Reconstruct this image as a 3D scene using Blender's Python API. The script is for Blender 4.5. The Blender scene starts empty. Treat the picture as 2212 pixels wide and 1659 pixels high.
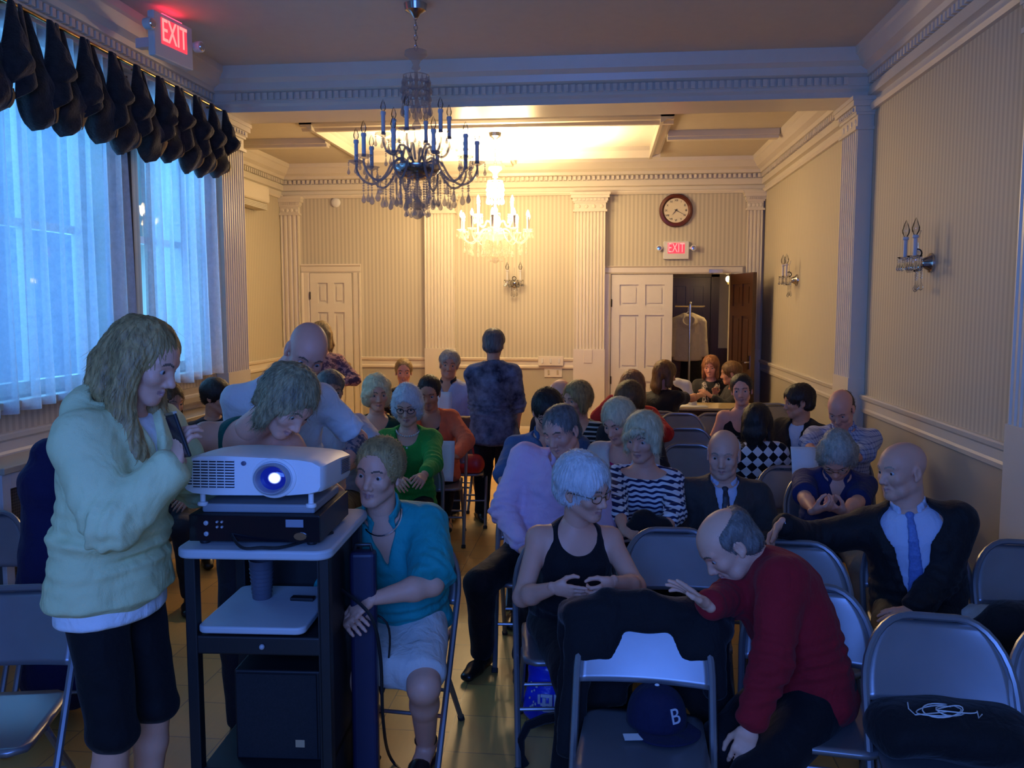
import bpy, math, random
import numpy as np
from mathutils import Vector, Matrix

random.seed(7)
rng = np.random.RandomState(7)
scene = bpy.context.scene
COL = scene.collection
R_ = math.radians

# ---------------------------------------------------------------- camera
F_PX, CX, CY, CAM_H = 1850.0, 1106.0, 829.5, 1.76
YAW, PITCH = R_(6.0), R_(5.235)
cam_data = bpy.data.cameras.new('camera')
cam = bpy.data.objects.new('camera', cam_data)
COL.objects.link(cam)
cam_data.sensor_width = 36.0
cam_data.lens = 36.0 * F_PX / 2212.0
cam_data.clip_start = 0.05
cam_data.clip_end = 100
cam.location = (0, 0, CAM_H)
cam.rotation_euler = (R_(90) - PITCH, 0, YAW)
scene.camera = cam
cF = Vector((-math.sin(YAW) * math.cos(PITCH), math.cos(YAW) * math.cos(PITCH), -math.sin(PITCH)))
cR = Vector((math.cos(YAW), math.sin(YAW), 0))
cU = cR.cross(cF)
cO = Vector((0, 0, CAM_H))


def ray(px, py):
    return cF + cR * ((px - CX) / F_PX) + cU * ((CY - py) / F_PX)


def PD(px, py, d):          # point of the room seen at a pixel, d metres into the room
    return cO + ray(px, py) * d


def PY(px, py, y):
    r = ray(px, py)
    return cO + r * (y / r.y)


def PZ(px, py, z):
    r = ray(px, py)
    return cO + r * ((z - CAM_H) / r.z)


def PX(px, py, x):
    r = ray(px, py)
    return cO + r * (x / r.x)


# ---------------------------------------------------------------- world, lights, exposure
scene.view_settings.view_transform = 'Standard'
scene.view_settings.look = 'None'
scene.view_settings.exposure = -0.12
scene.view_settings.gamma = 1.0
scene.view_settings.use_curve_mapping = False
cy = scene.cycles
cy.use_denoising = True
cy.max_bounces = 6
cy.diffuse_bounces = 4
cy.glossy_bounces = 3
cy.transmission_bounces = 4
cy.transparent_max_bounces = 12
cy.sample_clamp_indirect = 4.0
cy.caustics_reflective = False
cy.caustics_refractive = False

world = bpy.data.worlds.new('dusk_sky')
scene.world = world
world.use_nodes = True
bg = world.node_tree.nodes['Background']
bg.inputs[0].default_value = (0.07, 0.30, 0.95, 1)      # blue dusk outside the windows
bg.inputs[1].default_value = 0.9


def area_light(name, loc, target, size, energy, color):
    l = bpy.data.lights.new(name, 'AREA')
    l.shape = 'RECTANGLE'
    l.size, l.size_y = size
    l.energy = energy
    l.color = color
    o = bpy.data.objects.new(name, l)
    COL.objects.link(o)
    o.location = loc
    d = Vector(target) - Vector(loc)
    o.rotation_euler = d.to_track_quat('-Z', 'Y').to_euler()
    return o


# the projection screen on the front wall, lit plain blue by the projector
area_light('projection_screen_light', (-0.35, -0.88, 2.0), (-0.35, 6, 1.7), (2.1, 1.2), 118, (0.09, 0.25, 1.0))
# dusk daylight outside the windows
DAY = (0.15, 0.50, 1.0)
area_light('daylight_window_a', (-3.85, 1.3, 2.3), (0, 1.3, 1.4), (1.7, 2.2), 28, DAY)
area_light('daylight_window_b', (-3.85, 4.45, 2.3), (0, 4.45, 1.4), (1.9, 2.2), 84, DAY)
area_light('daylight_window_c', (-3.85, 6.15, 2.3), (0, 6.15, 1.4), (1.1, 2.2), 80, DAY)


def point_light(name, loc, energy, color, radius=0.05):
    l = bpy.data.lights.new(name, 'POINT')
    l.energy, l.color, l.shadow_soft_size = energy, color, radius
    o = bpy.data.objects.new(name, l)
    COL.objects.link(o)
    o.location = loc
    return o


# ---------------------------------------------------------------- materials
def new_mat(name):
    m = bpy.data.materials.new(name)
    m.use_nodes = True
    nt = m.node_tree
    return m, nt, nt.nodes['Principled BSDF']


def mth(nt, op, a, b=None, c=None):
    n = nt.nodes.new('ShaderNodeMath')
    n.operation = op
    for i, v in enumerate((a, b, c)):
        if v is None:
            continue
        if isinstance(v, (int, float)):
            n.inputs[i].default_value = v
        else:
            nt.links.new(v, n.inputs[i])
    return n.outputs[0]


def mixc(nt, fac, a, b):
    n = nt.nodes.new('ShaderNodeMix')
    n.data_type = 'RGBA'
    if isinstance(fac, (int, float)):
        n.inputs[0].default_value = fac
    else:
        nt.links.new(fac, n.inputs[0])
    for i, v in ((6, a), (7, b)):
        if isinstance(v, (tuple, list)):
            n.inputs[i].default_value = (*v[:3], 1)
        else:
            nt.links.new(v, n.inputs[i])
    return n.outputs[2]


def coords(nt, kind='Object'):
    n = nt.nodes.new('ShaderNodeTexCoord')
    return n.outputs[kind]


def mapped(nt, vec, scale=(1, 1, 1), rot=(0, 0, 0)):
    n = nt.nodes.new('ShaderNodeMapping')
    nt.links.new(vec, n.inputs[0])
    n.inputs['Scale'].default_value = scale
    n.inputs['Rotation'].default_value = rot
    return n.outputs[0]


def noise(nt, vec, scale, detail=3, rough=0.5):
    n = nt.nodes.new('ShaderNodeTexNoise')
    nt.links.new(vec, n.inputs['Vector'])
    n.inputs['Scale'].default_value = scale
    n.inputs['Detail'].default_value = detail
    n.inputs['Roughness'].default_value = rough
    return n.outputs['Fac']


def sep(nt, vec):
    n = nt.nodes.new('ShaderNodeSeparateXYZ')
    nt.links.new(vec, n.inputs[0])
    return n.outputs


def set_bump(nt, b, height, strength=0.3, dist=0.01):
    n = nt.nodes.new('ShaderNodeBump')
    n.inputs['Strength'].default_value = strength
    n.inputs['Distance'].default_value = dist
    nt.links.new(height, n.inputs['Height'])
    nt.links.new(n.outputs[0], b.inputs['Normal'])


MATS = {}


def frosted(name, body=.55, col=(.9, .86, .78)):
    m, nt, b = new_mat(name)
    b.inputs['Base Color'].default_value = (*col, 1)
    b.inputs['Roughness'].default_value = .12
    b.inputs['Transmission Weight'].default_value = 0
    out = nt.nodes['Material Output']
    tl = nt.nodes.new('ShaderNodeBsdfTranslucent')
    tl.inputs[0].default_value = (*col, 1)
    tr = nt.nodes.new('ShaderNodeBsdfTransparent')
    m1 = nt.nodes.new('ShaderNodeMixShader')
    m1.inputs[0].default_value = .5
    nt.links.new(b.outputs[0], m1.inputs[1])
    nt.links.new(tl.outputs[0], m1.inputs[2])
    m2 = nt.nodes.new('ShaderNodeMixShader')
    m2.inputs[0].default_value = body
    nt.links.new(tr.outputs[0], m2.inputs[1])
    nt.links.new(m1.outputs[0], m2.inputs[2])
    nt.links.new(m2.outputs[0], out.inputs[0])
    return m


def mat(name, color, rough=0.6, metal=0.0, var=0.10, nscale=12, bump=0.0, bscale=60, spec=0.5, emit=None, estr=1.0, sheen=0.0, stretch=None):
    if name in MATS:
        return MATS[name]
    m, nt, b = new_mat(name)
    co = coords(nt)
    if stretch:
        co = mapped(nt, co, stretch)
    if var:
        nz = noise(nt, co, nscale)
        dark = tuple(max(0, c * (1 - 2 * var)) for c in color)
        lite = tuple(min(1, c * (1 + 1.2 * var)) for c in color)
        nt.links.new(mixc(nt, nz, dark, lite), b.inputs['Base Color'])
    else:
        b.inputs['Base Color'].default_value = (*color, 1)
    b.inputs['Roughness'].default_value = rough
    b.inputs['Metallic'].default_value = metal
    b.inputs['Specular IOR Level'].default_value = spec
    if sheen:
        b.inputs['Sheen Weight'].default_value = sheen
    if bump:
        set_bump(nt, b, noise(nt, co, bscale, 4), bump, 0.01)
    if emit:
        b.inputs['Emission Color'].default_value = (*emit, 1)
        b.inputs['Emission Strength'].default_value = estr
    MATS[name] = m
    return m


def cloth(name, color, rough=0.85, var=0.10, bump=0.35, bscale=28, sheen=0.04):
    if name in MATS:
        return MATS[name]
    m = mat(name, color, rough, 0, var, 9, 0, bscale, 0.25, sheen=sheen)
    nt, b = m.node_tree, m.node_tree.nodes['Principled BSDF']
    co = coords(nt)
    w = nt.nodes.new('ShaderNodeTexNoise')          # rumpled folds plus a fine weave
    nt.links.new(mapped(nt, co, (1, 1, .7)), w.inputs['Vector'])
    w.inputs['Scale'].default_value = bscale * .55
    w.inputs['Detail'].default_value = 3
    w.inputs['Distortion'].default_value = 0.5
    fine = noise(nt, co, 420, 1)
    set_bump(nt, b, mth(nt, 'MULTIPLY_ADD', fine, .05, w.outputs['Fac']), min(1, bump * 1.6), .03)
    return m


def wallpaper(name, axis, per, c1, c2, clow, zrail):
    m, nt, b = new_mat(name)
    g = nt.nodes.new('ShaderNodeNewGeometry')
    s = sep(nt, g.outputs['Position'])
    f = mth(nt, 'FRACT', mth(nt, 'DIVIDE', mth(nt, 'ADD', s[axis], 50), per))
    tri = mth(nt, 'ABSOLUTE', mth(nt, 'SUBTRACT', f, 0.5))
    st = nt.nodes.new('ShaderNodeMapRange')
    st.interpolation_type = 'SMOOTHSTEP'
    nt.links.new(tri, st.inputs[0])
    st.inputs[1].default_value, st.inputs[2].default_value = 0.19, 0.31
    col = mixc(nt, st.outputs[0], c1, c2)
    # fine pinstripe inside the wide one
    f2 = mth(nt, 'FRACT', mth(nt, 'DIVIDE', mth(nt, 'ADD', s[axis], 50), per / 4))
    pin = mth(nt, 'GREATER_THAN', f2, 0.7)
    col = mixc(nt, mth(nt, 'MULTIPLY', pin, 0.12), col, (0.25, 0.21, 0.16))
    low = mth(nt, 'LESS_THAN', s[2], zrail)
    col = mixc(nt, low, col, clow)
    nt.links.new(col, b.inputs['Base Color'])
    b.inputs['Roughness'].default_value = 0.6
    return m


def hair_mat(name, c1, c2, rough=0.5):
    if name in MATS:
        return MATS[name]
    m, nt, b = new_mat(name)
    co = coords(nt)
    n1 = noise(nt, mapped(nt, co, (1, 1, 0.22)), 70, 4, 0.6)
    n2 = noise(nt, mapped(nt, co, (1, 1, 0.5)), 16, 2)
    f = mth(nt, 'MULTIPLY_ADD', n1, 1.6, -0.3)
    f = mth(nt, 'MULTIPLY_ADD', n2, 0.5, mth(nt, 'SUBTRACT', f, 0.25))
    nt.links.new(mixc(nt, f, c1, c2), b.inputs['Base Color'])
    b.inputs['Roughness'].default_value = rough
    b.inputs['Specular IOR Level'].default_value = 0.35
    set_bump(nt, b, n1, 0.7, 0.008)
    MATS[name] = m
    return m


def crystal(name, tint=(0.9, 0.93, 1.0), thru=.8, ior=1.7):
    m, nt, b = new_mat(name)
    nt.nodes.remove(b)
    out = nt.nodes['Material Output']
    tr = nt.nodes.new('ShaderNodeBsdfTransparent')
    tr.inputs[0].default_value = (thru, thru, thru * 1.02, 1)
    gl = nt.nodes.new('ShaderNodeBsdfGlossy')
    gl.inputs['Color'].default_value = (*tint, 1)
    gl.inputs['Roughness'].default_value = 0.04
    fr = nt.nodes.new('ShaderNodeFresnel')
    fr.inputs[0].default_value = ior
    mx = nt.nodes.new('ShaderNodeMixShader')
    nt.links.new(fr.outputs[0], mx.inputs[0])
    nt.links.new(tr.outputs[0], mx.inputs[1])
    nt.links.new(gl.outputs[0], mx.inputs[2])
    nt.links.new(mx.outputs[0], out.inputs[0])
    MATS[name] = m
    return m


def pane_glass(name):
    m, nt, b = new_mat(name)
    nt.nodes.remove(b)
    out = nt.nodes['Material Output']
    tr = nt.nodes.new('ShaderNodeBsdfTransparent')
    tr.inputs[0].default_value = (0.93, 0.96, 0.97, 1)
    gl = nt.nodes.new('ShaderNodeBsdfGlossy')
    gl.inputs['Roughness'].default_value = 0.02
    mx = nt.nodes.new('ShaderNodeMixShader')
    mx.inputs[0].default_value = 0.06
    nt.links.new(tr.outputs[0], mx.inputs[1])
    nt.links.new(gl.outputs[0], mx.inputs[2])
    nt.links.new(mx.outputs[0], out.inputs[0])
    return m


def sheer(name):
    m, nt, b = new_mat(name)
    nt.nodes.remove(b)
    out = nt.nodes['Material Output']
    co = coords(nt)
    lace = noise(nt, mapped(nt, co, (1, 1, .8)), 26, 4, 0.7)
    pleat = noise(nt, mapped(nt, co, (.2, 1, .03)), 9, 3, 0.6)       # where the voile bunches it is denser
    tr = nt.nodes.new('ShaderNodeBsdfTransparent')
    tl = nt.nodes.new('ShaderNodeBsdfTranslucent')
    df = nt.nodes.new('ShaderNodeBsdfDiffuse')
    tl.inputs[0].default_value = (0.70, 0.76, 0.84, 1)
    df.inputs[0].default_value = (0.58, 0.56, 0.66, 1)
    m1 = nt.nodes.new('ShaderNodeMixShader')
    nt.links.new(mth(nt, 'MULTIPLY_ADD', pleat, 1.3, -.05), m1.inputs[0])
    nt.links.new(tl.outputs[0], m1.inputs[1])
    nt.links.new(df.outputs[0], m1.inputs[2])
    m2 = nt.nodes.new('ShaderNodeMixShader')
    d = mth(nt, 'MULTIPLY_ADD', lace, .5, mth(nt, 'MULTIPLY_ADD', pleat, 1.1, -.12))
    d = mth(nt, 'MINIMUM', mth(nt, 'MAXIMUM', d, .45), .97)
    nt.links.new(d, m2.inputs[0])
    nt.links.new(tr.outputs[0], m2.inputs[1])
    nt.links.new(m1.outputs[0], m2.inputs[2])
    nt.links.new(m2.outputs[0], out.inputs[0])
    return m


TRIM = mat('cream_gloss_paint', (0.72, 0.66, 0.55), 0.32, var=0.02)
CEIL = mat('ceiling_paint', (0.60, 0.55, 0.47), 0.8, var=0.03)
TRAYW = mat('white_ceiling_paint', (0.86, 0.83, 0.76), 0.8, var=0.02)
DOORW = mat('white_door_paint', (0.74, 0.69, 0.58), 0.35, var=0.02)
DARKWOOD = mat('dark_brown_wood', (0.045, 0.018, 0.010), 0.35, var=0.3, nscale=6, stretch=(6, 6, 0.6))
BRASS = mat('brass', (0.55, 0.38, 0.16), 0.3, 1.0, var=0.05)
CHROME = mat('chrome', (0.75, 0.75, 0.78), 0.15, 1.0, var=0.0)
WPLAS = mat('white_plastic', (0.72, 0.72, 0.70), 0.4, var=0.02)
BPLAS = mat('black_plastic', (0.012, 0.012, 0.014), 0.45, var=0.1)
BMETAL = mat('black_metal', (0.01, 0.01, 0.012), 0.4, 0.3, var=0.1)
CRYS = frosted('crystal', .46, (.34, .34, .38))  # greyed copy: the unlit chandelier's dimness is put into the crystal colour
GARM = frosted('glass_arm', .72, (.36, .36, .40))
CRYSC = crystal('clear_crystal', thru=.88, ior=1.45)
PAPER = mat('paper', (0.75, 0.74, 0.72), 0.8, var=0.02)


# ---------------------------------------------------------------- mesh helpers
class MB:
    def __init__(s):
        s.v, s.f = [], []

    def add(s, vs, fs):
        n = len(s.v)
        s.v += [tuple(v) for v in vs]
        s.f += [tuple(i + n for i in f) for f in fs]
        return s

    def box(s, lo, hi, M=None):
        x0, y0, z0 = lo
        x1, y1, z1 = hi
        vs = [(x0, y0, z0), (x1, y0, z0), (x1, y1, z0), (x0, y1, z0), (x0, y0, z1), (x1, y0, z1), (x1, y1, z1), (x0, y1, z1)]
        if M is not None:
            vs = [M @ Vector(v) for v in vs]
        return s.add(vs, [(3, 2, 1, 0), (4, 5, 6, 7), (0, 1, 5, 4), (1, 2, 6, 5), (2, 3, 7, 6), (3, 0, 4, 7)])

    def tube(s, pts, r, n=8, closed=False, cap=True):
        pts = [Vector(p) for p in pts]
        rs = r if isinstance(r, (list, tuple)) else [r] * len(pts)
        m = len(pts)
        up = None
        rings = []
        for i, p in enumerate(pts):
            a = pts[(i - 1) % m] if (i > 0 or closed) else p
            b = pts[(i + 1) % m] if (i < m - 1 or closed) else p
            t = (b - a)
            t = t.normalized() if t.length > 1e-9 else Vector((0, 0, 1))
            if up is None:
                up = Vector((0, 0, 1)) if abs(t.z) < 0.9 else Vector((1, 0, 0))
            u = up - t * up.dot(t)
            if u.length < 1e-6:
                u = t.orthogonal()
            u.normalize()
            up = u
            w = t.cross(u)
            rings.append([p + (u * math.cos(2 * math.pi * k / n) + w * math.sin(2 * math.pi * k / n)) * rs[i] for k in range(n)])
        vs = [q for rg in rings for q in rg]
        fs = []
        for i in range(m if closed else m - 1):
            j = (i + 1) % m
            for k in range(n):
                l = (k + 1) % n
                fs.append((i * n + k, i * n + l, j * n + l, j * n + k))
        if cap and not closed:
            fs.append(tuple(range(n))[::-1])
            fs.append(tuple((m - 1) * n + k for k in range(n)))
        return s.add(vs, fs)

    def lathe(s, prof, c=(0, 0, 0), n=16, M=None):
        c = Vector(c)
        vs, fs = [], []
        for r, z in prof:
            for k in range(n):
                a = 2 * math.pi * k / n
                v = Vector((r * math.cos(a), r * math.sin(a), z))
                vs.append((M @ v if M is not None else v) + c)
        m = len(prof)
        for i in range(m - 1):
            for k in range(n):
                l = (k + 1) % n
                fs.append((i * n + k, i * n + l, (i + 1) * n + l, (i + 1) * n + k))
        fs.append(tuple(range(n))[::-1])
        fs.append(tuple((m - 1) * n + k for k in range(n)))
        return s.add(vs, fs)

    def prism(s, poly, fn, a, b):
        # poly: 2-D outline; fn(u, v, t) maps to 3-D; swept from t=a to t=b
        n = len(poly)
        vs = [fn(u, v, a) for u, v in poly] + [fn(u, v, b) for u, v in poly]
        fs = [(k, (k + 1) % n, n + (k + 1) % n, n + k) for k in range(n)]
        fs += [tuple(range(n))[::-1], tuple(range(n, 2 * n))]
        return s.add(vs, fs)

    def sphere(s, c, r, n=10, m=7, sc=(1, 1, 1)):
        prof = [(max(1e-4, r * math.sin(math.pi * i / m)), -r * math.cos(math.pi * i / m)) for i in range(m + 1)]
        return s.lathe(prof, c, n, Matrix.Diagonal(sc).to_3x3())

    def grid(s, nu, nv, fn):
        vs = [fn(i / nu, j / nv) for j in range(nv + 1) for i in range(nu + 1)]
        fs = [(j * (nu + 1) + i, j * (nu + 1) + i + 1, (j + 1) * (nu + 1) + i + 1, (j + 1) * (nu + 1) + i) for j in range(nv) for i in range(nu)]
        return s.add(vs, fs)

    def build(s, name, m, parent=None, smooth=False, bevel=0, solid=0, loc=None):
        me = bpy.data.meshes.new(name)
        me.from_pydata(s.v, [], s.f)
        me.validate()
        o = bpy.data.objects.new(name, me)
        COL.objects.link(o)
        for q in (m if isinstance(m, (list, tuple)) else [m]):
            me.materials.append(q)
        import bmesh
        bm = bmesh.new()
        bm.from_mesh(me)
        bmesh.ops.recalc_face_normals(bm, faces=bm.faces)
        bm.to_mesh(me)
        bm.free()
        if smooth:
            me.polygons.foreach_set('use_smooth', [True] * len(me.polygons))
            if smooth != 2:
                me.set_sharp_from_angle(angle=R_(40))
        if solid:
            md = o.modifiers.new('thickness', 'SOLIDIFY')
            md.thickness = solid
            md.offset = 0
        if bevel:
            md = o.modifiers.new('rounded_edges', 'BEVEL')
            md.width = bevel
            md.segments = 3
            md.limit_method = 'ANGLE'
        if parent:
            o.parent = parent
        if loc is not None:
            o.location = loc
        return o


def tag(o, label=None, cat=None, group=None, kind=None):
    if label:
        o['label'] = label
    if cat:
        o['category'] = cat
    if group:
        o['group'] = group
    if kind:
        o['kind'] = kind
    return o


def thing(name, label, cat, loc=(0, 0, 0), rz=0, group=None):
    o = bpy.data.objects.new(name, None)
    COL.objects.link(o)
    o.empty_display_size = 0.1
    o.location = loc
    o.rotation_euler = (0, 0, rz)
    return tag(o, label, cat, group)


def struct(mb, name, m, smooth=False, bevel=0, parent=None):
    o = mb.build(name, m, parent, smooth, bevel)
    if not parent:
        o['kind'] = 'structure'
    return o


def dup(root, loc, rz=0, label=None, group=None):
    r = root.copy()
    COL.objects.link(r)
    r.location = loc
    r.rotation_euler = (0, 0, rz)
    if label:
        r['label'] = label
    if group:
        r['group'] = group
    for ch in list(root.children):
        c = ch.copy()
        COL.objects.link(c)
        c.parent = r
        for g in list(ch.children):
            d = g.copy()
            COL.objects.link(d)
            d.parent = c
    return r


def arc(c, r, a0, a1, n, ax=0):
    out = []
    for i in range(n + 1):
        a = a0 + (a1 - a0) * i / n
        out.append((c[0] + r * math.cos(a), c[1] + r * math.sin(a)))
    return out

# ================================================================ the room
YB = 11.2          # back wall
XR = 2.02          # right wall
XL = -3.2          # window wall (front part)
XLB = -4.27        # left wall (back part)
YF = -1.0
BEAM0, BEAM1 = 6.85, 7.28
ZN, ZF = 3.65, 3.60


def BX(px):
    return PY(px, 660, YB).x


def BZ(py, px=1106):
    return PY(px, py, YB).z


ST1, ST2, LOWC = (0.58, 0.53, 0.42), (0.46, 0.415, 0.33), (0.39, 0.36, 0.30)
WPX = wallpaper('striped_wallpaper_back', 0, 0.052, ST1, ST2, LOWC, 1.0)
WPY = wallpaper('striped_wallpaper_side', 1, 0.052, ST1, ST2, LOWC, 1.0)

# floor: vinyl tiles in wood tone
m, nt, b = new_mat('vinyl_tile_floor')
g = nt.nodes.new('ShaderNodeNewGeometry')
br = nt.nodes.new('ShaderNodeTexBrick')
nt.links.new(mapped(nt, g.outputs['Position'], (1, 1, 1), (0, 0, R_(90))), br.inputs['Vector'])
br.inputs['Color1'].default_value = (0.70, 0.41, 0.11, 1)
br.inputs['Color2'].default_value = (0.63, 0.36, 0.09, 1)
br.inputs['Mortar'].default_value = (0.22, 0.14, 0.06, 1)
br.inputs['Scale'].default_value = 1.0
br.inputs['Mortar Size'].default_value = 0.003
br.inputs['Brick Width'].default_value = 0.305
br.inputs['Row Height'].default_value = 0.305
nz = noise(nt, mapped(nt, g.outputs['Position'], (9, 1.2, 1)), 6, 4)
nt.links.new(mixc(nt, mth(nt, 'MULTIPLY', nz, 0.5), br.outputs[0], (0.44, 0.25, 0.07)), b.inputs['Base Color'])
b.inputs['Roughness'].default_value = 0.40
b.inputs['Specular IOR Level'].default_value = 0.95
FLOOR = m
struct(MB().box((XLB - 0.3, YF - 0.2, -0.1), (XR + 0.3, YB + 3.2, 0)), 'floor', FLOOR)
struct(MB().box((XR, YF - 0.1, 0), (XR + 0.15, YB + 0.15, ZN + 0.3)), 'wall_right', WPY)
struct(MB().box((XL - 0.1, YF - 0.15, 0), (XR, YF, ZN + 0.1)), 'wall_front', WPX)
struct(MB().box((XLB - 0.15, BEAM1, 0), (XLB, YB + 0.15, ZF + 0.3)), 'wall_left', WPY)
# window wall with two openings
W0, W1, W2, WZ = (0.45, 2.15), (3.55, 5.30), (5.72, 6.62), (1.25, 3.22)
mb = MB()
prev = YF
for w in (W0, W1, W2):
    mb.box((XL - 0.22, prev, 0), (XL, w[0], ZN + .1))
    mb.box((XL - 0.22, w[0], 0), (XL, w[1], WZ[0])).box((XL - 0.22, w[0], WZ[1]), (XL, w[1], ZN + .1))
    prev = w[1]
mb.box((XL - 0.22, prev, 0), (XL, BEAM1, ZN + .1))
struct(mb, 'wall_window_side', WPY)
struct(MB().box((XLB - 0.15, BEAM0 + .02, 0), (XL - 0.22, BEAM1, ZN + .1)), 'wall_jog', WPX)
# back wall, opening for the double door
DX0, DX1 = BX(1320), BX(1577)
DZ = BZ(592, 1400)
mb = MB()
mb.box((XLB, YB, 0), (DX0, YB + .15, ZF + .3)).box((DX1, YB, 0), (XR, YB + .15, ZF + .3)).box((DX0, YB, DZ), (DX1, YB + .15, ZF + .3))
struct(mb, 'wall_back', WPX)

# ceilings
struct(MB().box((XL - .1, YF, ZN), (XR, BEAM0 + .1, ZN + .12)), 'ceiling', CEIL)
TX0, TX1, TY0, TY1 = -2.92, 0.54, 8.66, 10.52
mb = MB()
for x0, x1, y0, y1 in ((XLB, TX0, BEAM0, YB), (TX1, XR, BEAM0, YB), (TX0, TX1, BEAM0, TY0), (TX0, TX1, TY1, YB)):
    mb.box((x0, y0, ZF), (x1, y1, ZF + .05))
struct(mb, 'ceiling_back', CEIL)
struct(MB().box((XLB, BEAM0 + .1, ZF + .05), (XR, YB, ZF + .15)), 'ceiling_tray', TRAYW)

NT = [0]


def trim(mb, m=TRIM, smooth=False, bevel=0):
    NT[0] += 1
    return struct(mb, 'trim_%d' % NT[0], m, smooth, bevel)


# tray frame mouldings and ceiling ribs
mb = MB()
fr = [(0, 0), (0.13, 0), (0.13, -0.03), (0.10, -0.05), (0.06, -0.055), (0.03, -0.08), (0, -0.085)]
for side in range(4):
    if side < 2:
        x = TX0 if side == 0 else TX1
        sg = -1 if side == 0 else 1
        mb.prism(fr, lambda u, v, t: (x + sg * u, t, ZF + v), TY0 - .13, TY1 + .13)
    else:
        y = TY0 if side == 2 else TY1
        sg = -1 if side == 2 else 1
        mb.prism(fr, lambda u, v, t: (t, y + sg * u, ZF + v), TX0 - .13, TX1 + .13)
trim(mb)
mb = MB()
ym = 9.45
for x0, x1 in ((XLB + .2, TX0 - .13), (TX1 + .13, XR - .2)):
    mb.box((x0, ym - .09, ZF - .06), (x1, ym + .09, ZF))
    mb.box((x0, ym - .05, ZF - .09), (x1, ym + .05, ZF - .06))
xm = -1.19
mb.box((xm - .09, TY1 + .13, ZF - .06), (xm + .09, YB - .2, ZF)).box((xm - .05, TY1 + .13, ZF - .09), (xm + .05, YB - .2, ZF - .06))
trim(mb)

# cornices
def cprof(z):
    return [(0, z - .43), (.030, z - .43), (.044, z - .405), (.044, z - .385), (.008, z - .375), (.008, z - .335), (.050, z - .325), (.050, z - .255), (.030, z - .25), (.030, z - .20), (.075, z - .185),
            (.085, z - .15), (.13, z - .12), (.17, z - .06), (.185, z - .045), (.195, z), (0, z)]


def cornice(axis, wall, sgn, a, b, z, dentil=True):
    mb = MB()
    if axis == 'y':
        mb.prism(cprof(z), lambda u, v, t: (wall + sgn * u, t, v), a, b)
    else:
        mb.prism(cprof(z), lambda u, v, t: (t, wall + sgn * u, v), a, b)
    if dentil:
        n = int((b - a) / 0.06)
        for i in range(n):
            t = a + (i + .25) * (b - a) / n
            if axis == 'y':
                x0, x1 = sorted((wall + sgn * .03, wall + sgn * .068))
                mb.box((x0, t, z - .245), (x1, t + .033, z - .197))
            else:
                y0, y1 = sorted((wall + sgn * .03, wall + sgn * .068))
                mb.box((t, y0, z - .245), (t + .033, y1, z - .197))
    return trim(mb, smooth=False)


cornice('y', XR, -1, YF, BEAM0, ZN)
cornice('y', XL, 1, YF, BEAM0, ZN)
cornice('y', XR, -1, BEAM1, YB, ZF)
cornice('y', XLB, 1, BEAM1, YB, ZF)
cornice('x', YB, -1, XLB, XR, ZF)
# the beam across the room with its own cornice on the near face
mb = MB().box((XLB, BEAM0, 3.32), (XR, BEAM1, ZN + .1))
bp = [(0, 3.36), (.02, 3.38), (.02, 3.40), (.03, 3.40), (.03, 3.46), (.07, 3.48), (.08, 3.53), (.12, 3.56), (.14, 3.62), (.15, 3.65), (0, 3.65)]
mb.prism(bp, lambda u, v, t: (t, BEAM0 - u, v), XL, XR)
n = 90
for i in range(n):
    t = XL + .2 + (XR - XL - .4) * (i + .2) / n
    mb.box((t, BEAM0 - .052, 3.405), (t + .033, BEAM0 - .02, 3.458))
trim(mb)

# chair rails
RAIL = [(0, .94), (.018, .94), (.022, .965), (.016, .98), (.016, 1.03), (.035, 1.045), (.04, 1.07), (.03, 1.078), (0, 1.078)]
trim(MB().prism(RAIL, lambda u, v, t: (XR - u, t, v), YF, YB - 0.02))
mb = MB()
for a, b_ in ((BX(776), DX0 - .1),):
    mb.prism(RAIL, lambda u, v, t: (t, YB - u, v), a, b_)
trim(mb)
trim(MB().prism(RAIL, lambda u, v, t: (XLB + u, t, v), BEAM1, YB))
trim(MB().prism(RAIL, lambda u, v, t: (XL + u, t, v), YF, BEAM0))
BASE = [(0, 0), (.018, 0), (.018, .14), (.010, .17), (0, .17)]
struct(MB().prism(BASE, lambda u, v, t: (XR - u, t, v), YF, YB), 'baseboard_right', TRIM)
struct(MB().prism(BASE, lambda u, v, t: (t, YB - u, v), BX(776), DX0 - .1), 'baseboard_back', TRIM)
struct(MB().prism(BASE, lambda u, v, t: (XL + u, t, v), YF, BEAM0), 'baseboard_left', TRIM)


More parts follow.
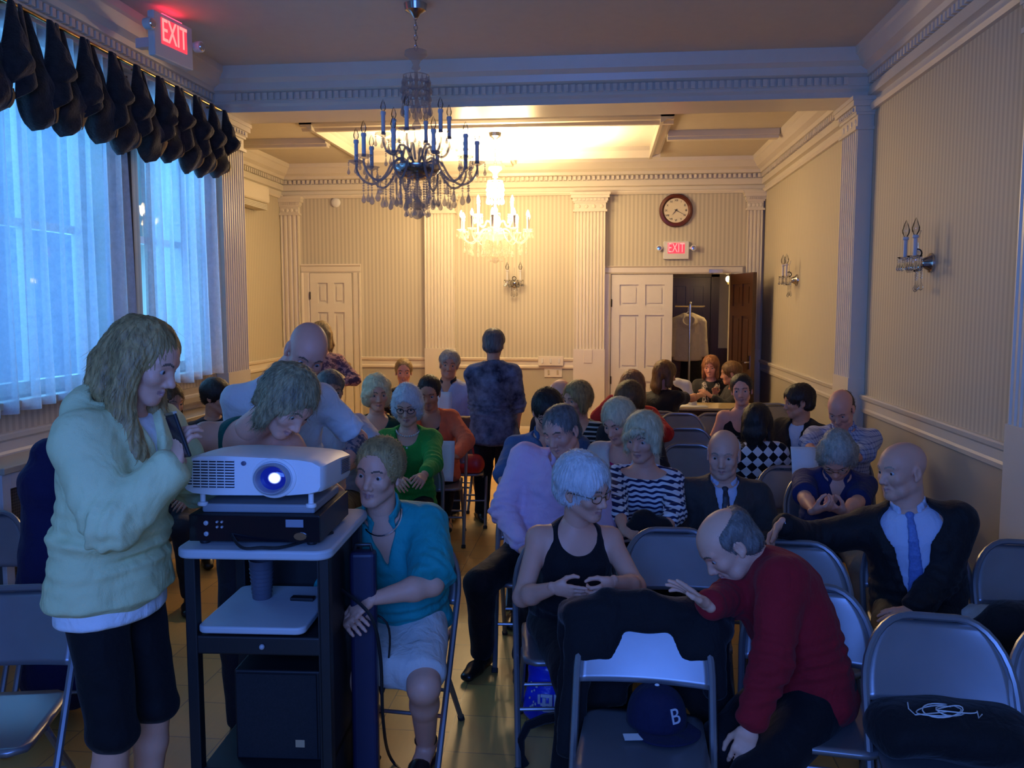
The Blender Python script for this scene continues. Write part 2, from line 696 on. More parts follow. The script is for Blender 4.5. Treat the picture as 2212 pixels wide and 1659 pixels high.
# fluted pilasters
def pilaster(axis, wall, sgn, a, b, dep, z1, nfl, z0f=1.2, rosettes=True):
    """fluted face looks along sgn*axis-normal; a..b is the run along the wall."""
    mb = MB()
    w = b - a

    def put(u, v, z):      # u along the wall, v out of the wall
        return (wall + sgn * v, a + u, z) if axis == 'y' else (a + u, wall + sgn * v, z)
    cap = 0.24
    prof = [(0, 0), (0, dep)]
    for i in range(nfl):
        c = w * (i + .5) / nfl
        h = w / nfl * .30
        prof += [(c - h, dep), (c - h * .6, dep - .010), (c, dep - .014), (c + h * .6, dep - .010), (c + h, dep)]
    prof += [(w, dep), (w, 0)]
    mb.prism(prof, lambda u, v, t: put(u, v, t), z0f, z1 - cap)

    def slab(za, zb, e):
        lo = put(-e, 0, za)
        hi = put(w + e, dep + e, zb)
        mb.box([min(p, q) for p, q in zip(lo, hi)], [max(p, q) for p, q in zip(lo, hi)])
    slab(0, .18, .03)
    slab(.18, z0f, .008)
    slab(z1 - cap, z1 - cap + .025, .022)
    slab(z1 - cap + .025, z1 - .13, .004)
    slab(z1 - .13, z1 - .11, .02)
    slab(z1 - .11, z1 - .07, .03)
    slab(z1 - .07, z1 - .03, .05)
    slab(z1 - .03, z1, .06)
    if rosettes:
        for i in range(4):
            c = put(w * (i + .5) / 4, dep + .004, z1 - cap + .065)
            mb.sphere(c, .026, 8, 5, (.35, 1, 1) if axis == 'y' else (1, .35, 1))
        for i in range(8):
            lo = put(w * (i + .15) / 8, dep, z1 - .105)
            hi = put(w * (i + .65) / 8, dep + .042, z1 - .078)
            mb.box([min(p, q) for p, q in zip(lo, hi)], [max(p, q) for p, q in zip(lo, hi)])
    return trim(mb, smooth=False)


pilaster('y', XR, -1, BEAM0, BEAM1, .115, 3.32, 8)
pilaster('y', XL - .02, 1, BEAM0, BEAM1, .115, 3.32, 10)
pilaster('y', XR, -1, 3.80, 4.26, .10, 3.24, 9)
pilaster('x', YB, -1, BX(921), BX(985), .09, 3.19, 9)
pilaster('x', YB, -1, BX(1241), BX(1306), .11, 3.19, 9)
pilaster('x', YB, -1, BX(1609), BX(1641), .06, 3.19, 4)
pilaster('x', YB, -1, BX(614), BX(652), .07, 3.19, 4)


# ---------------------------------------------------------------- doors
def panel_door(mb, w, h, t=.045):
    """six-panel leaf in x 0..w, z 0..h, y 0..t (front face y=0)"""
    st, mid = .105, .085
    cols = [(st, w / 2 - mid / 2), (w / 2 + mid / 2, w - st)]
    rows = [(.22, .78), (.95, h - .52), (h - .40, h - .13)]
    mb.box((0, .018, 0), (w, t, h))
    xs = [0, cols[0][0], cols[0][1], cols[1][0], cols[1][1], w]
    for x0, x1 in ((0, st), (cols[0][1], cols[1][0]), (w - st, w)):
        mb.box((x0, 0, 0), (x1, .020, h))
    zs = [0, rows[0][0], rows[0][1], rows[1][0], rows[1][1], rows[2][0], rows[2][1], h]
    for i in (0, 2, 4, 6):
        for c0, c1 in cols:
            mb.box((c0, 0, zs[i]), (c1, .020, zs[i + 1]))
    for r0, r1 in rows:
        for c0, c1 in cols:
            mb.box((c0 + .035, .006, r0 + .035), (c1 - .035, .020, r1 - .035))
    return mb


def knob(parent, loc, d=(0, -1, 0), m=BRASS):
    q = Vector(d).to_track_quat('Z', 'Y').to_matrix()
    mb = MB().lathe([(.03, 0), (.03, .006), (.012, .01), (.012, .035), (.026, .045), (.032, .06), (.028, .075), (.01, .08)], loc, 14, q)
    return mb.build('door_knob', m, parent, True)


def hinge(parent, loc):
    return MB().tube([Vector(loc), Vector(loc) + Vector((0, 0, .1))], .009, 8).build('hinge', mat('dark_bronze', (.05, .035, .02), .4, .8), parent, True)


# left single door
x0, x1 = BX(672), BX(762)
lz = BZ(590, 716)
d1 = panel_door(MB(), x1 - x0, lz).build('door_1', DOORW)
d1['kind'] = 'structure'
d1.location = (x0, YB - .03, 0)
knob(d1, (x1 - x0 - .06, 0, .97))
hinge(d1, (0, -.004, lz - .35))
hinge(d1, (0, -.004, lz - 1.15))
# casing
def casing(xa, xb, zt, w=.115, right=True):
    mb = MB()
    pr = [(0, 0), (0, .02), (.02, .03), (.08, .03), (.095, .045), (w, .045), (w, 0)]
    mb.prism(pr, lambda u, v, t: (xa - u, YB - v, t), 0, zt - .0005)
    if right:
        mb.prism(pr, lambda u, v, t: (xb + u, YB - v, t), 0, zt - .0005)
    mb.prism(pr, lambda u, v, t: (t, YB - v, zt + u), xa - w, xb + (w if right else 0))
    return trim(mb)


casing(x0 - .006, x1 + .006, lz + .005)
casing(DX0 - .006, DX1 + .04, DZ + .002, .10)
# double door: white left leaf shut, dark right leaf swung into the room
lw = BX(1452) - DX0
d2 = panel_door(MB(), lw, DZ - .005).build('door_2', DOORW)
d2['kind'] = 'structure'
d2.location = (DX0 + .004, YB - .005, 0)
hinge(d2, (0, -.006, DZ - .42))
hinge(d2, (0, -.006, DZ - 1.42))
d3 = panel_door(MB(), lw - .02, DZ - .01).build('door_3', DARKWOOD)
d3['kind'] = 'structure'
d3.location = (DX1 - .01, YB - .03, 0)
d3.rotation_euler = (0, 0, R_(-78))
MB().box((lw - .1, -.006, 1.0), (lw - .055, 0, 1.16)).tube([(lw - .08, -.05, 1.08), (lw - .08, -.01, 1.08)], .011).tube([(lw - .08, -.05, 1.08), (lw - .19, -.05, 1.08)], .009).build('door_handle', CHROME, d3, True)
# door closer on the head of the opening
tag(MB().box((BX(1528), YB - .10, DZ + .005), (BX(1558), YB - .05, DZ + .055)).tube([(BX(1535), YB - .07, DZ), (BX(1570), YB - .3, DZ - .005)], .008).build('door_closer', CHROME, None, False, .004),
    'metal door closer over the open dark doorway', 'door closer')

# hallway behind
HB = YB + 2.1
HX0, HX1 = DX0 - .9, DX1 + .35
HALL = mat('hall_paint', (.42, .38, .30), .8, var=.04)
mb = MB().box((HX0, HB, 0), (HX1, HB + .1, 2.9)).box((HX0 - .1, YB + .15, 0), (HX0, HB, 2.9)).box((HX1, YB + .15, 0), (HX1 + .1, HB, 2.9)).box((HX0, YB + .15, 2.8), (HX1, HB, 2.9))
struct(mb, 'wall_hall', HALL)
# dark panelled door and wainscot on the hall's end wall
hx0, hx1 = PY(1440, 660, HB).x, PY(1533, 660, HB).x
hz = PY(1500, 600, HB).z
d4 = panel_door(MB(), hx1 - hx0, hz).build('door_4', DARKWOOD)
d4['kind'] = 'structure'
d4.location = (hx0, HB - .06, 0)
mb = MB()
for a, b_, z0, z1 in ((hx0 - .13, hx0 - .01, 0, hz + .13), (hx1 + .01, hx1 + .13, 0, hz + .13), (hx0 - .13, hx1 + .13, hz + .01, hz + .13), (hx1 + .13, HX1, 0, PY(1560, 752, HB).z), (HX0, hx0 - .13, 0, 2.8)):
    mb.box((a, HB - .07, z0), (b_, HB, z1))
trim(mb, DARKWOOD)

# ================================================================ rounded solids (signed distance fields meshed with surface nets)
def smin(a, b, k):
    if k <= 0:
        return np.minimum(a, b)
    h = np.clip(0.5 + 0.5 * (b - a) / k, 0, 1)
    return b + (a - b) * h - k * h * (1 - h)


class Sdf:
    def __init__(s, vox):
        s.vox, s.p = vox, []

    def seg(s, a, b, wa, wb=None, k=.02, da=None, db=None, right=None, op='+', cap=None):
        wb = wa if wb is None else wb
        da = wa if da is None else da
        db = wb if db is None else db
        s.p.append(('seg', np.array(a, float), np.array(b, float), wa, wb, da, db, None if right is None else np.array(right, float), k, op, cap))
        return s

    def ell(s, c, r, k=.02, axes=None, op='+'):
        r = (r, r, r) if isinstance(r, (int, float)) else r
        s.p.append(('ell', np.array(c, float), r, np.eye(3) if axes is None else np.array(axes, float), k, op))
        return s

    def chain(s, pts, rs, k=.01, op='+'):
        for i in range(len(pts) - 1):
            ra = rs[i] if isinstance(rs, (list, tuple)) else rs
            rb = rs[i + 1] if isinstance(rs, (list, tuple)) else rs
            s.seg(pts[i], pts[i + 1], ra, rb, k, op=op)
        return s

    def plane(s, p, n, k=.004):        # cuts away the side n points to
        s.p.append(('pln', np.array(p, float), np.array(n, float) / np.linalg.norm(n), k))
        return s

    def _bb(s, q):
        if q[0] == 'seg':
            R = max(q[3], q[4], q[5], q[6])
            return np.minimum(q[1], q[2]) - R, np.maximum(q[1], q[2]) + R
        if q[0] == 'ell':
            R = max(q[2])
            return q[1] - R, q[1] + R

    def mesh(s):
        h = s.vox
        bbs = [s._bb(q) for q in s.p if q[0] != 'pln' and q[-1 if q[0] == 'ell' else -2] == '+']
        lo = np.min([b[0] for b in bbs], 0) - 3 * h
        hi = np.max([b[1] for b in bbs], 0) + 3 * h
        n = np.ceil((hi - lo) / h).astype(int) + 1
        g = [(lo[i] + np.arange(n[i]) * h).astype(np.float32) for i in range(3)]
        f = np.full(n, 0.08, np.float32)
        for q in s.p:
            if q[0] == 'pln':
                d = (g[0] * q[2][0])[:, None, None] + (g[1] * q[2][1])[None, :, None] + (g[2] * q[2][2])[None, None, :] - float(q[1] @ q[2])
                f = -smin(-f, -d.astype(np.float32), q[3])
                continue
            op = q[-1] if q[0] == 'ell' else q[-2]
            k = q[-2] if q[0] == 'ell' else q[-3]
            a, b = s._bb(q)
            mg = k + 3 * h
            i0 = np.clip(np.floor((a - mg - lo) / h).astype(int), 0, n)
            i1 = np.clip(np.ceil((b + mg - lo) / h).astype(int) + 1, 0, n)
            if np.any(i1 <= i0):
                continue
            sl = tuple(slice(i0[i], i1[i]) for i in range(3))
            X, Y, Z = g[0][sl[0]][:, None, None], g[1][sl[1]][None, :, None], g[2][sl[2]][None, None, :]
            if q[0] == 'ell':
                c, r, A = q[1], q[2], q[3]
                u = [(X - c[0]) * A[i][0] + (Y - c[1]) * A[i][1] + (Z - c[2]) * A[i][2] for i in range(3)]
                k0 = np.sqrt(sum((u[i] / r[i]) ** 2 for i in range(3))) + 1e-6
                k1 = np.sqrt(sum((u[i] / r[i] ** 2) ** 2 for i in range(3))) + 1e-6
                d = k0 * (k0 - 1) / k1
            else:
                _, A, B, wa, wb, da, db, right, _, _, cap = q
                ax = B - A
                L = np.linalg.norm(ax) + 1e-9
                e = ax / L
                rv = np.array((1., 0, 0)) if right is None else right
                rv = rv - e * (rv @ e)
                if np.linalg.norm(rv) < 1e-3:
                    rv = np.array((0, 1., 0)) - e * e[1]
                rv /= np.linalg.norm(rv)
                fv = np.cross(e, rv)
                x, y, z = X - A[0], Y - A[1], Z - A[2]
                w = x * e[0] + y * e[1] + z * e[2]
                t = np.clip(w / L, 0, 1)
                w = w - t * L
                u = x * rv[0] + y * rv[1] + z * rv[2]
                v = x * fv[0] + y * fv[1] + z * fv[2]
                W = wa + (wb - wa) * t
                if wa == da and wb == db and cap is None:
                    d = np.sqrt(u * u + v * v + w * w) - W
                else:
                    D = da + (db - da) * t
                    C = np.minimum(W, D) if cap is None else cap
                    k0 = np.sqrt((u / W) ** 2 + (v / D) ** 2 + (w / C) ** 2) + 1e-6
                    k1 = np.sqrt((u / W ** 2) ** 2 + (v / D ** 2) ** 2 + (w / C ** 2) ** 2) + 1e-6
                    d = k0 * (k0 - 1) / k1
            d = d.astype(np.float32)
            if op == '+':
                f[sl] = smin(f[sl], d, k)
            else:
                f[sl] = -smin(-f[sl], d, k)
        for ax_ in range(3):        # keep the border outside
            for e_ in (0, -1):
                ix = [slice(None)] * 3
                ix[ax_] = e_
                f[tuple(ix)] = np.maximum(f[tuple(ix)], h)
        # ---- surface nets
        ins = f < 0
        cs = [ins[i:n[0] - 1 + i, j:n[1] - 1 + j, k_:n[2] - 1 + k_] for i in (0, 1) for j in (0, 1) for k_ in (0, 1)]
        cnt = sum(c.astype(np.int8) for c in cs)
        I = np.argwhere((cnt > 0) & (cnt < 8))
        if len(I) == 0:
            return np.zeros((0, 3)), np.zeros((0, 4), int)
        idx = np.full(n - 1, -1, np.int32)
        idx[I[:, 0], I[:, 1], I[:, 2]] = np.arange(len(I))
        off = np.array([(i, j, k_) for i in (0, 1) for j in (0, 1) for k_ in (0, 1)])
        val = np.stack([f[I[:, 0] + o[0], I[:, 1] + o[1], I[:, 2] + o[2]] for o in off], 1)
        acc = np.zeros((len(I), 3))
        num = np.zeros(len(I))
        for a in range(8):
            for b in range(a + 1, 8):
                if np.abs(off[a] - off[b]).sum() != 1:
                    continue
                va, vb = val[:, a], val[:, b]
                c = (va < 0) != (vb < 0)
                t = np.where(c, va / np.where(c, va - vb, 1), 0)
                acc += np.where(c[:, None], off[a] + (off[b] - off[a]) * t[:, None], 0)
                num += c
        V = lo + (I + acc / num[:, None]) * h
        Q = []
        for ax_ in range(3):
            o1, o2 = [(1, 2), (2, 0), (0, 1)][ax_]
            d = [0, 0, 0]
            d[ax_] = 1
            A = ins[:n[0] - d[0], :n[1] - d[1], :n[2] - d[2]]
            B = ins[d[0]:, d[1]:, d[2]:]
            E = np.argwhere(A != B)
            E = E[np.all(E >= 1, 1) & np.all(E < n - 1, 1)]
            flip = A[E[:, 0], E[:, 1], E[:, 2]]
            u1, u2 = np.zeros(3, int), np.zeros(3, int)
            u1[o1], u2[o2] = 1, 1
            c = [E - u1 - u2, E - u2, E, E - u1]
            q = np.stack([idx[x[:, 0], x[:, 1], x[:, 2]] for x in c], 1)
            q = np.where(flip[:, None], q, q[:, ::-1])
            Q.append(q[np.all(q >= 0, 1)])
        return V, np.concatenate(Q)


def wobble(V, scale, seed=0, stretch=(1, 1, 1)):
    """smooth sum-of-sines noise in about -1..1"""
    r = np.random.RandomState(seed)
    P = V * np.array(stretch)
    out = np.zeros(len(V))
    for i in range(7):
        k = r.normal(size=3)
        k *= scale * (0.6 + 0.3 * i) / np.linalg.norm(k)
        out += np.sin(P @ k + r.uniform(0, 6.28) + 1.3 * np.sin(P @ (k[[1, 2, 0]] * .6))) / (1 + .35 * i)
    return out / 3.0


def np_mesh(name, parts, mats, parent=None, origin=(0, 0, 0), paint=None, sharp=None):
    """parts: [(V, Q)...] joined into ONE mesh; paint(centres)->material slot"""
    vs, qs, n = [], [], 0
    for V, Q in parts:
        vs.append(V)
        qs.append(Q + n)
        n += len(V)
    V, Q = np.concatenate(vs), np.concatenate(qs)
    me = bpy.data.meshes.new(name)
    me.vertices.add(len(V))
    me.vertices.foreach_set('co', (V - np.array(origin)).astype(np.float32).ravel())
    me.loops.add(len(Q) * 4)
    me.loops.foreach_set('vertex_index', Q.astype(np.int32).ravel())
    me.polygons.add(len(Q))
    me.polygons.foreach_set('loop_start', np.arange(0, len(Q) * 4, 4, dtype=np.int32))
    me.polygons.foreach_set('use_smooth', np.ones(len(Q), bool))
    for q in (mats if isinstance(mats, (list, tuple)) else [mats]):
        me.materials.append(q)
    if paint is not None:
        me.polygons.foreach_set('material_index', paint(V[Q].mean(1)).astype(np.int32))
    me.update(calc_edges=True)
    o = bpy.data.objects.new(name, me)
    COL.objects.link(o)
    if parent:
        o.parent = parent
    return o


def normals_of(V, Q):
    d1, d2 = V[Q[:, 2]] - V[Q[:, 0]], V[Q[:, 3]] - V[Q[:, 1]]
    fn = np.cross(d1, d2)
    N = np.zeros_like(V)
    for i in range(4):
        np.add.at(N, Q[:, i], fn)
    return N / (np.linalg.norm(N, axis=1)[:, None] + 1e-12)


def relax(V, Q, it=1, lam=.5):
    for _ in range(it):
        A = np.zeros_like(V)
        c = np.zeros(len(V))
        for i in range(4):
            a, b = Q[:, i], Q[:, (i + 1) % 4]
            np.add.at(A, a, V[b])
            np.add.at(A, b, V[a])
            np.add.at(c, a, 1)
            np.add.at(c, b, 1)
        V = V + lam * (A / np.maximum(c, 1)[:, None] - V)
    return V


def solid(sdf, smooth=1, disp=0, dscale=40, seed=0, stretch=(1, 1, 1)):
    V, Q = sdf.mesh()
    if len(V) == 0:
        return V, Q
    if smooth:
        V = relax(V, Q, smooth)
    if disp:
        V = V + normals_of(V, Q) * (disp * wobble(V, dscale, seed, stretch))[:, None]
    return V, Q

# ================================================================ windows, curtains, valance
GLASS = pane_glass('window_glass')
WINF = mat('window_paint', (.62, .60, .56), .4, var=.03)
for i, (a, b_) in enumerate((W1, W2, W0)):
    w = tag(MB().box((XL - .2, a, WZ[0]), (XL - .13, a + .06, WZ[1])).box((XL - .2, b_ - .06, WZ[0]), (XL - .13, b_, WZ[1]))
            .box((XL - .2, a + .06, WZ[0]), (XL - .13, b_ - .06, WZ[0] + .07)).box((XL - .2, a + .06, WZ[1] - .06), (XL - .13, b_ - .06, WZ[1])).build('window_%d' % (i + 1), WINF), kind='structure')
    mb = MB()
    nb = 2 if i == 1 else 3
    for k in range(1, nb):
        y = a + (b_ - a) * k / nb
        mb.box((XL - .185, y - .022, WZ[0] + .07), (XL - .145, y + .022, WZ[1] - .06))
    zm = (WZ[0] + WZ[1]) / 2
    mb.box((XL - .195, a + .06, zm - .025), (XL - .135, b_ - .06, zm + .025))
    mb.build('sash_bar', WINF, w)
    MB().box((XL - .168, a + .055, WZ[0] + .06), (XL - .162, b_ - .055, WZ[1] - .055)).build('pane', GLASS, w)
    MB().box((XL - .12, a - .05, WZ[0] - .045), (XL + .07, b_ + .05, WZ[0])).build('window_sill', TRIM, w, bevel=.008)

SHEER = sheer('sheer_voile')


def curtain(ya, yb, z0, label, seed, flare=0.0):
    r = random.Random(seed)
    ph = [r.uniform(0, 6.28) for _ in range(4)]
    npl = int((yb - ya) / .15)

    def fn(u, v):
        y = ya + (yb - ya) * u + flare * v * (u - .5)
        z = 3.30 - v * (3.30 - z0) + .018 * math.sin(u * 9 + ph[3]) * v
        a = .030 + .022 * v
        x = XL + .085 + a * math.sin(u * npl * 6.283 + ph[0] + .5 * math.sin(3 * v + ph[1])) + .012 * math.sin(u * npl * 2.2 + ph[2])
        return (x, y, z)
    o = MB().grid(npl * 12, 14, fn).build('sheer_curtain', SHEER, None, 2)
    return tag(o, label, 'curtain', 'sheer window curtains')


curtain(3.3, 5.42, 1.20, 'wide white sheer lace curtain nearest the camera, left of the blond woman', 1, .02)
curtain(5.60, 6.76, 1.20, 'narrower white sheer curtain beside the fluted pilaster', 2, .03)
curtain(.3, 2.3, 1.20, 'white sheer curtain over the window beside the camera', 3, .02)
# narrow dark side of the drape between the two windows
tag(MB().grid(24, 8, lambda u, v: (XL + .035 + .008 * math.sin(u * 14), 5.45 + .11 * u, 3.28 - 2.05 * v)).build('drape', cloth('taupe_drape', (.16, .12, .09)), None, 2, solid=.004),
    'narrow taupe drape hanging between the two sheer curtains', 'curtain')

rod = MB().tube([(XL + .13, 2.9, 3.325), (XL + .13, 6.80, 3.325)], .013, 10).build('curtain_rod', BRASS, None, True)
tag(rod, 'thin brass rod above the dark swag valance', 'curtain rod')
for y in (3.0, 4.3, 5.6, 6.7):
    MB().tube([(XL, y, 3.335), (XL + .13, y, 3.325)], .008, 8).build('bracket', BRASS, rod, True)

DAMASK = mat('dark_damask', (.024, .021, .022), .75, 0, .55, 22, .5, 90, .3, sheen=.2)
LINING = mat('tan_lining', (.20, .13, .065), .8, 0, .15, 20, .3, 60, .3)
val = thing('valance', 'dark swagged fabric valance over the sheer curtains', 'valance', (XL + .13, 4.0, 3.31))


def lobe(y, seed, wide=.20, H=.58):
    """a bell-shaped pouch of gathered cloth, a shorter one hung behind it and a slip of tan lining"""
    r = random.Random(seed)
    H *= r.uniform(.92, 1.04)
    p1 = r.uniform(0, 6)
    lean_ = r.uniform(-.05, .03)

    def prof(v):
        w = v ** .62 * (.30 + .70 * v)
        if v > .72:
            w *= math.sqrt(max(0.0, 1 - ((v - .72) / .285) ** 2)) * .55 + .45 * (1 - (v - .72) / .28 * .9)
        return w

    def pouch(y0, x0, wd, h, sh):
        def fn(u, v):
            a = u * 6.28318
            w = (.02 + wd * prof(v))
            fold = 1 + .09 * v * math.sin(a * 5 + p1 + sh)
            yy = w * math.sin(a) * fold
            bul = .105 * prof(v) * (1.35 if math.cos(a) > 0 else .35)
            rip = .016 * math.sin(16 * v - 3.2 * abs(math.sin(a)) + p1 + sh) * v * max(0, math.cos(a))
            xx = x0 + math.cos(a) * (bul + .012) + rip + .02 * v
            return (xx, y0 - 4.0 + yy + lean_ * v, -h * v + .02 * math.sin(a) * v)
        return fn
    MB().grid(36, 22, pouch(y, .0, wide, H, 0)).build('swag', DAMASK, val, 2)
    MB().grid(30, 16, pouch(y + wide * .62, .055, wide * .62, H * r.uniform(.56, .70), 1.7)).build('cascade', DAMASK, val, 2)
    # twisted tail between the pouches
    def tail(u, v):
        a = (u - .5) * 2
        w = .012 + .075 * v
        return (.06 + .07 * v + .035 * math.cos(a * 2.2) * v, y - wide * .72 - 4.0 + a * w - .06 * v, -H * .74 * v * (1 - .16 * a))
    MB().grid(10, 10, tail).build('tail', DAMASK, val, 2, solid=.006)

    f0 = pouch(y, .0, wide, H, 0)

    def mouth(u, v):
        e = Vector(f0(.03 + .07 * u, .78 + .17 * v))
        return e + Vector((.003 + .006 * math.sin(u * 3.14), .003, 0))
    MB().grid(8, 8, mouth).build('lining', LINING, val, 2)


for i, y in enumerate((3.45, 3.78, 4.12, 4.43, 4.73, 5.02, 5.30, 5.58, 5.86, 6.13, 6.40, 6.63)):
    lobe(y, 20 + i, .185 if i < 8 else .156)

# radiator cover under the near window
rc = thing('radiator_cover', 'white radiator cover with dark mesh front under the windows', 'radiator cover', (XL, 5.0, 0))
MB().box((0, -1.1, .92), (.26, 1.5, .955)).build('top', mat('warm_shelf_paint', (.50, .42, .30), .3, var=.04), rc, bevel=.006)
mb = MB()
for y in (-1.1, -.25, .62, 1.44):
    mb.box((.22, y, 0), (.245, y + .06, .92))
mb.box((.22, -1.04, .84), (.245, 1.44, .92)).box((.22, -1.04, 0), (.245, 1.44, .12))
mb.build('frame', WINF, rc, bevel=.003)
m, nt, b = new_mat('radiator_mesh')
co = coords(nt)
w1 = nt.nodes.new('ShaderNodeTexChecker')
nt.links.new(mapped(nt, co, (1, 1, 1), (R_(45), 0, 0)), w1.inputs['Vector'])
w1.inputs['Scale'].default_value = 90
w1.inputs[1].default_value, w1.inputs[2].default_value = (.10, .09, .08, 1), (.03, .03, .03, 1)
nt.links.new(w1.outputs[0], b.inputs['Base Color'])
MB().box((.20, -1.04, .12), (.215, 1.44, .84)).build('mesh_panel', m, rc)
trim(MB().box((XL, 5.62, 1.02), (XL + .10, 6.82, 1.06)).box((XL, 5.62, 1.06), (XL + .035, 6.82, 1.12)), mat('warm_shelf_paint', (.5, .42, .3)))

# ================================================================ chandeliers, sconces
SILVER = mat('dark_silver', (.46, .45, .46), .2, 1.0, var=.1)
CANDLE = mat('candle_sleeve', (.62, .60, .62), .5, var=.03)
BULBG = mat('clear_bulb', (.75, .72, .65), .08, var=0, spec=.8)
m, nt, b = new_mat('lit_bulb')
b.inputs['Emission Color'].default_value = (1, .66, .26, 1)
b.inputs['Emission Strength'].default_value = 120
LITB = m
CRYSL = frosted('crystal_lit', .55, (.95, .9, .8))  # same crystal whitened, the bulbs' glow is put into its colour


def teardrop(mb, c, h, r, n=7):
    c = Vector(c)
    mb.lathe([(.0015, 0), (r * .35, -h * .3), (r * .9, -h * .62), (r, -h * .75), (r * .7, -h * .93), (.002, -h)], c, n)
    return mb


def beads(mb, c, n, r, gap=2.1):
    c = Vector(c)
    for i in range(n):
        mb.sphere(c - Vector((0, 0, r * gap * (i + .5))), r, 6, 4)
    return c - Vector((0, 0, r * gap * n))


def chandelier(loc, label, ztop, lit):
    # origin at the ring of the bowl; about .80 m wide
    t = thing('chandelier', label, 'chandelier', loc, .2 if lit else 0, None)
    top = ztop - loc[2]
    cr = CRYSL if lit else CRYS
    MB().lathe([(.004, -.085), (.018, -.08), (.03, -.06), (.065, -.04), (.07, -.02), (.075, 0)], (0, 0, top), 20).build('ceiling_canopy', SILVER, t, True)
    mb = MB()
    zc = top - .08
    i = 0
    while zc > .72:
        ring = [(.011 * math.cos(a), 0, .019 * math.sin(a)) if i % 2 == 0 else (0, .011 * math.cos(a), .019 * math.sin(a)) for a in [k * 6.2832 / 8 for k in range(8)]]
        mb.tube([Vector(q) + Vector((0, 0, zc)) for q in ring], .0032, 5, True)
        zc -= .031
        i += 1
    mb.build('chain', SILVER, t, True)
    # stem of glass balusters
    MB().lathe([(.002, .72), (.02, .715), (.07, .73), (.074, .705), (.03, .67), (.02, .645), (.03, .62), (.012, .61), (.012, .30), (.03, .27), (.022, .22), (.012, .19), (.03, .15), (.042, .11), (.036, .07), (.02, .03), (.05, .0), (.02, -.02)], (0, 0, 0), 16).build('stem', cr, t, True)
    mb = MB()
    for lev, (z, r, n) in enumerate(((.565, .082, 14), (.515, .090, 14), (.465, .085, 14), (.400, .090, 14))):
        mb.tube([(r * math.cos(a), r * math.sin(a), z + .012) for a in [k * 6.2832 / 20 for k in range(20)]], .0035, 5, True)
        for k in range(n):
            a = 6.2832 * k / n + lev * .2
            teardrop(mb, (r * math.cos(a), r * math.sin(a), z + .01), .060 if lev < 3 else .085, .015, 6)
    mb.build('crystal_collar', cr, t, True)
    MB().lathe([(.01, -.075), (.06, -.07), (.115, -.045), (.150, -.01), (.152, .012), (.14, .016), (.09, .0), (.02, -.01)], (0, 0, 0), 24).build('bowl', SILVER if not lit else cr, t, True)
    lamp = LITB if lit else CRYSC
    tiers = ((10, .385, -.03, .035, 0.16), (6, .215, .0, .20, .45))
    for n, R, zlow, zcup, off in tiers:
        for k in range(n):
            a = 6.2832 * k / n + off
            ca, sa = math.cos(a), math.sin(a)
            rad = lambda q: (q[0] * ca, q[0] * sa, q[1])
            if n == 10:
                pts = [(.06, .03), (.11, .055), (.16, .03), (.20, -.04), (.26, -.095), (.315, -.095), (.36, -.06), (R, -.01), (R, zcup - .015)]
            else:
                pts = [(.04, .05), (.07, .13), (.11, .14), (.13, .10), (.16, .08), (.195, .10), (R, .15), (R, zcup - .02)]
            # smooth the polyline
            pts2 = []
            for i in range(len(pts) - 1):
                p0, p1, p2, p3 = pts[max(0, i - 1)], pts[i], pts[i + 1], pts[min(len(pts) - 1, i + 2)]
                for s in (0, .33, .66):
                    pts2.append(tuple(.5 * ((2 * p1[j]) + (-p0[j] + p2[j]) * s + (2 * p0[j] - 5 * p1[j] + 4 * p2[j] - p3[j]) * s * s + (-p0[j] + 3 * p1[j] - 3 * p2[j] + p3[j]) * s ** 3) for j in (0, 1)))
            pts2.append(pts[-1])
            MB().tube([rad(q) for q in pts2], .0075, 7).build('arm', GARM if not lit else cr, t, True)
            c = Vector(rad((R, zcup)))
            bo = MB().lathe([(.008, -.018), (.02, -.012), (.052, .004), (.054, .008), (.02, .0), (.012, .01)], c, 14).build('drip_pan', cr, t, True)
            for q in range(4):
                mb = MB()
                aq = 6.2832 * q / 4 + a
                e = beads(mb, c + Vector((.05 * math.cos(aq), .05 * math.sin(aq), .002)), 2, .006)
                teardrop(mb, e, .055, .011, 6)
                mb.build('crystal_drop', cr, bo, True)
            ca_ = MB().lathe([(.013, 0), (.013, .115), (.018, .125), (.016, .14), (.006, .142)], c, 10).build('candle', CANDLE, t, True)
            MB().lathe([(.008, .14), (.016, .155), (.018, .17), (.011, .195), (.002, .215)], c, 10).build('bulb', lamp, ca_, True)
    # drops under the arms and the bowl
    def drop(r, a, z, nb, h, rr):
        mb = MB()
        e = beads(mb, (r * math.cos(a), r * math.sin(a), z), nb, .0075)
        teardrop(mb, e, h, rr, 7)
        mb.build('pendant', cr, t, True)
    for k in range(10):
        drop(.29, 6.2832 * k / 10 + .16, -.10, 3, .085, .018)
        drop(.345, 6.2832 * k / 10 + .45, -.085, 5 if k % 2 else 3, .07, .015)
        drop(.20, 6.2832 * k / 10 + .3, -.05, 8, .075, .016)
    for k in range(14):
        drop(.135, 6.2832 * k / 14, -.03, 9, .07, .015)
    for k in range(8):
        drop(.075, 6.2832 * k / 8, -.10, 10, .05, .014)
    MB().lathe([(.01, -.07), (.02, -.12), (.03, -.16), (.018, -.20), (.04, -.22), (.05, -.24), (.02, -.262)], (0, 0, 0), 12).sphere((0, 0, -.285), .038, 12, 8).build('finial', cr, t, True)
    return t


CH = (-1.19, 5.5, 2.635)
chandelier(CH, 'unlit silver and crystal chandelier hanging on a chain in front of the beam', ZN, False)
CH2 = (-1.19, 9.55, 2.55)
chandelier(CH2, 'glowing crystal chandelier hanging behind the beam', ZF + .05, True)
WARM = (1.0, .71, .37)
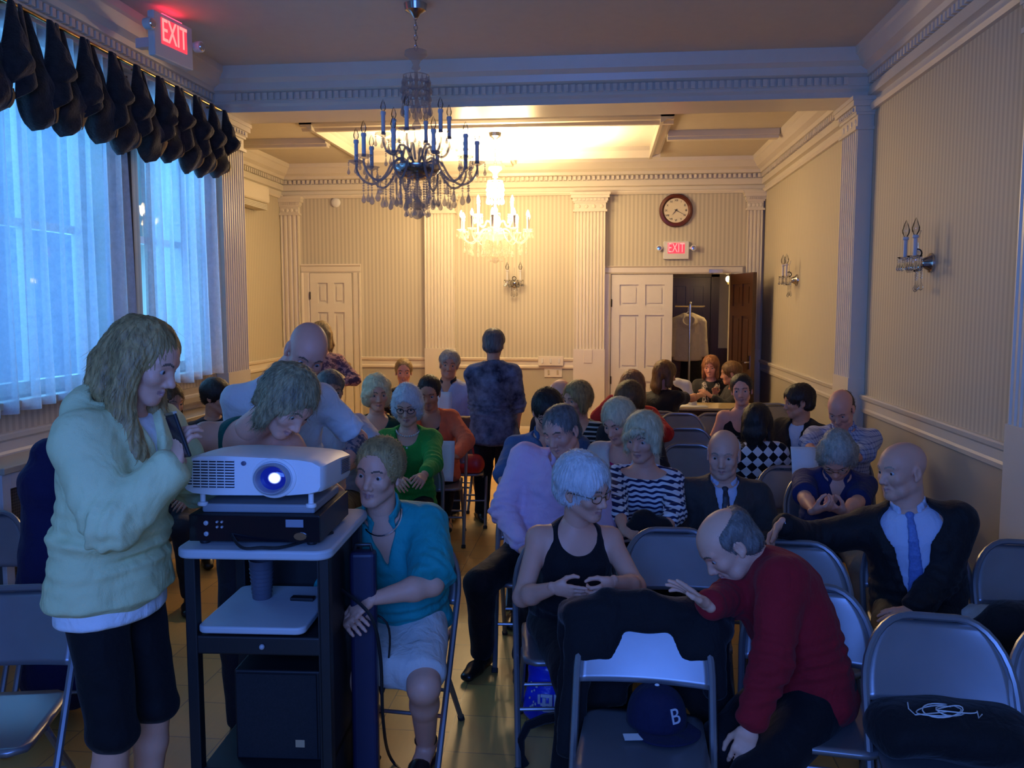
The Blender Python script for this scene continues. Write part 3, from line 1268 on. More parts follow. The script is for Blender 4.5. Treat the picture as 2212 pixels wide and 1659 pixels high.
# the bulbs' free upward light onto the tray
l = bpy.data.lights.new('candle_uplight', 'SPOT')
l.energy, l.color, l.shadow_soft_size, l.spot_size, l.spot_blend = 3800, WARM, .2, R_(140), .8
o = bpy.data.objects.new('candle_uplight', l)
COL.objects.link(o)
o.location = (CH2[0], CH2[1], CH2[2] + .36)
o.rotation_euler = (R_(180), 0, 0)
for k in range(4):
    a = 1.5708 * k + .4
    point_light('candle_glow_%d' % k, (CH2[0] + .30 * math.cos(a), CH2[1] + .30 * math.sin(a), CH2[2] + .30), 28, WARM, .05)


def sconce(loc, rz, label):
    t = thing('wall_sconce', label, 'wall lamp', loc, rz, 'crystal wall sconces')      # local -y looks into the room
    q = Matrix.Rotation(R_(90), 3, 'X')
    MB().lathe([(.062, 0), (.06, .012), (.045, .02), (.03, .05), (.02, .06), (.004, .062)], (0, 0, 0), 18, q).build('backplate', SILVER, t, True)
    for sx in (-1, 1):
        cx_ = sx * .085
        pts = [(0, -.04, 0), (cx_ * .3, -.075, -.045), (cx_ * .75, -.12, -.05), (cx_, -.13, -.01), (cx_, -.13, .02)]
        MB().tube(pts, .007, 8).build('arm', CRYSC, t, True)
        bo = MB().lathe([(.008, 0), (.042, .015), (.045, .02), (.012, .022)], (cx_, -.13, .02), 14).build('drip_pan', CRYSC, t, True)
        for k in range(6):
            mb = MB()
            a = k * 1.0472
            e = beads(mb, (cx_ + .04 * math.cos(a), -.13 + .04 * math.sin(a), .03), 2, .006)
            teardrop(mb, e, .05, .011, 6)
            mb.build('crystal_drop', CRYSC, bo, True)
        ca = MB().lathe([(.012, .04), (.012, .145), (.019, .15), (.019, .165), (.006, .167)], (cx_, -.13, 0), 10).build('candle', CANDLE, t, True)
        MB().lathe([(.009, .165), (.022, .19), (.024, .21), (.012, .245), (.002, .27)], (cx_, -.13, 0), 10).build('bulb', CRYSC, ca, True)
    mb = MB().sphere((0, -.085, .06), .03, 10, 7)
    mb.tube([(0, -.06, .02), (0, -.085, .05), (0, -.085, .14), (0, -.07, .20)], .005, 6)
    mb.build('centre_spire', CRYSC, t, True)
    for x, y, z in ((0, -.09, -.05), (.035, -.07, -.04), (-.035, -.07, -.04)):
        mb = MB()
        e = beads(mb, (x, y, z), 4, .007)
        teardrop(mb, e, .07, .015, 7)
        mb.build('pendant', CRYSC, t, True)
    return t


p = PX(2012, 568, XR)
sconce((XR, p.y, p.z), R_(-90), 'two-candle crystal wall sconce on the near right wall')
p = PX(1722, 605, XR)
sconce((XR, p.y, p.z), R_(-90), 'two-candle crystal wall sconce on the far right wall beyond the pilaster')
p = PY(1112, 612, YB)
sconce((p.x, YB, p.z), 0, 'two-candle crystal wall sconce on the back wall between fluted pilasters')

# ================================================================ signs, clock, wall things
FONT = {'E': ['111', '100', '110', '100', '111'], 'X': ['101', '101', '010', '101', '101'], 'I': ['111', '010', '010', '010', '111'], 'T': ['111', '010', '010', '010', '010']}
m, nt, b = new_mat('red_exit_light')
b.inputs['Base Color'].default_value = (.6, .02, .02, 1)
b.inputs['Emission Color'].default_value = (1, .035, .06, 1)
b.inputs['Emission Strength'].default_value = 1.9
EXITG = m
m, nt, b = new_mat('red_exit_letters')
b.inputs['Base Color'].default_value = (.8, .1, .1, 1)
b.inputs['Emission Color'].default_value = (1, .16, .15, 1)
b.inputs['Emission Strength'].default_value = 2.6
EXITL = m


m, nt, b = new_mat('added_red_glow')
b.inputs['Emission Color'].default_value = (1, .02, .06, 1)
b.inputs['Emission Strength'].default_value = 9
EXITS = m  # for the strip added to redden the ceiling


def text_obj(body, size, m, parent, loc, rot, ext=.002, name='lettering'):      # letters as real meshes
    c = bpy.data.curves.new(name, 'FONT')
    c.body = body
    c.size = size
    c.extrude = ext
    c.align_x = 'CENTER'
    c.align_y = 'CENTER'
    c.materials.append(m)
    tmp = bpy.data.objects.new(name, c)
    COL.objects.link(tmp)
    me = bpy.data.meshes.new_from_object(tmp.evaluated_get(bpy.context.evaluated_depsgraph_get()))
    bpy.data.objects.remove(tmp)
    bpy.data.curves.remove(c)
    me.name = name
    o = bpy.data.objects.new(name, me)
    COL.objects.link(o)
    o.parent = parent
    o.location = loc
    o.rotation_euler = rot
    return o


def exit_sign(loc, rz, label, s=1.0):
    t = thing('exit_sign', label, 'exit sign', loc, rz, None)
    w, h = .32 * s, .225 * s
    MB().box((-w / 2, -.05, -h / 2), (w / 2, 0, h / 2)).build('housing', WPLAS, t, bevel=.008)
    MB().box((-w * .33, -.053, -h * .18), (w * .33, -.049, h * .40)).build('glow_panel', EXITG, t)
    tx = text_obj('EXIT', .165 * s, EXITL, t, (0, -.055, h * .11), (R_(90), 0, 0))
    tx.scale = (.62, 1.0, 1)
    for sx in (-1, 1):
        q = Matrix.Rotation(R_(90), 3, 'X')
        l = MB().lathe([(.015, -.01), (.034, .0), (.038, .03), (.036, .05), (.03, .052)], (sx * (w / 2 + .055), -.03, h * .12), 16, q).box((sx * w / 2 - .002, -.04, h * .06), (sx * (w / 2 + .03), -.02, h * .18)).build('lamp_head', WPLAS, t, True)
        MB().lathe([(.002, 0), (.028, 0), (.024, .006), (.002, .008)], (sx * (w / 2 + .055), -.082, h * .12), 16, q).build('lens', CHROME, l, True)
    return t


p = PY(1460, 541, YB)
exit_sign((p.x, YB, p.z), 0, 'lit red and white exit sign under the round clock')
p = PD(362, 90, 5.55)
e1 = exit_sign(tuple(p), R_(81), 'lit red and white exit sign by the ceiling above the dark valance', 1.22)
MB().box((-.10, -.04, .137), (.10, -.01, .143)).build('added_glow_strip', EXITS, e1)  # added, no part of the sign: strengthens the red glow on the ceiling
MB().box((-.03, 0, -.03), (.03, .22, .03)).build('bracket', WPLAS, e1)

ck = thing('wall_clock', 'round wall clock with dark red wooden rim above the exit sign', 'clock', (PY(1460, 455, YB).x, YB, PY(1460, 455, YB).z))
q = Matrix.Rotation(R_(90), 3, 'X')
MB().lathe([(.15, 0), (.205, .0), (.212, .02), (.20, .045), (.175, .05), (.155, .035), (.15, .02)], (0, 0, 0), 40, q).build('rim', mat('dark_red_wood', (.075, .014, .012), .3, var=.2), ck, True)
MB().lathe([(.152, .018), (.158, .026), (.156, .030), (.002, .030)], (0, 0, 0), 32, q).build('dial', mat('cream_dial', (.72, .64, .48), .6, var=.03), ck)
HANDM = mat('clock_black', (.01, .01, .01), .5, var=0)
for i, s in enumerate(('XII', 'I', 'II', 'III', 'IV', 'V', 'VI', 'VII', 'VIII', 'IX', 'X', 'XI')):
    a = R_(30 * i)
    text_obj(s, .036, HANDM, ck, (.125 * math.sin(a), -.032, .125 * math.cos(a)), (R_(90), 0, 0), .0008, 'numeral').rotation_euler = (R_(90), 0, 0)
for nm, a, l, w in (('hour_hand', 222, .078, .007), ('minute_hand', 118, .115, .005)):
    a = R_(a)
    d = Vector((math.sin(a), 0, math.cos(a)))
    n_ = Vector((d.z, 0, -d.x)) * w
    c0 = d * -.02
    MB().add([c0 - n_ + Vector((0, -.034, 0)), c0 + n_ + Vector((0, -.034, 0)), d * l + Vector((0, -.034, 0)), c0 - n_ + Vector((0, -.038, 0)), c0 + n_ + Vector((0, -.038, 0)), d * l + Vector((0, -.038, 0))],
             [(0, 1, 2), (5, 4, 3), (0, 3, 4, 1), (1, 4, 5, 2), (2, 5, 3, 0)]).build(nm, HANDM, ck)

p = PY(726, 438, YB)
tag(MB().lathe([(.062, 0), (.062, .02), (.05, .034), (.02, .04), (.004, .04)], (0, 0, 0), 20, q).build('smoke_detector', WPLAS, None, True, loc=(p.x, YB, p.z)), 'small round white detector on the back wall above the left door', 'detector')
pl = PY(1190, 779, YB)
for nm, lab, x, z, w, h, k in (('switch_plate', 'wide cream switch plate on the chair rail near the right-hand fluted pilaster', 1190, 779, .33, .125, 3),
                               ('outlet_plate', 'cream double outlet plate just below the wide switch plate', 1195, 804, .235, .13, 2)):
    c = PY(x, z, YB)
    t = thing(nm, lab, 'wall plate', (c.x, YB - (.04 if k == 3 else 0), c.z))
    MB().box((-w / 2, -.012, -h / 2), (w / 2, 0, h / 2)).build('plate', TRIM, t, bevel=.004)
    for i in range(k):
        xx = (i - (k - 1) / 2) * w / k
        MB().box((xx - .012, -.02, -.03), (xx + .012, -.012, .03)).build('toggle' if k == 3 else 'socket', WPLAS if k == 3 else mat('beige_plastic', (.45, .38, .26), .5, var=.03), t, bevel=.002)
c = PY(1270, 770, YB - .115)
tag(MB().box((-.055, -.012, -.085), (.055, 0, .085)).build('blank_plate', TRIM, None, bevel=.004, loc=tuple(c)), 'cream blank plate on the right-hand fluted pilaster', 'wall plate')

# wall air conditioner on the far left wall
p = PX(541, 428, XLB)
ac = thing('air_conditioner', 'cream wall air conditioner on the far left wall beside the pilaster', 'air conditioner', (XLB, p.y - .30, p.z))
MB().box((0, -.42, -.06), (.20, .42, .15)).build('housing', TRIM, ac, bevel=.03)
mb = MB().box((.02, -.40, -.14), (.17, .40, -.06))
mb.build('air_outlet', mat('ac_beige', (.50, .44, .33), .5, var=.03), ac, bevel=.01)
mb = MB()
for i in range(4):
    mb.box((.05, -.38, -.135 + i * .018), (.178, .38, -.129 + i * .018))
mb.build('louver', WPLAS, ac)

# hall lamp
p = PY(1573, 606, YB + .9)
hl = thing('hall_lamp', 'glowing bare wall bulb in the dark hallway', 'wall lamp', tuple(p))
MB().tube([(0, .05, -.05), (0, 0, -.05), (0, 0, -.02)], .008, 8).lathe([(.02, -.05), (.022, -.02), (.01, -.015)], (0, 0, 0), 12).build('bracket', BRASS, hl, True)
m, nt, b = new_mat('hall_bulb')
b.inputs['Emission Color'].default_value = (1, .62, .25, 1)
b.inputs['Emission Strength'].default_value = 30
MB().sphere((0, 0, .02), .035, 12, 8, (1, 1, 1.2)).build('bulb', m, hl, True)
point_light('hall_lamp_glow', (p.x, p.y - .08, p.z + .02), 16, (1, .66, .32), .04)

# ================================================================ folding chairs
CHM = mat('beige_grey_steel', (.23, .23, .245), .32, .6, var=.05)
FOOT = mat('rubber', (.03, .03, .03), .8, var=.1)


def chair_parts(parent, M):
    """metal folding chair facing -y, origin on the floor under the seat"""
    x = .212
    # back frame: inverted U leaning back, coming down to the front legs
    def leg_pt(z):           # centre line of the long tube, side view (y, z)
        return (-.225 + .445 * z / .80, z)
    zr, r = .60, .145
    pts = []
    for z in (.43, .52, zr):
        pts.append((-x, *leg_pt(z)))
    for i in range(1, 9):
        a = math.pi - i * math.pi / 2 / 8
        z = zr + .195 * math.sin(a)
        pts.append((-x + r + r * math.cos(a), *leg_pt(z)))
    full = pts + [(-p[0], p[1], p[2]) for p in reversed(pts)]
    MB().tube(full, .0125, 8).build('back_frame', M, parent, True)
    # backrest filling the arch
    def br(u, v):
        z = .565 + .215 * v
        k = max(0, (z - zr) / .195)
        hw = x - .004 - r + r * math.sqrt(max(0, 1 - k * k)) if k > 0 else x - .004
        hw = max(hw, .02)
        y, zz = leg_pt(z)
        uu = (u - .5) * 2
        return (uu * hw, y + .022 * (1 - uu * uu) * (1 - .5 * v), zz)
    MB().grid(16, 12, br).build('backrest', M, parent, 2, solid=.008)
    # seat
    def st(u, v):
        y = -.235 + .395 * v
        uu = (u - .5) * 2
        w = .198 - .014 * v
        c = .05
        e = 0
        for yy in (-.235, .16):
            dd = abs(y - yy)
            if dd < c:
                e = c - math.sqrt(max(0, c * c - (c - dd) ** 2))
        return (uu * (w - e), y, .432 - .012 * math.cos(uu * 1.5) * math.sin(math.pi * v) + .012 * v - .0)
    MB().grid(14, 14, st).build('seat', M, parent, 2, solid=.018)
    for s in (-1, 1):
        a = [(s * x, *leg_pt(z)) for z in (.43, .2, .02)]
        l = MB().tube(a, .0125, 8).build('leg', M, parent, True)
        MB().tube([a[-1], (s * x, leg_pt(0)[0], .001)], .016, 8).build('rubber_foot', FOOT, l, True)
        xr = x - .028
        l = MB().tube([(s * xr, -.06, .425), (s * xr, .25, .02)], .0115, 8).build('leg', M, parent, True)
        MB().tube([(s * xr, .25, .02), (s * xr, .263, .001)], .015, 8).build('rubber_foot', FOOT, l, True)
    y, z = leg_pt(.20)
    MB().tube([(-x, y, z), (x, y, z)], .008, 8).build('stretcher', M, parent, True)
    xr = x - .028
    MB().tube([(-xr, .115, .195), (xr, .115, .195)], .008, 8).build('stretcher', M, parent, True)


CH0 = []


def chair(x, y, facing, label, group=None):
    """facing: degrees, 0 looks at the camera, +90 to the right of the picture"""
    if not CH0:
        t = thing('folding_chair', label, 'chair', (x, y, 0), R_(facing), group)
        chair_parts(t, CHM)
        CH0.append(t)
        return t
    t = dup(CH0[0], (x, y, 0), R_(facing), label)
    if 'group' in t:
        del t['group']
    if group:
        t['group'] = group
    return t


# ================================================================ cart and projector
q0 = PD(541, 1190, 2.60)      # middle of the front edge of the cart top
CX0, CY0 = q0.x, q0.y
cart = thing('projector_cart', 'black projector cart with pale rounded shelves beside the blond woman in yellow', 'cart', (CX0, CY0, 0), R_(3))
LAM = mat('pale_laminate', (.52, .54, .56), .45, var=.03)
CARTB = mat('cart_black', (.010, .010, .012), .5, var=.1)
zt = q0.z


def rrect(w, d, r, n=6):
    pts = []
    for cx_, cy_, a0 in ((w / 2 - r, d - r, 0), (-w / 2 + r, d - r, 90), (-w / 2 + r, r, 180), (w / 2 - r, r, 270)):
        for i in range(n + 1):
            a = R_(a0 + 90 * i / n)
            pts.append((cx_ + r * math.cos(a), cy_ + r * math.sin(a)))
    return pts


MB().prism(rrect(.485, .56, .05), lambda u, v, t: (u, v, t), zt - .030, zt).build('top_shelf', LAM, cart, True, .008)
MB().prism(rrect(.34, .40, .03), lambda u, v, t: (u - .02, v + .03, t), zt - .275, zt - .252).build('pull_out_shelf', LAM, cart, True, .006)
for sx in (-1, 1):
    for y in (.06, .48):
        MB().box((sx * .21 - .018, y - .02, .10), (sx * .21 + .018, y + .02, zt - .03)).build('upright', CARTB, cart, False, .004)
MB().box((-.2, .06, .26), (.2, .50, .29)).build('lower_shelf', CARTB, cart, False, .004)
MB().box((-.195, .04, zt - .345), (.195, .50, zt - .285)).build('drawer_box', CARTB, cart, False, .006)
kn = MB().sphere((0.015, .034, zt - .315), .009, 10, 7).build('drawer_knob', mat('grey_plastic', (.4, .4, .42), .4, var=.03), cart, True)
MB().box((-.24, .02, .085), (.24, .54, .115)).build('base', CARTB, cart, False, .006)
MB().box((.192, .04, .115), (.20, .52, zt - .03)).build('side_panel', CARTB, cart)
MB().box((-.19, .515, .115), (.19, .525, zt - .03)).build('back_panel', CARTB, cart)
for sx in (-1, 1):
    for y in (.06, .50):
        q = Matrix.Rotation(R_(90), 3, 'Y')
        MB().lathe([(.01, -.014), (.036, -.014), (.040, -.008), (.040, .008), (.036, .014), (.01, .014)], (sx * .21, y, .040), 14, q).box((sx * .21 - .02, y - .012, .05), (sx * .21 + .02, y + .012, .09)).build('caster', BPLAS, cart, True)

RZ = R_(3)


def on_cart(x, y, z):
    return (CX0 + x * math.cos(RZ) - y * math.sin(RZ), CY0 + x * math.sin(RZ) + y * math.cos(RZ), z)


# black recorder deck on the top shelf
dk = thing('video_deck', 'black rack video deck on the cart top under the projector', 'player', on_cart(-.005, .055, zt), RZ)
MB().box((-.205, 0, .012), (.205, .36, .098)).build('case', BPLAS, dk, False, .004)
MB().box((-.205, -.006, .014), (.205, 0, .096)).build('front_panel', mat('gloss_black', (.008, .008, .012), .12, var=0), dk, False, .002)
for i, (x, z) in enumerate(((-.15, .072), (-.15, .038), (-.115, .076), (-.10, .076), (-.115, .060), (-.10, .060))):
    q = Matrix.Rotation(R_(90), 3, 'X')
    MB().lathe([(.0075 if i < 2 else .004, 0), (.0075 if i < 2 else .004, .004), (.003, .006)], (x, -.006, z), 10, q).build('button', mat('grey_plastic', (.4, .4, .42)), dk, True)
MB().box((.10, -.0075, .062), (.155, -.006, .086)).build('display', mat('dim_display', (.25, .28, .34), .2, var=0), dk)
MB().prism([(.045 * math.cos(a) * .45, .012 * math.sin(a)) for a in [k * .5236 for k in range(12)]], lambda u, v, t: (.145 + u, t, .034 + v), -.010, -.006).build('badge', CHROME, dk)
for sx in (-1, 1):
    for y in (.03, .33):
        MB().lathe([(.015, 0), (.017, .006), (.015, .013)], (sx * .17, y, 0), 12).build('foot', BPLAS, dk, True)
# grey platform under the projector
pf = tag(MB().box((-.178, 0, 0), (.178, .30, .028)).build('riser', mat('grey_blue_box', (.30, .31, .33), .5, var=.04), None, False, .006, loc=on_cart(.0, .075, zt + .0985)), 'flat grey riser box between the projector and the black deck', 'box')
pf.rotation_euler = (0, 0, RZ)

# projector
pjz = zt + .127
pj = thing('projector', 'white video projector with glowing blue lens on the cart', 'projector', on_cart(-.0, .045, pjz + .007), R_(1.5))
pj.scale = (1.08, .94, .95)
pj.rotation_euler = (R_(-3.0), 0, R_(1.5))
WPJ = mat('projector_white', (.78, .78, .78), .42, var=.015)
W_, H_ = .440, .128
zf = .026
front = [(-.220, .055), (-.218, .115), (-.210, .134), (-.195, .146), (-.165, .155), (-.10, .158), (.06, .152), (.135, .147), (.175, .140), (.2, .125), (.200, .058), (.192, .042), (.165, .034), (.10, .027), (-.13, .024), (-.19, .030), (-.208, .040)]
sec = []
for y, s, dz in ((-.0, .955, 0), (.012, .99, 0), (.05, 1.0, .002), (.20, 1.0, .004), (.34, .985, -.002), (.365, .95, -.004), (.37, .90, -.004)):
    cz = .09
    sec.append([(p[0] * s, y, cz + (p[1] - cz) * s + (dz if p[1] > cz else 0)) for p in front])
vs = [v for s_ in sec for v in s_]
n = len(front)
fs = [(i * n + k, i * n + (k + 1) % n, (i + 1) * n + (k + 1) % n, (i + 1) * n + k) for i in range(len(sec) - 1) for k in range(n)]
fs += [tuple(range(n)), tuple((len(sec) - 1) * n + k for k in range(n))]
MB().add(vs, fs).build('body', WPJ, pj, True)
# grille of dark slots
mb = MB()
for i in range(10):
    z = .052 + i * .0092
    xa = -.203 + (.012 if i in (0, 9) else .003) + (.012 if i == 0 else 0)
    mb.box((xa, -.004, z), (-.058, .006, z + .0042))
mb.build('grille', mat('grille_dark', (.012, .014, .03), .5, var=.1), pj)
mb = MB()
for i in range(10):
    z = .0562 + i * .0092
    mb.box((-.197, -.0055, z), (-.058, .002, z + .0045))
for k in range(1, 6):
    x = -.203 + k * .0235
    mb.box((x - .0012, -.005, .052), (x + .0012, .002, .148 - .004))
mb.build('grille_bars', WPJ, pj)
q = Matrix.Rotation(R_(90), 3, 'X')
LX, LZ = .058, .086
MB().lathe([(.048, -.02), (.066, -.002), (.064, .004), (.056, .008), (.052, .004)], (LX, 0, LZ), 36, q).build('lens_surround', WPJ, pj, True)
lr = MB()
pr = [(.050, 0), (.0505, .034), (.048, .037), (.044, .034), (.040, .016), (.036, .008)]
N = 36
vs = [tuple(q @ Vector((r * math.cos(6.28318 * k / N), r * math.sin(6.28318 * k / N), z)) + Vector((LX, 0, LZ))) for r, z in pr for k in range(N)]
fs = [(i * N + k, i * N + (k + 1) % N, (i + 1) * N + (k + 1) % N, (i + 1) * N + k) for i in range(len(pr) - 1) for k in range(N)]
lr.add(vs, fs).build('lens_ring', mat('lens_barrel', (.34, .38, .46), .3, .3, var=0, spec=.9), pj, True)
m, nt, b = new_mat('lens_glass')
co = coords(nt)
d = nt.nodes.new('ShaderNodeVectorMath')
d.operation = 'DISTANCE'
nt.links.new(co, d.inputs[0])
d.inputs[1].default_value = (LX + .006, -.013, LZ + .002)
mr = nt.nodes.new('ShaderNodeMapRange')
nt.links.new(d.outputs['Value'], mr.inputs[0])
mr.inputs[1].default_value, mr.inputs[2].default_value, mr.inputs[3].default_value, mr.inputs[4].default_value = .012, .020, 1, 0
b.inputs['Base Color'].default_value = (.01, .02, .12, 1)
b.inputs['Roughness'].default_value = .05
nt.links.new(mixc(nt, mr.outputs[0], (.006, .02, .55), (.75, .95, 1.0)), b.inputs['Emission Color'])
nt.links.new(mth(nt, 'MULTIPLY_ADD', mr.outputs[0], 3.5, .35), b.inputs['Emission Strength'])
MB().lathe([(.0405, .008), (.034, .012), (.022, .016), (.002, .018)], (LX, 0, LZ), 30, q).build('lens', m, pj, True)
MB().lathe([(.0075, 0), (.0075, .003), (.002, .004)], (-.03, -.001, .132), 14, q).build('sensor', mat('sensor_grey', (.10, .10, .16), .3, var=0), pj, True)
# side air vent and feet
mb = MB()
for i in range(9):
    mb.box((.196, .21, .07 + i * .006), (.2025, .32, .0733 + i * .006))
mb.build('side_vent', mat('vent_grey', (.15, .15, .18), .5, var=.05), pj)
for x in (-.165, .155):
    MB().lathe([(.008, .012), (.008, .045)], (x, .035, -.012), 12).lathe([(.014, 0), (.016, .004), (.015, .012), (.01, .014)], (x, .035, -.014), 14).build('foot', WPJ, pj, True)
MB().lathe([(.014, 0), (.016, .004), (.015, .03)], (0, .31, 0), 14).build('foot', WPJ, pj, True)
# the beam itself: blue light leaving the lens
l = bpy.data.lights.new('projector_beam', 'SPOT')
l.energy, l.color, l.spot_size, l.spot_blend, l.shadow_soft_size = 30, (.08, .3, 1), R_(36), .3, .01
o = bpy.data.objects.new('projector_beam', l)
COL.objects.link(o)
o.parent = pj
o.location = (LX, -.06, LZ)
o.rotation_euler = (R_(96), 0, R_(180))

# things on the cart
cu = thing('paper_cup', 'ribbed paper cup standing on the cart pull-out shelf', 'cup', on_cart(-.075, .30, zt - .252))
mb = MB().lathe([(.030, 0), (.032, .003), (.036, .06), (.0405, .13), (.0415, .132), (.039, .134), (.034, .06), (.002, .01)], (0, 0, 0), 24)
mb.build('cup', mat('dark_cup', (.10, .10, .13), .6, var=.05), cu, True)
mb = MB()
for i in range(7):
    z = .02 + i * .014
    rr = .0322 + .0095 * z / .13
    mb.tube([(rr * math.cos(a), rr * math.sin(a), z) for a in [k * 6.2832 / 20 for k in range(20)]], .0016, 5, True)
mb.build('ribbed_sleeve', MATS['dark_cup'], cu, True)
tag(MB().box((-.03, 0, 0), (.05, .03, .012)).build('remote_control', BPLAS, None, False, .003, loc=on_cart(.06, .27, zt - .252)), 'small black remote on the cart pull-out shelf', 'remote control')
sp = thing('loudspeaker', 'black box with small blue glint on the lower cart shelf', 'speaker', on_cart(0.03, .12, .29), RZ)
MB().box((-.14, 0, 0), (.14, .28, .30)).build('cabinet', BPLAS, sp, False, .006)
MB().box((-.13, -.008, .01), (.13, 0, .29)).build('grille', mat('speaker_cloth', (.015, .015, .018), .9, var=.3, nscale=200), sp)
MB().box((.06, -.012, .05), (.09, -.008, .075)).build('badge', CHROME, sp)


def cable(pts, r, m, label, cat='cable', n=6):
    P = [Vector(p) for p in pts]
    out = []
    for i in range(len(P) - 1):
        p0, p1, p2, p3 = P[max(0, i - 1)], P[i], P[i + 1], P[min(len(P) - 1, i + 2)]
        for s in [k / n for k in range(n)]:
            out.append(.5 * ((2 * p1) + (p2 - p0) * s + (2 * p0 - 5 * p1 + 4 * p2 - p3) * s * s + (3 * p1 - p0 - 3 * p2 + p3) * s ** 3))
    out.append(P[-1])
    o = MB().tube(out, r, 7).build('cable', m, None, True)
    return tag(o, label, cat)


cable([on_cart(.20, .30, .80), PD(800, 1330, 2.85), PD(822, 1420, 2.9), PD(828, 1560, 3.0), PZ(845, 1640, .02), PZ(900, 1690, .012)], .006, BPLAS, 'black cable looping down from the cart side to the floor')
cable([on_cart(.20, .42, .70), PD(835, 1345, 3.0), PD(838, 1440, 3.1), PD(825, 1500, 3.1), PD(812, 1470, 3.1), on_cart(.21, .5, .30)], .004, BPLAS, 'thin black cable curling between the cart and the woman in turquoise')
cable([on_cart(-.10, .08, zt + .05), on_cart(-.03, -.0, zt + .012), on_cart(.03, .01, zt + .008), on_cart(.10, .03, zt + .007), on_cart(.2, .2, zt + .006)], .005, BPLAS, 'black cable lying on the pale cart top in front of the deck')
# dark case standing on the floor behind the cart, above the turquoise woman's lap
cs = thing('equipment_case', 'dark navy equipment case beside the cart in front of the woman in turquoise', 'case', tuple(PD(786, 1260, 2.93) - Vector((0, 0, PD(786, 1260, 2.93).z))), R_(8))
MB().box((-.05, 0, 0.0), (.04, .06, .92)).build('shell', mat('navy_case', (.012, .014, .05), .5, var=.1), cs, False, .015)
MB().tube([(-.035, .03, .915), (-.03, .03, .94), (.02, .03, .94), (.025, .03, .915)], .007, 8).build('handle', BPLAS, cs, True)

# ================================================================ people
def V3(*a):
    return np.array(a, float)


def unit(v):
    return v / (np.linalg.norm(v) + 1e-9)


def facing(deg):
    a = R_(deg)
    return V3(math.sin(a), -math.cos(a), 0)


def rot_about(v, axis, deg):
    a = R_(deg)
    k = unit(axis)
    return v * math.cos(a) + np.cross(k, v) * math.sin(a) + k * (k @ v) * (1 - math.cos(a))


def ik(a, b, l1, l2, pole):
    d = b - a
    L = np.linalg.norm(d)
    u = d / (L + 1e-9)
    if L > (l1 + l2) * .995:
        L = (l1 + l2) * .995
        b = a + u * L
    L = max(L, abs(l1 - l2) + .02)
    x = (l1 * l1 - l2 * l2 + L * L) / (2 * L)
    h = math.sqrt(max(0, l1 * l1 - x * x))
    p = pole - u * (pole @ u)
    return a + u * x + unit(p) * h, a + u * L


SKIN = {}


def skin(name, c):
    if name in SKIN:
        return SKIN[name]
    m, nt, b = new_mat(name)
    co = coords(nt)
    n = noise(nt, co, 14, 3)
    col = mixc(nt, n, tuple(x * .88 for x in c), tuple(min(1, x * 1.10) for x in c))
    n2 = noise(nt, co, 5, 2)
    col = mixc(nt, mth(nt, 'MULTIPLY', n2, .25), col, (min(1, c[0] * 1.05), c[1] * .72, c[2] * .66))
    nt.links.new(col, b.inputs['Base Color'])
    b.inputs['Roughness'].default_value = .5
    b.inputs['Specular IOR Level'].default_value = .4
    b.inputs['Subsurface Weight'].default_value = 0
    set_bump(nt, b, noise(nt, co, 160, 3), .12, .004)
    SKIN[name] = m
    return m


SK = {'fair': (.74, .38, .25), 'pink': (.76, .36, .24), 'tan': (.54, .27, .16), 'olive': (.46, .25, .14), 'old': (.72, .40, .27)}
LIP = mat('lips', (.50, .23, .19), .5, var=.05)
BROWM = mat('brow_dark', (.17, .10, .065), .8, var=.2)
BROWL = mat('brow_light', (.40, .27, .19), .8, var=.2)
m, nt, b = new_mat('eye')
uvz = sep(nt, coords(nt, 'UV'))
b.inputs['Roughness'].default_value = .08
EYEW = mat('eye_white', (.44, .41, .39), .2, var=0)
EYEI = mat('eye_iris', (.035, .025, .02), .1, var=0)
GLM = mat('spectacle_frame', (.03, .025, .025), .3, .4, var=0)
GLG = mat('spectacle_gold', (.40, .33, .22), .25, 1, var=0)


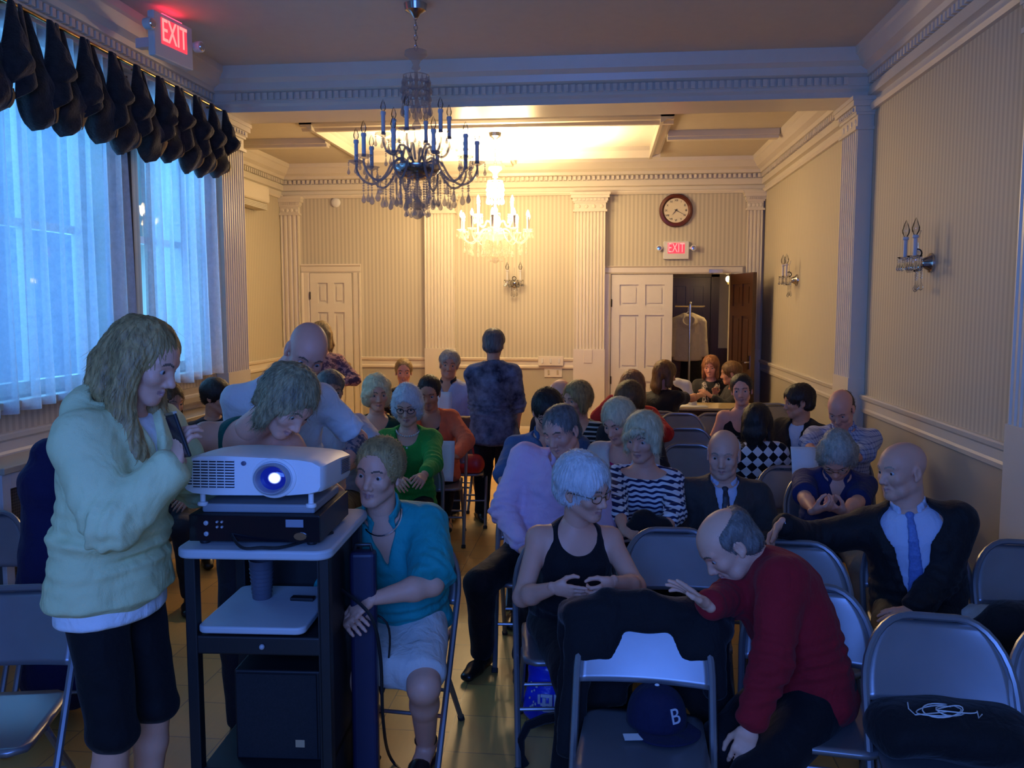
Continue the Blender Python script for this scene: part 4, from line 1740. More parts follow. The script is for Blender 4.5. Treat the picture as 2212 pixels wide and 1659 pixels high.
def head_sdf(S, C, R, F, U, N, hs, o):
    """C centre of the head at eye height; R right, F forward, U up; N neck base"""
    T = lambda x, y, z: C + (R * x + F * y + U * z) * hs
    A = [R, F, U]
    fem = o.get('fem', False)
    jw = .90 if fem else 1.0
    S.ell(T(0, -.014, .032), (.0735 * hs, .094 * hs, .082 * hs), .02, A)
    S.ell(T(0, .022, .022), (.064 * hs, .070 * hs, .075 * hs), .02, A)
    S.ell(T(0, .030, -.040), (.056 * jw * hs, .056 * hs, .072 * hs), .03, A)
    S.seg(T(-.046 * jw, -.002, -.060), T(-.016, .060, -.096), .020 * hs, .016 * hs, .022)
    S.seg(T(.046 * jw, -.002, -.060), T(.016, .060, -.096), .020 * hs, .016 * hs, .022)
    S.ell(T(0, .066, -.097), (.022 * hs, .017 * hs, .017 * hs), .018, A)
    for s in (-1, 1):
        S.ell(T(s * .041, .060, -.026), .019 * hs, .022)
        S.seg(T(s * .014, .083, .024), T(s * .044, .070, .024), .0085 * hs, .0075 * hs, .016)
        S.ell(T(s * .033, .097, .0), (.018 * hs, .022 * hs, .0125 * hs), .010, A, '-')
        S.seg(T(s * .020, .0805, .0080), T(s * .047, .0725, .0052), .0042 * hs, .0034 * hs, .004)     # lids
        S.seg(T(s * .020, .0790, -.0094), T(s * .046, .0720, -.0080), .0030 * hs, .0028 * hs, .004)
    S.seg(T(0, .078, .012), T(0, .103, -.034), .0075 * hs, .0115 * hs, .012)
    for s in (-1, 1):
        S.ell(T(s * .0125, .092, -.040), .0085 * hs, .008)
    for s in (-1, 1):        # lips
        S.seg(T(0, .086, -.062), T(s * .022, .073, -.066), .0056 * hs, .0030 * hs, .006)
        S.seg(T(0, .084, -.074), T(s * .020, .072, -.069), .0066 * hs, .0030 * hs, .006)
    S.seg(T(-.021, .083, -.0675), T(.021, .083, -.0675), .0022 * hs, .0022 * hs, .003, op='-')
    if o.get('lines', not fem or o.get('skin') == 'old'):
        for s in (-1, 1):       # nasolabial folds and lower-lid creases
            S.seg(T(s * .020, .088, -.040), T(s * .033, .070, -.066), .0022 * hs, .0022 * hs, .010, op='-')
            S.seg(T(s * .018, .081, -.020), T(s * .042, .071, -.018), .0018 * hs, .0018 * hs, .007, op='-')
            S.ell(T(s * .040, .040, -.075), .020 * hs, .02)
    if o.get('smile'):
        for s in (-1, 1):
            S.ell(T(s * .034, .066, -.052), .013 * hs, .014)
    for s in (-1, 1):        # ears
        S.ell(T(s * .0755, -.012, -.006), (.009 * hs, .019 * hs, .031 * hs), .006, A)
        S.ell(T(s * .083, -.008, -.004), (.006 * hs, .010 * hs, .018 * hs), .005, A, '-')
        S.ell(T(s * .075, -.002, -.032), (.007 * hs, .009 * hs, .010 * hs), .004, A)
    nr = (.050 if fem else .059) * hs
    S.seg(T(0, -.022, -.05), N, nr, nr * 1.05, .02)
    if not fem:
        S.ell(T(0, .02, -.125), .014, .03)
    return T


def hair_obj(o, T, R, F, U, hs, parent, org, vox, N, seed, q=1.0):
    st = o.get('hair')
    if not st:
        return
    A = [R, F, U]
    S = Sdf(vox)
    t = o.get('hair_t', .014)
    top = o.get('hair_top', .0)
    S.ell(T(0, -.018, .034 + top * .5), ((.0745 + t) * hs, (.094 + t) * hs, (.082 + t + top) * hs), .01, A)
    hl = o.get('hairline', .072)
    if st in ('short', 'crop', 'bald'):
        S.ell(T(0, -.05, -.03), ((.070 + t * .6) * hs, (.055 + t) * hs, .055 * hs), .02, A)
    elif st == 'curly':
        for s in (-1, 1):
            S.ell(T(s * .058, -.02, -.03), (.045 * hs, .065 * hs, .07 * hs), .03, A)
        S.ell(T(0, -.065, -.03), (.075 * hs, .06 * hs, .075 * hs), .03, A)
    elif st == 'bob':
        L = o.get('hair_len', .10)
        for s in (-1, 1):
            S.seg(T(s * .074, -.0, .02), T(s * .074, .012, -L), .026 * hs, .022 * hs, .02, .045 * hs, .034 * hs, R)
        S.seg(T(0, -.085, .0), T(0, -.07, -L + .015), .07 * hs, .062 * hs, .03, .035 * hs, .028 * hs, R)
    elif st == 'long':
        L = o.get('hair_len', .26)
        dn = V3(0, 0, -1)
        b0 = T(0, -.085, .0)
        b1 = b0 + unit(dn * .8 - F * .1 - U * .2) * L * .5
        S.seg(b0, b1, .072 * hs, .075 * hs, .03, .036 * hs, .034 * hs, R)
        S.seg(b1, b1 + dn * L * .5, .075 * hs, .05 * hs, .03, .034 * hs, .018 * hs, R)
        for s in (-1, 1):
            a = T(s * .076, -.008, .02)
            c = T(s * .080, .012, -.10)
            S.seg(a, c, .024 * hs, .024 * hs, .02, .045 * hs, .038 * hs, R)
            fr = o.get('hair_front', 0)
            if fr:
                e = c + dn * fr * .5 + F * .045 * hs + R * s * .01
                S.seg(c, e, .030 * hs, .034 * hs, .02, .036 * hs, .03 * hs, R)
                S.seg(e, e + dn * fr * .5 - R * s * .02 + F * .02, .034 * hs, .010 * hs, .02, .03 * hs, .010 * hs, R)
    elif st == 'back':
        S.ell(T(0, -.06, -.02), (.06 * hs, .05 * hs, .06 * hs), .02, A)
        if o.get('bun'):
            S.ell(T(0, -.125, .0), (.042 * hs, .036 * hs, .042 * hs), .012, A)
    # free the face and, for short cuts, ears and nape
    fy = o.get('face_y', .128)
    fw = .060 if st in ('bob', 'long', 'curly') else .066
    S.ell(T(0, fy, hl - .112), (fw * hs, .092 * hs, .112 * hs), .014, A, '-')
    S.ell(T(0, fy + .01, -.095), ((fw + .006) * hs, .105 * hs, .090 * hs), .012, A, '-')
    if st == 'back':
        S.ell(T(0, .128, hl - .098), (.083 * hs, .090 * hs, .122 * hs), .016, A, '-')
    if st in ('short', 'crop', 'bald'):
        for s in (-1, 1):
            S.ell(T(s * .085, .035, -.045), (.024 * hs, .055 * hs, .06 * hs), .012, A, '-')
            S.ell(T(s * .086, -.005, -.012), (.018 * hs, .022 * hs, .032 * hs), .006, A, '-')
        S.plane(T(0, -.06, -.078), -U + F * .15, .01)
    if st == 'bald':
        S.ell(T(0, .035, o.get('bald_z', .085)), (.082 * hs, .125 * hs, .062 * hs), .045, A, '-')
        S.ell(T(0, .095, .02), (.11 * hs, .075 * hs, .10 * hs), .026, A, '-')
    for lk in o.get('locks', []):
        S.chain([T(*p_) for p_ in lk[0]], [r * hs for r in lk[1]], .015)
    V, Q = S.mesh()
    if len(V) == 0:
        return
    V = relax(V, Q, 1)
    # strands: displacement that varies quickly around the head and slowly down it
    loc = (V - T(0, 0, 0)) @ np.stack(A, 1)
    amp = o.get('hair_amp', .0030)
    ang = np.arctan2(loc[:, 0], loc[:, 1] + .02)
    cur = st == 'curly'
    d = np.sin(ang * 47 + 2.5 * np.sin(loc[:, 2] * 26) + 2 * wobble(V, 30, seed)) * .35 + wobble(V, 110 if not cur else 75, seed + 1, (1, 1, .35 if not cur else 1)) + .6 * wobble(V, 30, seed + 2)
    if cur:
        amp = o.get('hair_amp', .008)
    NN = normals_of(V, Q)
    V = V + NN * (amp * d)[:, None]
    parts = [(V, Q)]
    if q >= .7:
        rs = np.random.RandomState(seed)
        n = int(1500 * min(1.2, q) * (1 if st != 'bald' else .8))
        ii = rs.randint(0, len(V), n)
        p, nn = V[ii], NN[ii]
        crown = T(0, -.03, .10)
        tdir = (p - crown) * np.array([1., 1., 1.]) - U * .07
        if st in ('long', 'bob'):
            tdir = tdir + V3(0, 0, -.05)
        if st == 'back':
            tdir = -F * .1 + 0 * p + (p - crown) * .15
        if cur:
            tdir = rs.normal(size=p.shape)
        tdir += rs.normal(size=p.shape) * .02
        tdir -= nn * (tdir * nn).sum(1)[:, None]
        tdir /= np.linalg.norm(tdir, axis=1)[:, None] + 1e-9
        side = np.cross(nn, tdir)
        L_ = rs.uniform(.018, .045, n)[:, None] * (1.3 if st in ('long', 'bob') else .8 if st != 'bald' else .5)
        w_ = rs.uniform(.0008, .0019, n)[:, None]
        lift = rs.uniform(.0008, .0055, n)[:, None] * (1.6 if cur else 1) * (.5 if st == 'bald' else 1)
        curl = rs.normal(size=(n, 1)) * .012
        SV, SQ = [], []
        K_ = 4
        for k in range(K_ + 1):
            t = k / K_
            c = p + tdir * L_ * t + nn * (lift * math.sin(math.pi * min(1, t * 1.0)) * .9 - .0006) + side * curl * t * t + nn * curl * .15 * t
            SV += [c - side * w_ * (1 - .8 * t), c + side * w_ * (1 - .8 * t)]
        SV = np.stack(SV, 1).reshape(-1, 3)
        base = (np.arange(n) * (2 * K_ + 2))[:, None]
        for k in range(K_):
            SQ.append(base + np.array([[2 * k, 2 * k + 1, 2 * k + 3, 2 * k + 2]]))
        parts.append((SV, np.concatenate(SQ)))
    np_mesh('hair', parts, o['hair_mat'], parent, org)


def hand_sdf(S, W, D, PN, s, curl, spread=.0, side=1, thumb_out=.6, each=None):
    """W wrist, D direction of the hand, PN palm normal, side=+1 right hand"""
    D = unit(D)
    PN = unit(PN - D * (PN @ D))
    X = np.cross(D, PN) * side          # towards the thumb side
    k0 = W + D * .088 * s
    S.seg(W - D * .015 * s, W + D * .02 * s, .027 * s, .031 * s, .012, .020 * s, .017 * s, X)
    S.seg(W + D * .015 * s, k0 - D * .008 * s, .034 * s, .039 * s, .012, .016 * s, .0135 * s, X)
    ln = (.072, .082, .077, .060)
    for i in range(4):
        xo = (.030 - .0205 * i) * s
        b_ = k0 + X * xo - D * (.004 if i in (1, 2) else .010) * s
        c = each[i] if each else curl
        dv = unit(D + X * (spread * (1.5 - i) * .33))
        d1 = rot_about(dv, np.cross(dv, PN), c * 55)
        d2 = rot_about(dv, np.cross(dv, PN), c * 125)
        d3 = rot_about(dv, np.cross(dv, PN), c * 170)
        p1 = b_ + d1 * ln[i] * .46 * s
        p2 = p1 + d2 * ln[i] * .32 * s
        p3 = p2 + d3 * ln[i] * .22 * s
        S.seg(b_ - d1 * .006, p1, .0094 * s, .0086 * s, .005)
        S.seg(p1, p2, .0086 * s, .0078 * s, .003)
        S.seg(p2, p3, .0078 * s, .0066 * s, .003)
    tb = W + D * .022 * s + X * .026 * s + PN * .006 * s
    td = unit(D * .75 + X * thumb_out + PN * (.25 + .5 * curl))
    t1 = tb + td * .042 * s
    t2 = t1 + unit(td + D * .5 + PN * .3 * curl - X * .25) * .034 * s
    t3 = t2 + unit(D + PN * .35 * curl) * .022 * s
    S.seg(tb, t1, .0150 * s, .0110 * s, .012)
    S.seg(t1, t2, .0108 * s, .0095 * s, .004)
    S.seg(t2, t3, .0095 * s, .0078 * s, .004)


NP = [0]


def person(H, fac=0, lean=(.05, 0), pel=None, z_pel=.505, stand=False, head=(None, 10, 0), sfac=None, o=None, arms=None, legs=None, top=None, bottom=None,
           shoes=None, label='', group=None, q=1.0, hide_legs=False, hs=1.0, build=1.0, tor_s=None):
    """H: head centre. fac: where hips face (0 = camera, +90 = picture right). lean: how far the head is (forward, to own left) of the hips."""
    o = o or {}
    NP[0] += 1
    seed = NP[0] * 13
    H = np.array(H, float)
    Fh = facing(fac)
    Lh = np.cross(V3(0, 0, 1), Fh)
    sf = fac if sfac is None else sfac
    Fs = facing(sf)
    Ls = np.cross(V3(0, 0, 1), Fs)
    P0 = H - Fs * lean[0] - Ls * lean[1] if pel is None else np.array(pel, float)
    P0 = V3(P0[0], P0[1], z_pel)
    hy, hp, hr = head
    hy = (0 if hy is None else hy) + math.degrees(math.atan2(-H[0], H[1]))      # 0 looks at the camera
    Fd = facing(hy)
    Ld = np.cross(V3(0, 0, 1), Fd)
    hf = rot_about(Fd, Ld, hp)           # pitch: positive looks down
    hu = rot_about(V3(0, 0, 1), Ld, hp)
    hR = -Ld
    if hr:
        hu = rot_about(hu, hf, hr)
        hR = rot_about(hR, hf, hr)
    spine = unit(H - P0)
    N = H - (unit(spine * .65 + hu * .55) * .175 + hf * .018 - Fs * .0) * hs
    if o.get('nshift'):
        N = N + Ls * o['nshift']
    if o.get('N') is not None:
        N = np.array(o['N'], float)
    Ltor = np.linalg.norm(N - P0)
    s = Ltor / .53 if tor_s is None else tor_s
    s = min(max(s, .86), 1.10)
    org = V3(P0[0], P0[1], 0)
    root = thing('person', label, 'person', tuple(org), 0, group)
    bend = P0 + V3(0, 0, 1) * Ltor * .28 + (N - P0) * .28
    fem = o.get('fem', False)

    def tor(t):
        c = (1 - t) ** 2 * P0 + 2 * t * (1 - t) * bend + t * t * N
        ax = unit(2 * (1 - t) * (bend - P0) + 2 * t * (N - bend))
        Lv = unit(Lh * (1 - t) + Ls * t)
        Lv = unit(Lv - ax * (Lv @ ax))
        return c, ax, Lv, np.cross(Lv, ax)
    bw = build
    ts = [0, .17, .36, .56, .74, .88, .97]
    if fem:
        ws = [.172, .165, .142, .142, .152, .120, .062]
        ds = [.118, .112, .100, .105, .108, .082, .055]
    else:
        ws = [.165, .160, .155, .162, .172, .130, .068]
        ds = [.115, .112, .112, .118, .118, .088, .060]
    ws = [w * s * (bw if i < 5 else 1) for i, w in enumerate(ws)]
    ds = [d * s * (bw if i < 5 else 1) for i, d in enumerate(ds)]
    sw = (.162 if fem else .186) * s * (1 + (bw - 1) * .5)
    c9, a9, L9, F9 = tor(.875)
    SH = {'L': c9 + L9 * sw - a9 * .005, 'R': c9 - L9 * sw - a9 * .005}

    def torso(S, off=0.0, sh=True, t0=0, t1=.97, k=.03):
        pts = [tor(t)[0] for t in ts]
        for i in range(len(ts) - 1):
            if ts[i + 1] <= t0 or ts[i] >= t1:
                continue
            S.seg(pts[i], pts[i + 1], ws[i] + off, ws[i + 1] + off, k, ds[i] + off, ds[i + 1] + off, tor((ts[i] + ts[i + 1]) / 2)[2])
        if fem:
            c, ax, Lv, Fv = tor(.62)
            for e in (-1, 1):
                S.ell(c + Lv * e * .072 * s + Fv * (.075 * s * bw) - ax * .0, (.062 * s * bw + off), .05)
        be = o.get('belly', 0)
        if be:
            c, ax, Lv, Fv = tor(.28)
            S.ell(c + Fv * .06, (.15 * s * bw + off, .09 + be + off, .13 * s + off), .06, [Lv, Fv, ax])
        if sh:
            for e in ('L', 'R'):
                c, ax, Lv, Fv = tor(.80)
                S.seg(c + (Lv if e == 'L' else -Lv) * .06 * s, SH[e], .075 * s + off, .055 * s + off, .05)

    # limbs
    ul, fl = .285 * s, .250 * s
    E, Wr, HD, PN = {}, {}, {}, {}
    arms = arms or {}
    for e in ('L', 'R'):
        sg = 1 if e == 'L' else -1
        a = arms.get(e, {})
        tgt = a.get('to')
        if tgt is None:
            tgt = P0 + Fh * (.26 if not stand else .08) + Lh * sg * (.13 if not stand else .25) + V3(0, 0, .13 if not stand else -.12)
        tgt = np.array(tgt, float)
        pole = a.get('pole')
        pole = unit(np.array(pole, float)) if pole is not None else unit(Ls * sg * .7 - Fs * .5 - V3(0, 0, .9))
        E[e], Wr[e] = ik(SH[e], tgt, ul, fl, pole)
        fd = unit(Wr[e] - E[e])
        HD[e] = unit(np.array(a.get('dir', fd), float))
        pn = a.get('palm')
        PN[e] = unit(np.array(pn, float)) if pn is not None else unit(V3(0, 0, -1) * .8 - Ls * sg * .6)
    HJ = {'L': P0 + Lh * .088 * s, 'R': P0 - Lh * .088 * s}
    K, An, FD = {}, {}, {}
    legs = legs or {}
    tl, cl = .43 * s, .42 * s
    for e in ('L', 'R'):
        sg = 1 if e == 'L' else -1
        a = legs.get(e, {})
        if stand:
            dz = z_pel - .085
            tl = cl = dz / 2 * 1.01
            dflt = HJ[e] + Lh * sg * .02 - V3(0, 0, dz)
        else:
            dflt = HJ[e] + Fh * .42 * s + Lh * sg * .05
        ank = np.array(a.get('to', dflt), float)
        ank[2] = .085
        pole = np.array(a.get('pole', Fh * 1.0 + V3(0, 0, .9 if not stand else 0)), float)
        K[e], An[e] = ik(HJ[e], ank, tl, cl, pole)
        FD[e] = facing(a['foot']) if 'foot' in a else Fh
    lr = [x * s * (1 + (bw - 1) * .6) for x in ((.082, .060, .052, .037) if fem else (.080, .058, .050, .037))]

    # ---- body (skin): trunk, arms, neck; head and hands at a finer step; one mesh
    vb = .010 / q
    S = Sdf(vb)
    torso(S)
    for e in ('L', 'R'):
        S.seg(SH[e], E[e], .050 * s * bw, .039 * s * bw, .03)
        mid = E[e] + (Wr[e] - E[e]) * .3
        S.seg(E[e], mid, .039 * s * bw, .041 * s * bw, .02)
        S.seg(mid, Wr[e], .041 * s * bw, .0265 * s, .02, .041 * s * bw, .022 * s, np.cross(HD[e], PN[e]))
    S.seg(N - a9 * .02, H - hu * .09 * hs - hf * .02, (.051 if fem else .060) * hs, (.047 if fem else .056) * hs, .03)
    bare = bottom is not None and bottom.get('bare')
    if bare:
        for e in ('L', 'R'):
            S.seg(HJ[e], K[e], lr[0], lr[1], .03)
            mid = K[e] + (An[e] - K[e]) * .3
            S.seg(K[e], mid, lr[1] * .93, lr[2], .02)
            S.seg(mid, An[e], lr[2], lr[3], .02)
            S.seg(An[e] + V3(0, 0, -.02) - FD[e] * .04, An[e] + FD[e] * .15 - V3(0, 0, .055), .036, .038, .02, .035, .020)
    parts = [solid(S, 1)]
    vh = .0050 / q
    S = Sdf(vh)
    T = head_sdf(S, H, hR, hf, hu, N + (H - N) * .12, hs, o)
    parts.append(solid(S, 1))
    for e in ('L', 'R'):
        a = arms.get(e, {})
        if a.get('hide'):
            continue
        S = Sdf(.0042 / q)
        hand_sdf(S, Wr[e], HD[e], PN[e], s * (.93 if fem else 1.02), a.get('curl', .35), a.get('spread', .15), 1 if e == 'R' else -1, a.get('thumb', .6), a.get('each'))
        parts.append(solid(S, 1))
    sk = skin('skin_' + o.get('skin', 'fair'), SK[o.get('skin', 'fair')])
    brow = o.get('brow', BROWM)

    def paint(c):
        l = (c - H) @ np.stack([hR, hf, hu], 1) / hs
        m_ = np.zeros(len(c))
        lip = (np.abs(l[:, 0]) < .021) & (l[:, 1] > .066) & (np.abs(l[:, 2] + .068 - .002 * (np.abs(l[:, 0]) / .02) ** 2) < (.0085 if fem else .0055) - .0045 * (np.abs(l[:, 0]) / .021) ** 2)
        m_[lip] = 1
        bz = .021 + .006 * np.sin((np.abs(l[:, 0]) - .014) / .034 * 3.1416)
        br_ = (np.abs(l[:, 0]) > .012) & (np.abs(l[:, 0]) < .049) & (l[:, 1] > .05) & (np.abs(l[:, 2] - bz) < .0036)
        m_[br_] = 2
        return m_
    body = np_mesh('body', parts, [sk, LIP, brow], root, org, paint)
    for e in (-1, 1):
        if o.get('noeyes') or q < .75 and o.get('far'):
            break
        c = T(e * .0325, .0702, -.0006)
        S = MB()
        ey = MB().sphere(tuple(c - org), .0125 * hs, 12, 8).build('eye', EYEW, body, 2)
        if not o.get('closed'):
            cc = c - org + (hf * .0082 + hu * -.0005) * hs
            MB().sphere(tuple(cc), .0064 * hs, 10, 6).build('iris', EYEI, ey, 2)
        else:
            ey.data.materials[0] = sk
    hair_obj(o, T, hR, hf, hu, hs, root, org, .0062 / q, N, seed, q)
    if o.get('glasses'):
        gm = GLG if o['glasses'] == 'gold' else GLM
        g = MB()
        for e in (-1, 1):
            g.tube([tuple(T(e * .033 + .0215 * math.cos(a), .0955 - .012 * abs(math.cos(a)) * (1 if math.cos(a) * e > 0 else 0), -.003 + .0160 * math.sin(a)) - org) for a in [k * 6.2832 / 18 for k in range(18)]], .0016 * hs if gm is GLG else .0024 * hs, 5, True)
            g.tube([tuple(T(e * .056, .086, .004) - org), tuple(T(e * .079, .03, .006) - org), tuple(T(e * .080, -.01, .0) - org), tuple(T(e * .078, -.025, -.02) - org)], .0018 * hs, 5)
        g.tube([tuple(T(-.010, .098, .0) - org), tuple(T(0, .101, .004) - org), tuple(T(.010, .098, .0) - org)], .0018 * hs, 5)
        g.build('glasses', gm, root, True)

    # ---- upper garment
    def sleeve(S, e, upto, off, loose=1.0):
        """upto 0..1 upper arm, 1..2 forearm"""
        w1 = .052 * s * bw + off
        if upto <= 1:
            end = SH[e] + (E[e] - SH[e]) * upto
            S.seg(SH[e], end, w1, (.046 * s * bw + off) * loose, .03, cap=.03 if upto < 1 else None)
        else:
            S.seg(SH[e], E[e], w1, .043 * s * bw + off, .03)
            end = E[e] + (Wr[e] - E[e]) * (upto - 1)
            S.seg(E[e], end, .042 * s * bw + off, (.042 - .012 * (upto - 1)) * s * bw + off * .8, .025, cap=None if upto < 1.2 else .03)
        return end

    def neck_cut(S, g, extra=0.0):
        st = g.get('neck', 'crew')
        dep = g.get('dep', .10)
        nb = N + (H - N) * .10
        c8, a8, L8, F8 = tor(.86)
        if st == 'crew':
            S.ell(nb + F9 * .016 + a9 * .018, (.066 + extra, .064 + extra, .042), .008, [L9, F9, a9], '-')
        elif st == 'scoop':
            w_ = g.get('wid', .085)
            S.ell(nb + F9 * .05 - a9 * .01, (w_, .10, .06 + dep * .5), .012, [L9, F9, a9], '-')
            S.ell(nb + F9 * .10 - a9 * dep * .6, (w_ * .85, .07, dep * .62), .012, [L9, F9, a9], '-')
        elif st == 'boat':
            S.ell(nb + F9 * .045 + a9 * .0, (.135, .09, .05), .012, [L9, F9, a9], '-')
        elif st == 'v':
            S.ell(nb + F9 * .020 + a9 * .012, (.076, .072, .045), .01, [L9, F9, a9], '-')
            e0 = nb + F9 * .07 + a9 * .02
            S.seg(e0, e0 - a9 * dep + F9 * .055, .060, .006, .008, .06, .05, L9, '-')
    fronts = []

    def front_at(t):
        c, ax, Lv, Fv = tor(t)
        best = np.interp(t, ts, ds) + .012
        for V in fronts:
            l = V - c
            k = (np.abs(l @ Lv) < .03) & (np.abs(l @ ax) < .02) & (l @ Fv > 0)
            if k.any():
                best = max(best, float((l[k] @ Fv).max()))
        return best
    if top:
        for gi, g in enumerate(top if isinstance(top, list) else [top]):
            off = g.get('off', .012)
            S = Sdf(g.get('vox', .0105) / q)
            torso(S, off, g.get('sl', .5) > 0, 0, .97)
            lo_ = g.get('hem', .06)
            if lo_:
                c, ax, Lv, Fv = tor(0)
                lw = g.get('flare', 1.0)
                hemd = (-V3(0, 0, 1) if stand else -V3(0, 0, .5)) * lo_
                S.seg(c, c + hemd, ws[0] + off, (ws[0] + off) * lw, .03, ds[0] + off, (ds[0] + off) * lw, Lh, cap=.03)
            ends = {}
            sl = g.get('sl', .5)
            if sl > 0:
                for e in ('L', 'R'):
                    ends[e] = sleeve(S, e, sl, off, g.get('loose', 1.1))
            neck_cut(S, g)
            if g.get('open'):       # jacket opening over the shirt
                c1, a1, L1, F1 = tor(.95)
                tb = g.get('open_to', .30)
                c2, a2, L2, F2 = tor(tb)
                dz_ = ds[2] + off
                S.seg(c1 + F1 * .07, c2 + F2 * dz_, g.get('open_w', .062), .010, .006, .075, .045, L9, '-')
                if g.get('wide_open'):
                    c3, a3, L3, F3 = tor(.02)
                    S.seg(c2 + F2 * dz_, c3 + F3 * dz_, .03, .07, .006, .06, .06, L9, '-')
                ow = g.get('open_w', .062)
                lw_ = lambda t: ow + (.010 - ow) * (.95 - t) / (.95 - tb) + .010
                for e in (-1, 1):
                    cm, am, Lm, Fm = tor(.68)
                    pm = cm + Fm * (ds[4] + off - .004) + Lm * e * lw_(.68)
                    S.seg(c1 + F1 * .070 + L1 * e * (lw_(.95) + .004), pm, .014, .022, .012, .008, .006, L9)
                    S.seg(pm, c2 + F2 * (dz_ + .000) + L2 * e * .016, .022, .006, .012, .006, .005, L9)
            if g.get('armhole'):
                for e in ('L', 'R'):
                    dirn = unit(SH[e] - c9)
                    S.ell(SH[e] + dirn * .050, (.046, .10, .12), .012, [dirn, F9, a9], '-')
            if g.get('hood'):
                c, ax, Lv, Fv = tor(.93)
                S.ell(c - Fv * .085 + ax * .03, (.135, .06, .085), .03, [Lv, Fv, ax])
                S.ell(c - Fv * .04 + ax * .085, (.085, .045, .06), .02, [Lv, Fv, ax], '-')
                for e in (-1, 1):
                    S.seg(c + Lv * e * .10 - Fv * .04 + ax * .03, c + Lv * e * .07 + Fv * .06 - ax * .01, .032, .026, .03)
            V, Q = S.mesh()
            V = relax(V, Q, 2)
            nn = normals_of(V, Q)
            fold = g.get('fold', .006)
            d = wobble(V, 26, seed + gi, (1, 1, .8)) * .6 + wobble(V, 48, seed + 3 + gi, (1, 1, 1.2)) * .5
            # creases gather near elbows and waist
            for e in ('L', 'R'):
                dd = np.linalg.norm(V - E[e], axis=1)
                d += np.exp(-(dd / .09) ** 2) * np.sin(((V - E[e]) @ unit(Wr[e] - SH[e])) * 150 + 2 * wobble(V, 20, seed)) * .7
            hh = (V - tor(.25)[0]) @ tor(.25)[1]
            d += np.exp(-(hh / .08) ** 2) * np.sin(hh * 140 + 3 * wobble(V, 14, seed + 5)) * .5
            V = V + nn * (fold * d)[:, None]
            if g.get('cinch'):
                hc = (V - tor(g['cinch'])[0]) @ tor(g['cinch'])[1]
                V = V - nn * (.012 * np.exp(-(hc / .016) ** 2) - .006 * np.exp(-((hc - .05) / .03) ** 2))[:, None]
            if not g.get('open'):
                fronts.append(V)
            gname = g.get('name', 'shirt')
            go = np_mesh(gname, [(V, Q)], g['mat'], root, org)
            if g.get('label'):
                go['label'] = g['label']
            if g.get('collar'):
                S = Sdf(.006 / q)
                cr = g.get('collar_r', .068) * hs
                for k in range(14):
                    a0, a1 = [R_(35 + (290) * x / 14) for x in (k, k + 1)]
                    pa, pb = [nb_ + (F9 * math.cos(a) * cr + L9 * math.sin(a) * cr * .95) + a9 * (.022 - .020 * math.cos(a)) for a, nb_ in ((a0, N + (H - N) * .10), (a1, N + (H - N) * .10))]
                    S.seg(pa, pb, .0065, .0065, .006, .019, .019, unit(np.cross(a9, pb - pa)))
                for e in (-1, 1):      # points
                    a = R_(35)
                    p_ = N + (H - N) * .1 + F9 * math.cos(a) * cr + e * L9 * math.sin(a) * cr * .95 - a9 * .0
                    S.seg(p_, p_ + F9 * .020 - a9 * .042 + L9 * e * .010, .014, .006, .006, .0045, .0035, L9)
                np_mesh('collar', [solid(S, 1)], g.get('collar_mat', g['mat']), go, org)
            if g.get('cuff'):
                for e in ('L', 'R'):
                    if e in ends and not arms.get(e, {}).get('hide'):
                        S = Sdf(.006)
                        fd = unit(Wr[e] - E[e])
                        S.seg(Wr[e] - fd * .035, Wr[e] + fd * .006, .034 * s, .035 * s, .005, .030 * s, .031 * s, np.cross(HD[e], PN[e]), cap=.006)
                        np_mesh('cuff', [solid(S, 1)], g['cuff'], root, org)
            if g.get('buttons'):
                for k in range(g['buttons']):
                    c, ax, Lv, Fv = tor(.80 - k * .14)
                    p_ = c + Fv * (front_at(.80 - k * .14) + .001)
                    MB().sphere(tuple(p_ - org), .007, 8, 5).build('button', g.get('button_mat', WPLAS), go, True)
    if o.get('tie'):
        S = Sdf(.006 / q)
        pts, wd = [], []
        te = o.get('tie_end', .12)
        for i in range(7):
            t = .93 - (.93 - te) * i / 6
            c, ax, Lv, Fv = tor(t)
            pts.append(c + Fv * (front_at(t) + .003))
            wd.append(.016 + .022 * i / 6)
        for i in range(6):
            S.seg(pts[i], pts[i + 1], wd[i], wd[i + 1], .006, .007, .007, L9)
        S.seg(pts[6], pts[6] - a9 * .04, wd[6], .006, .006, .007, .006, L9)
        kn = N + (H - N) * .10 + F9 * (.068 * hs + .004) - a9 * .012
        S.seg(kn, pts[0], .012, .016, .006, .009, .008, L9)
        S.ell(kn, (.019, .013, .017), .006, [L9, F9, a9])
        np_mesh('tie', [solid(S, 1)], o['tie'], root, org)
    if o.get('necklace'):
        cr = .075
        pts = []
        for k in range(19):
            a = R_(-100 + 200 * k / 18)
            dr = math.cos(a)
            pts.append(tuple(N + (H - N) * .05 + F9 * (math.cos(a) * cr + .02) + L9 * math.sin(a) * cr - a9 * (.035 * max(0, dr)) + a9 * .01 - org))
        if o['necklace'] == 'beads':
            g = MB()
            for p_ in pts:
                g.sphere(p_, .006, 7, 5)
            g.build('necklace', mat('pearl', (.6, .58, .55), .25, var=.03), root, True)
        else:
            MB().tube(pts, .0025 if o['necklace'] != 'chain' else .004, 5).build('necklace', CHROME, root, True)

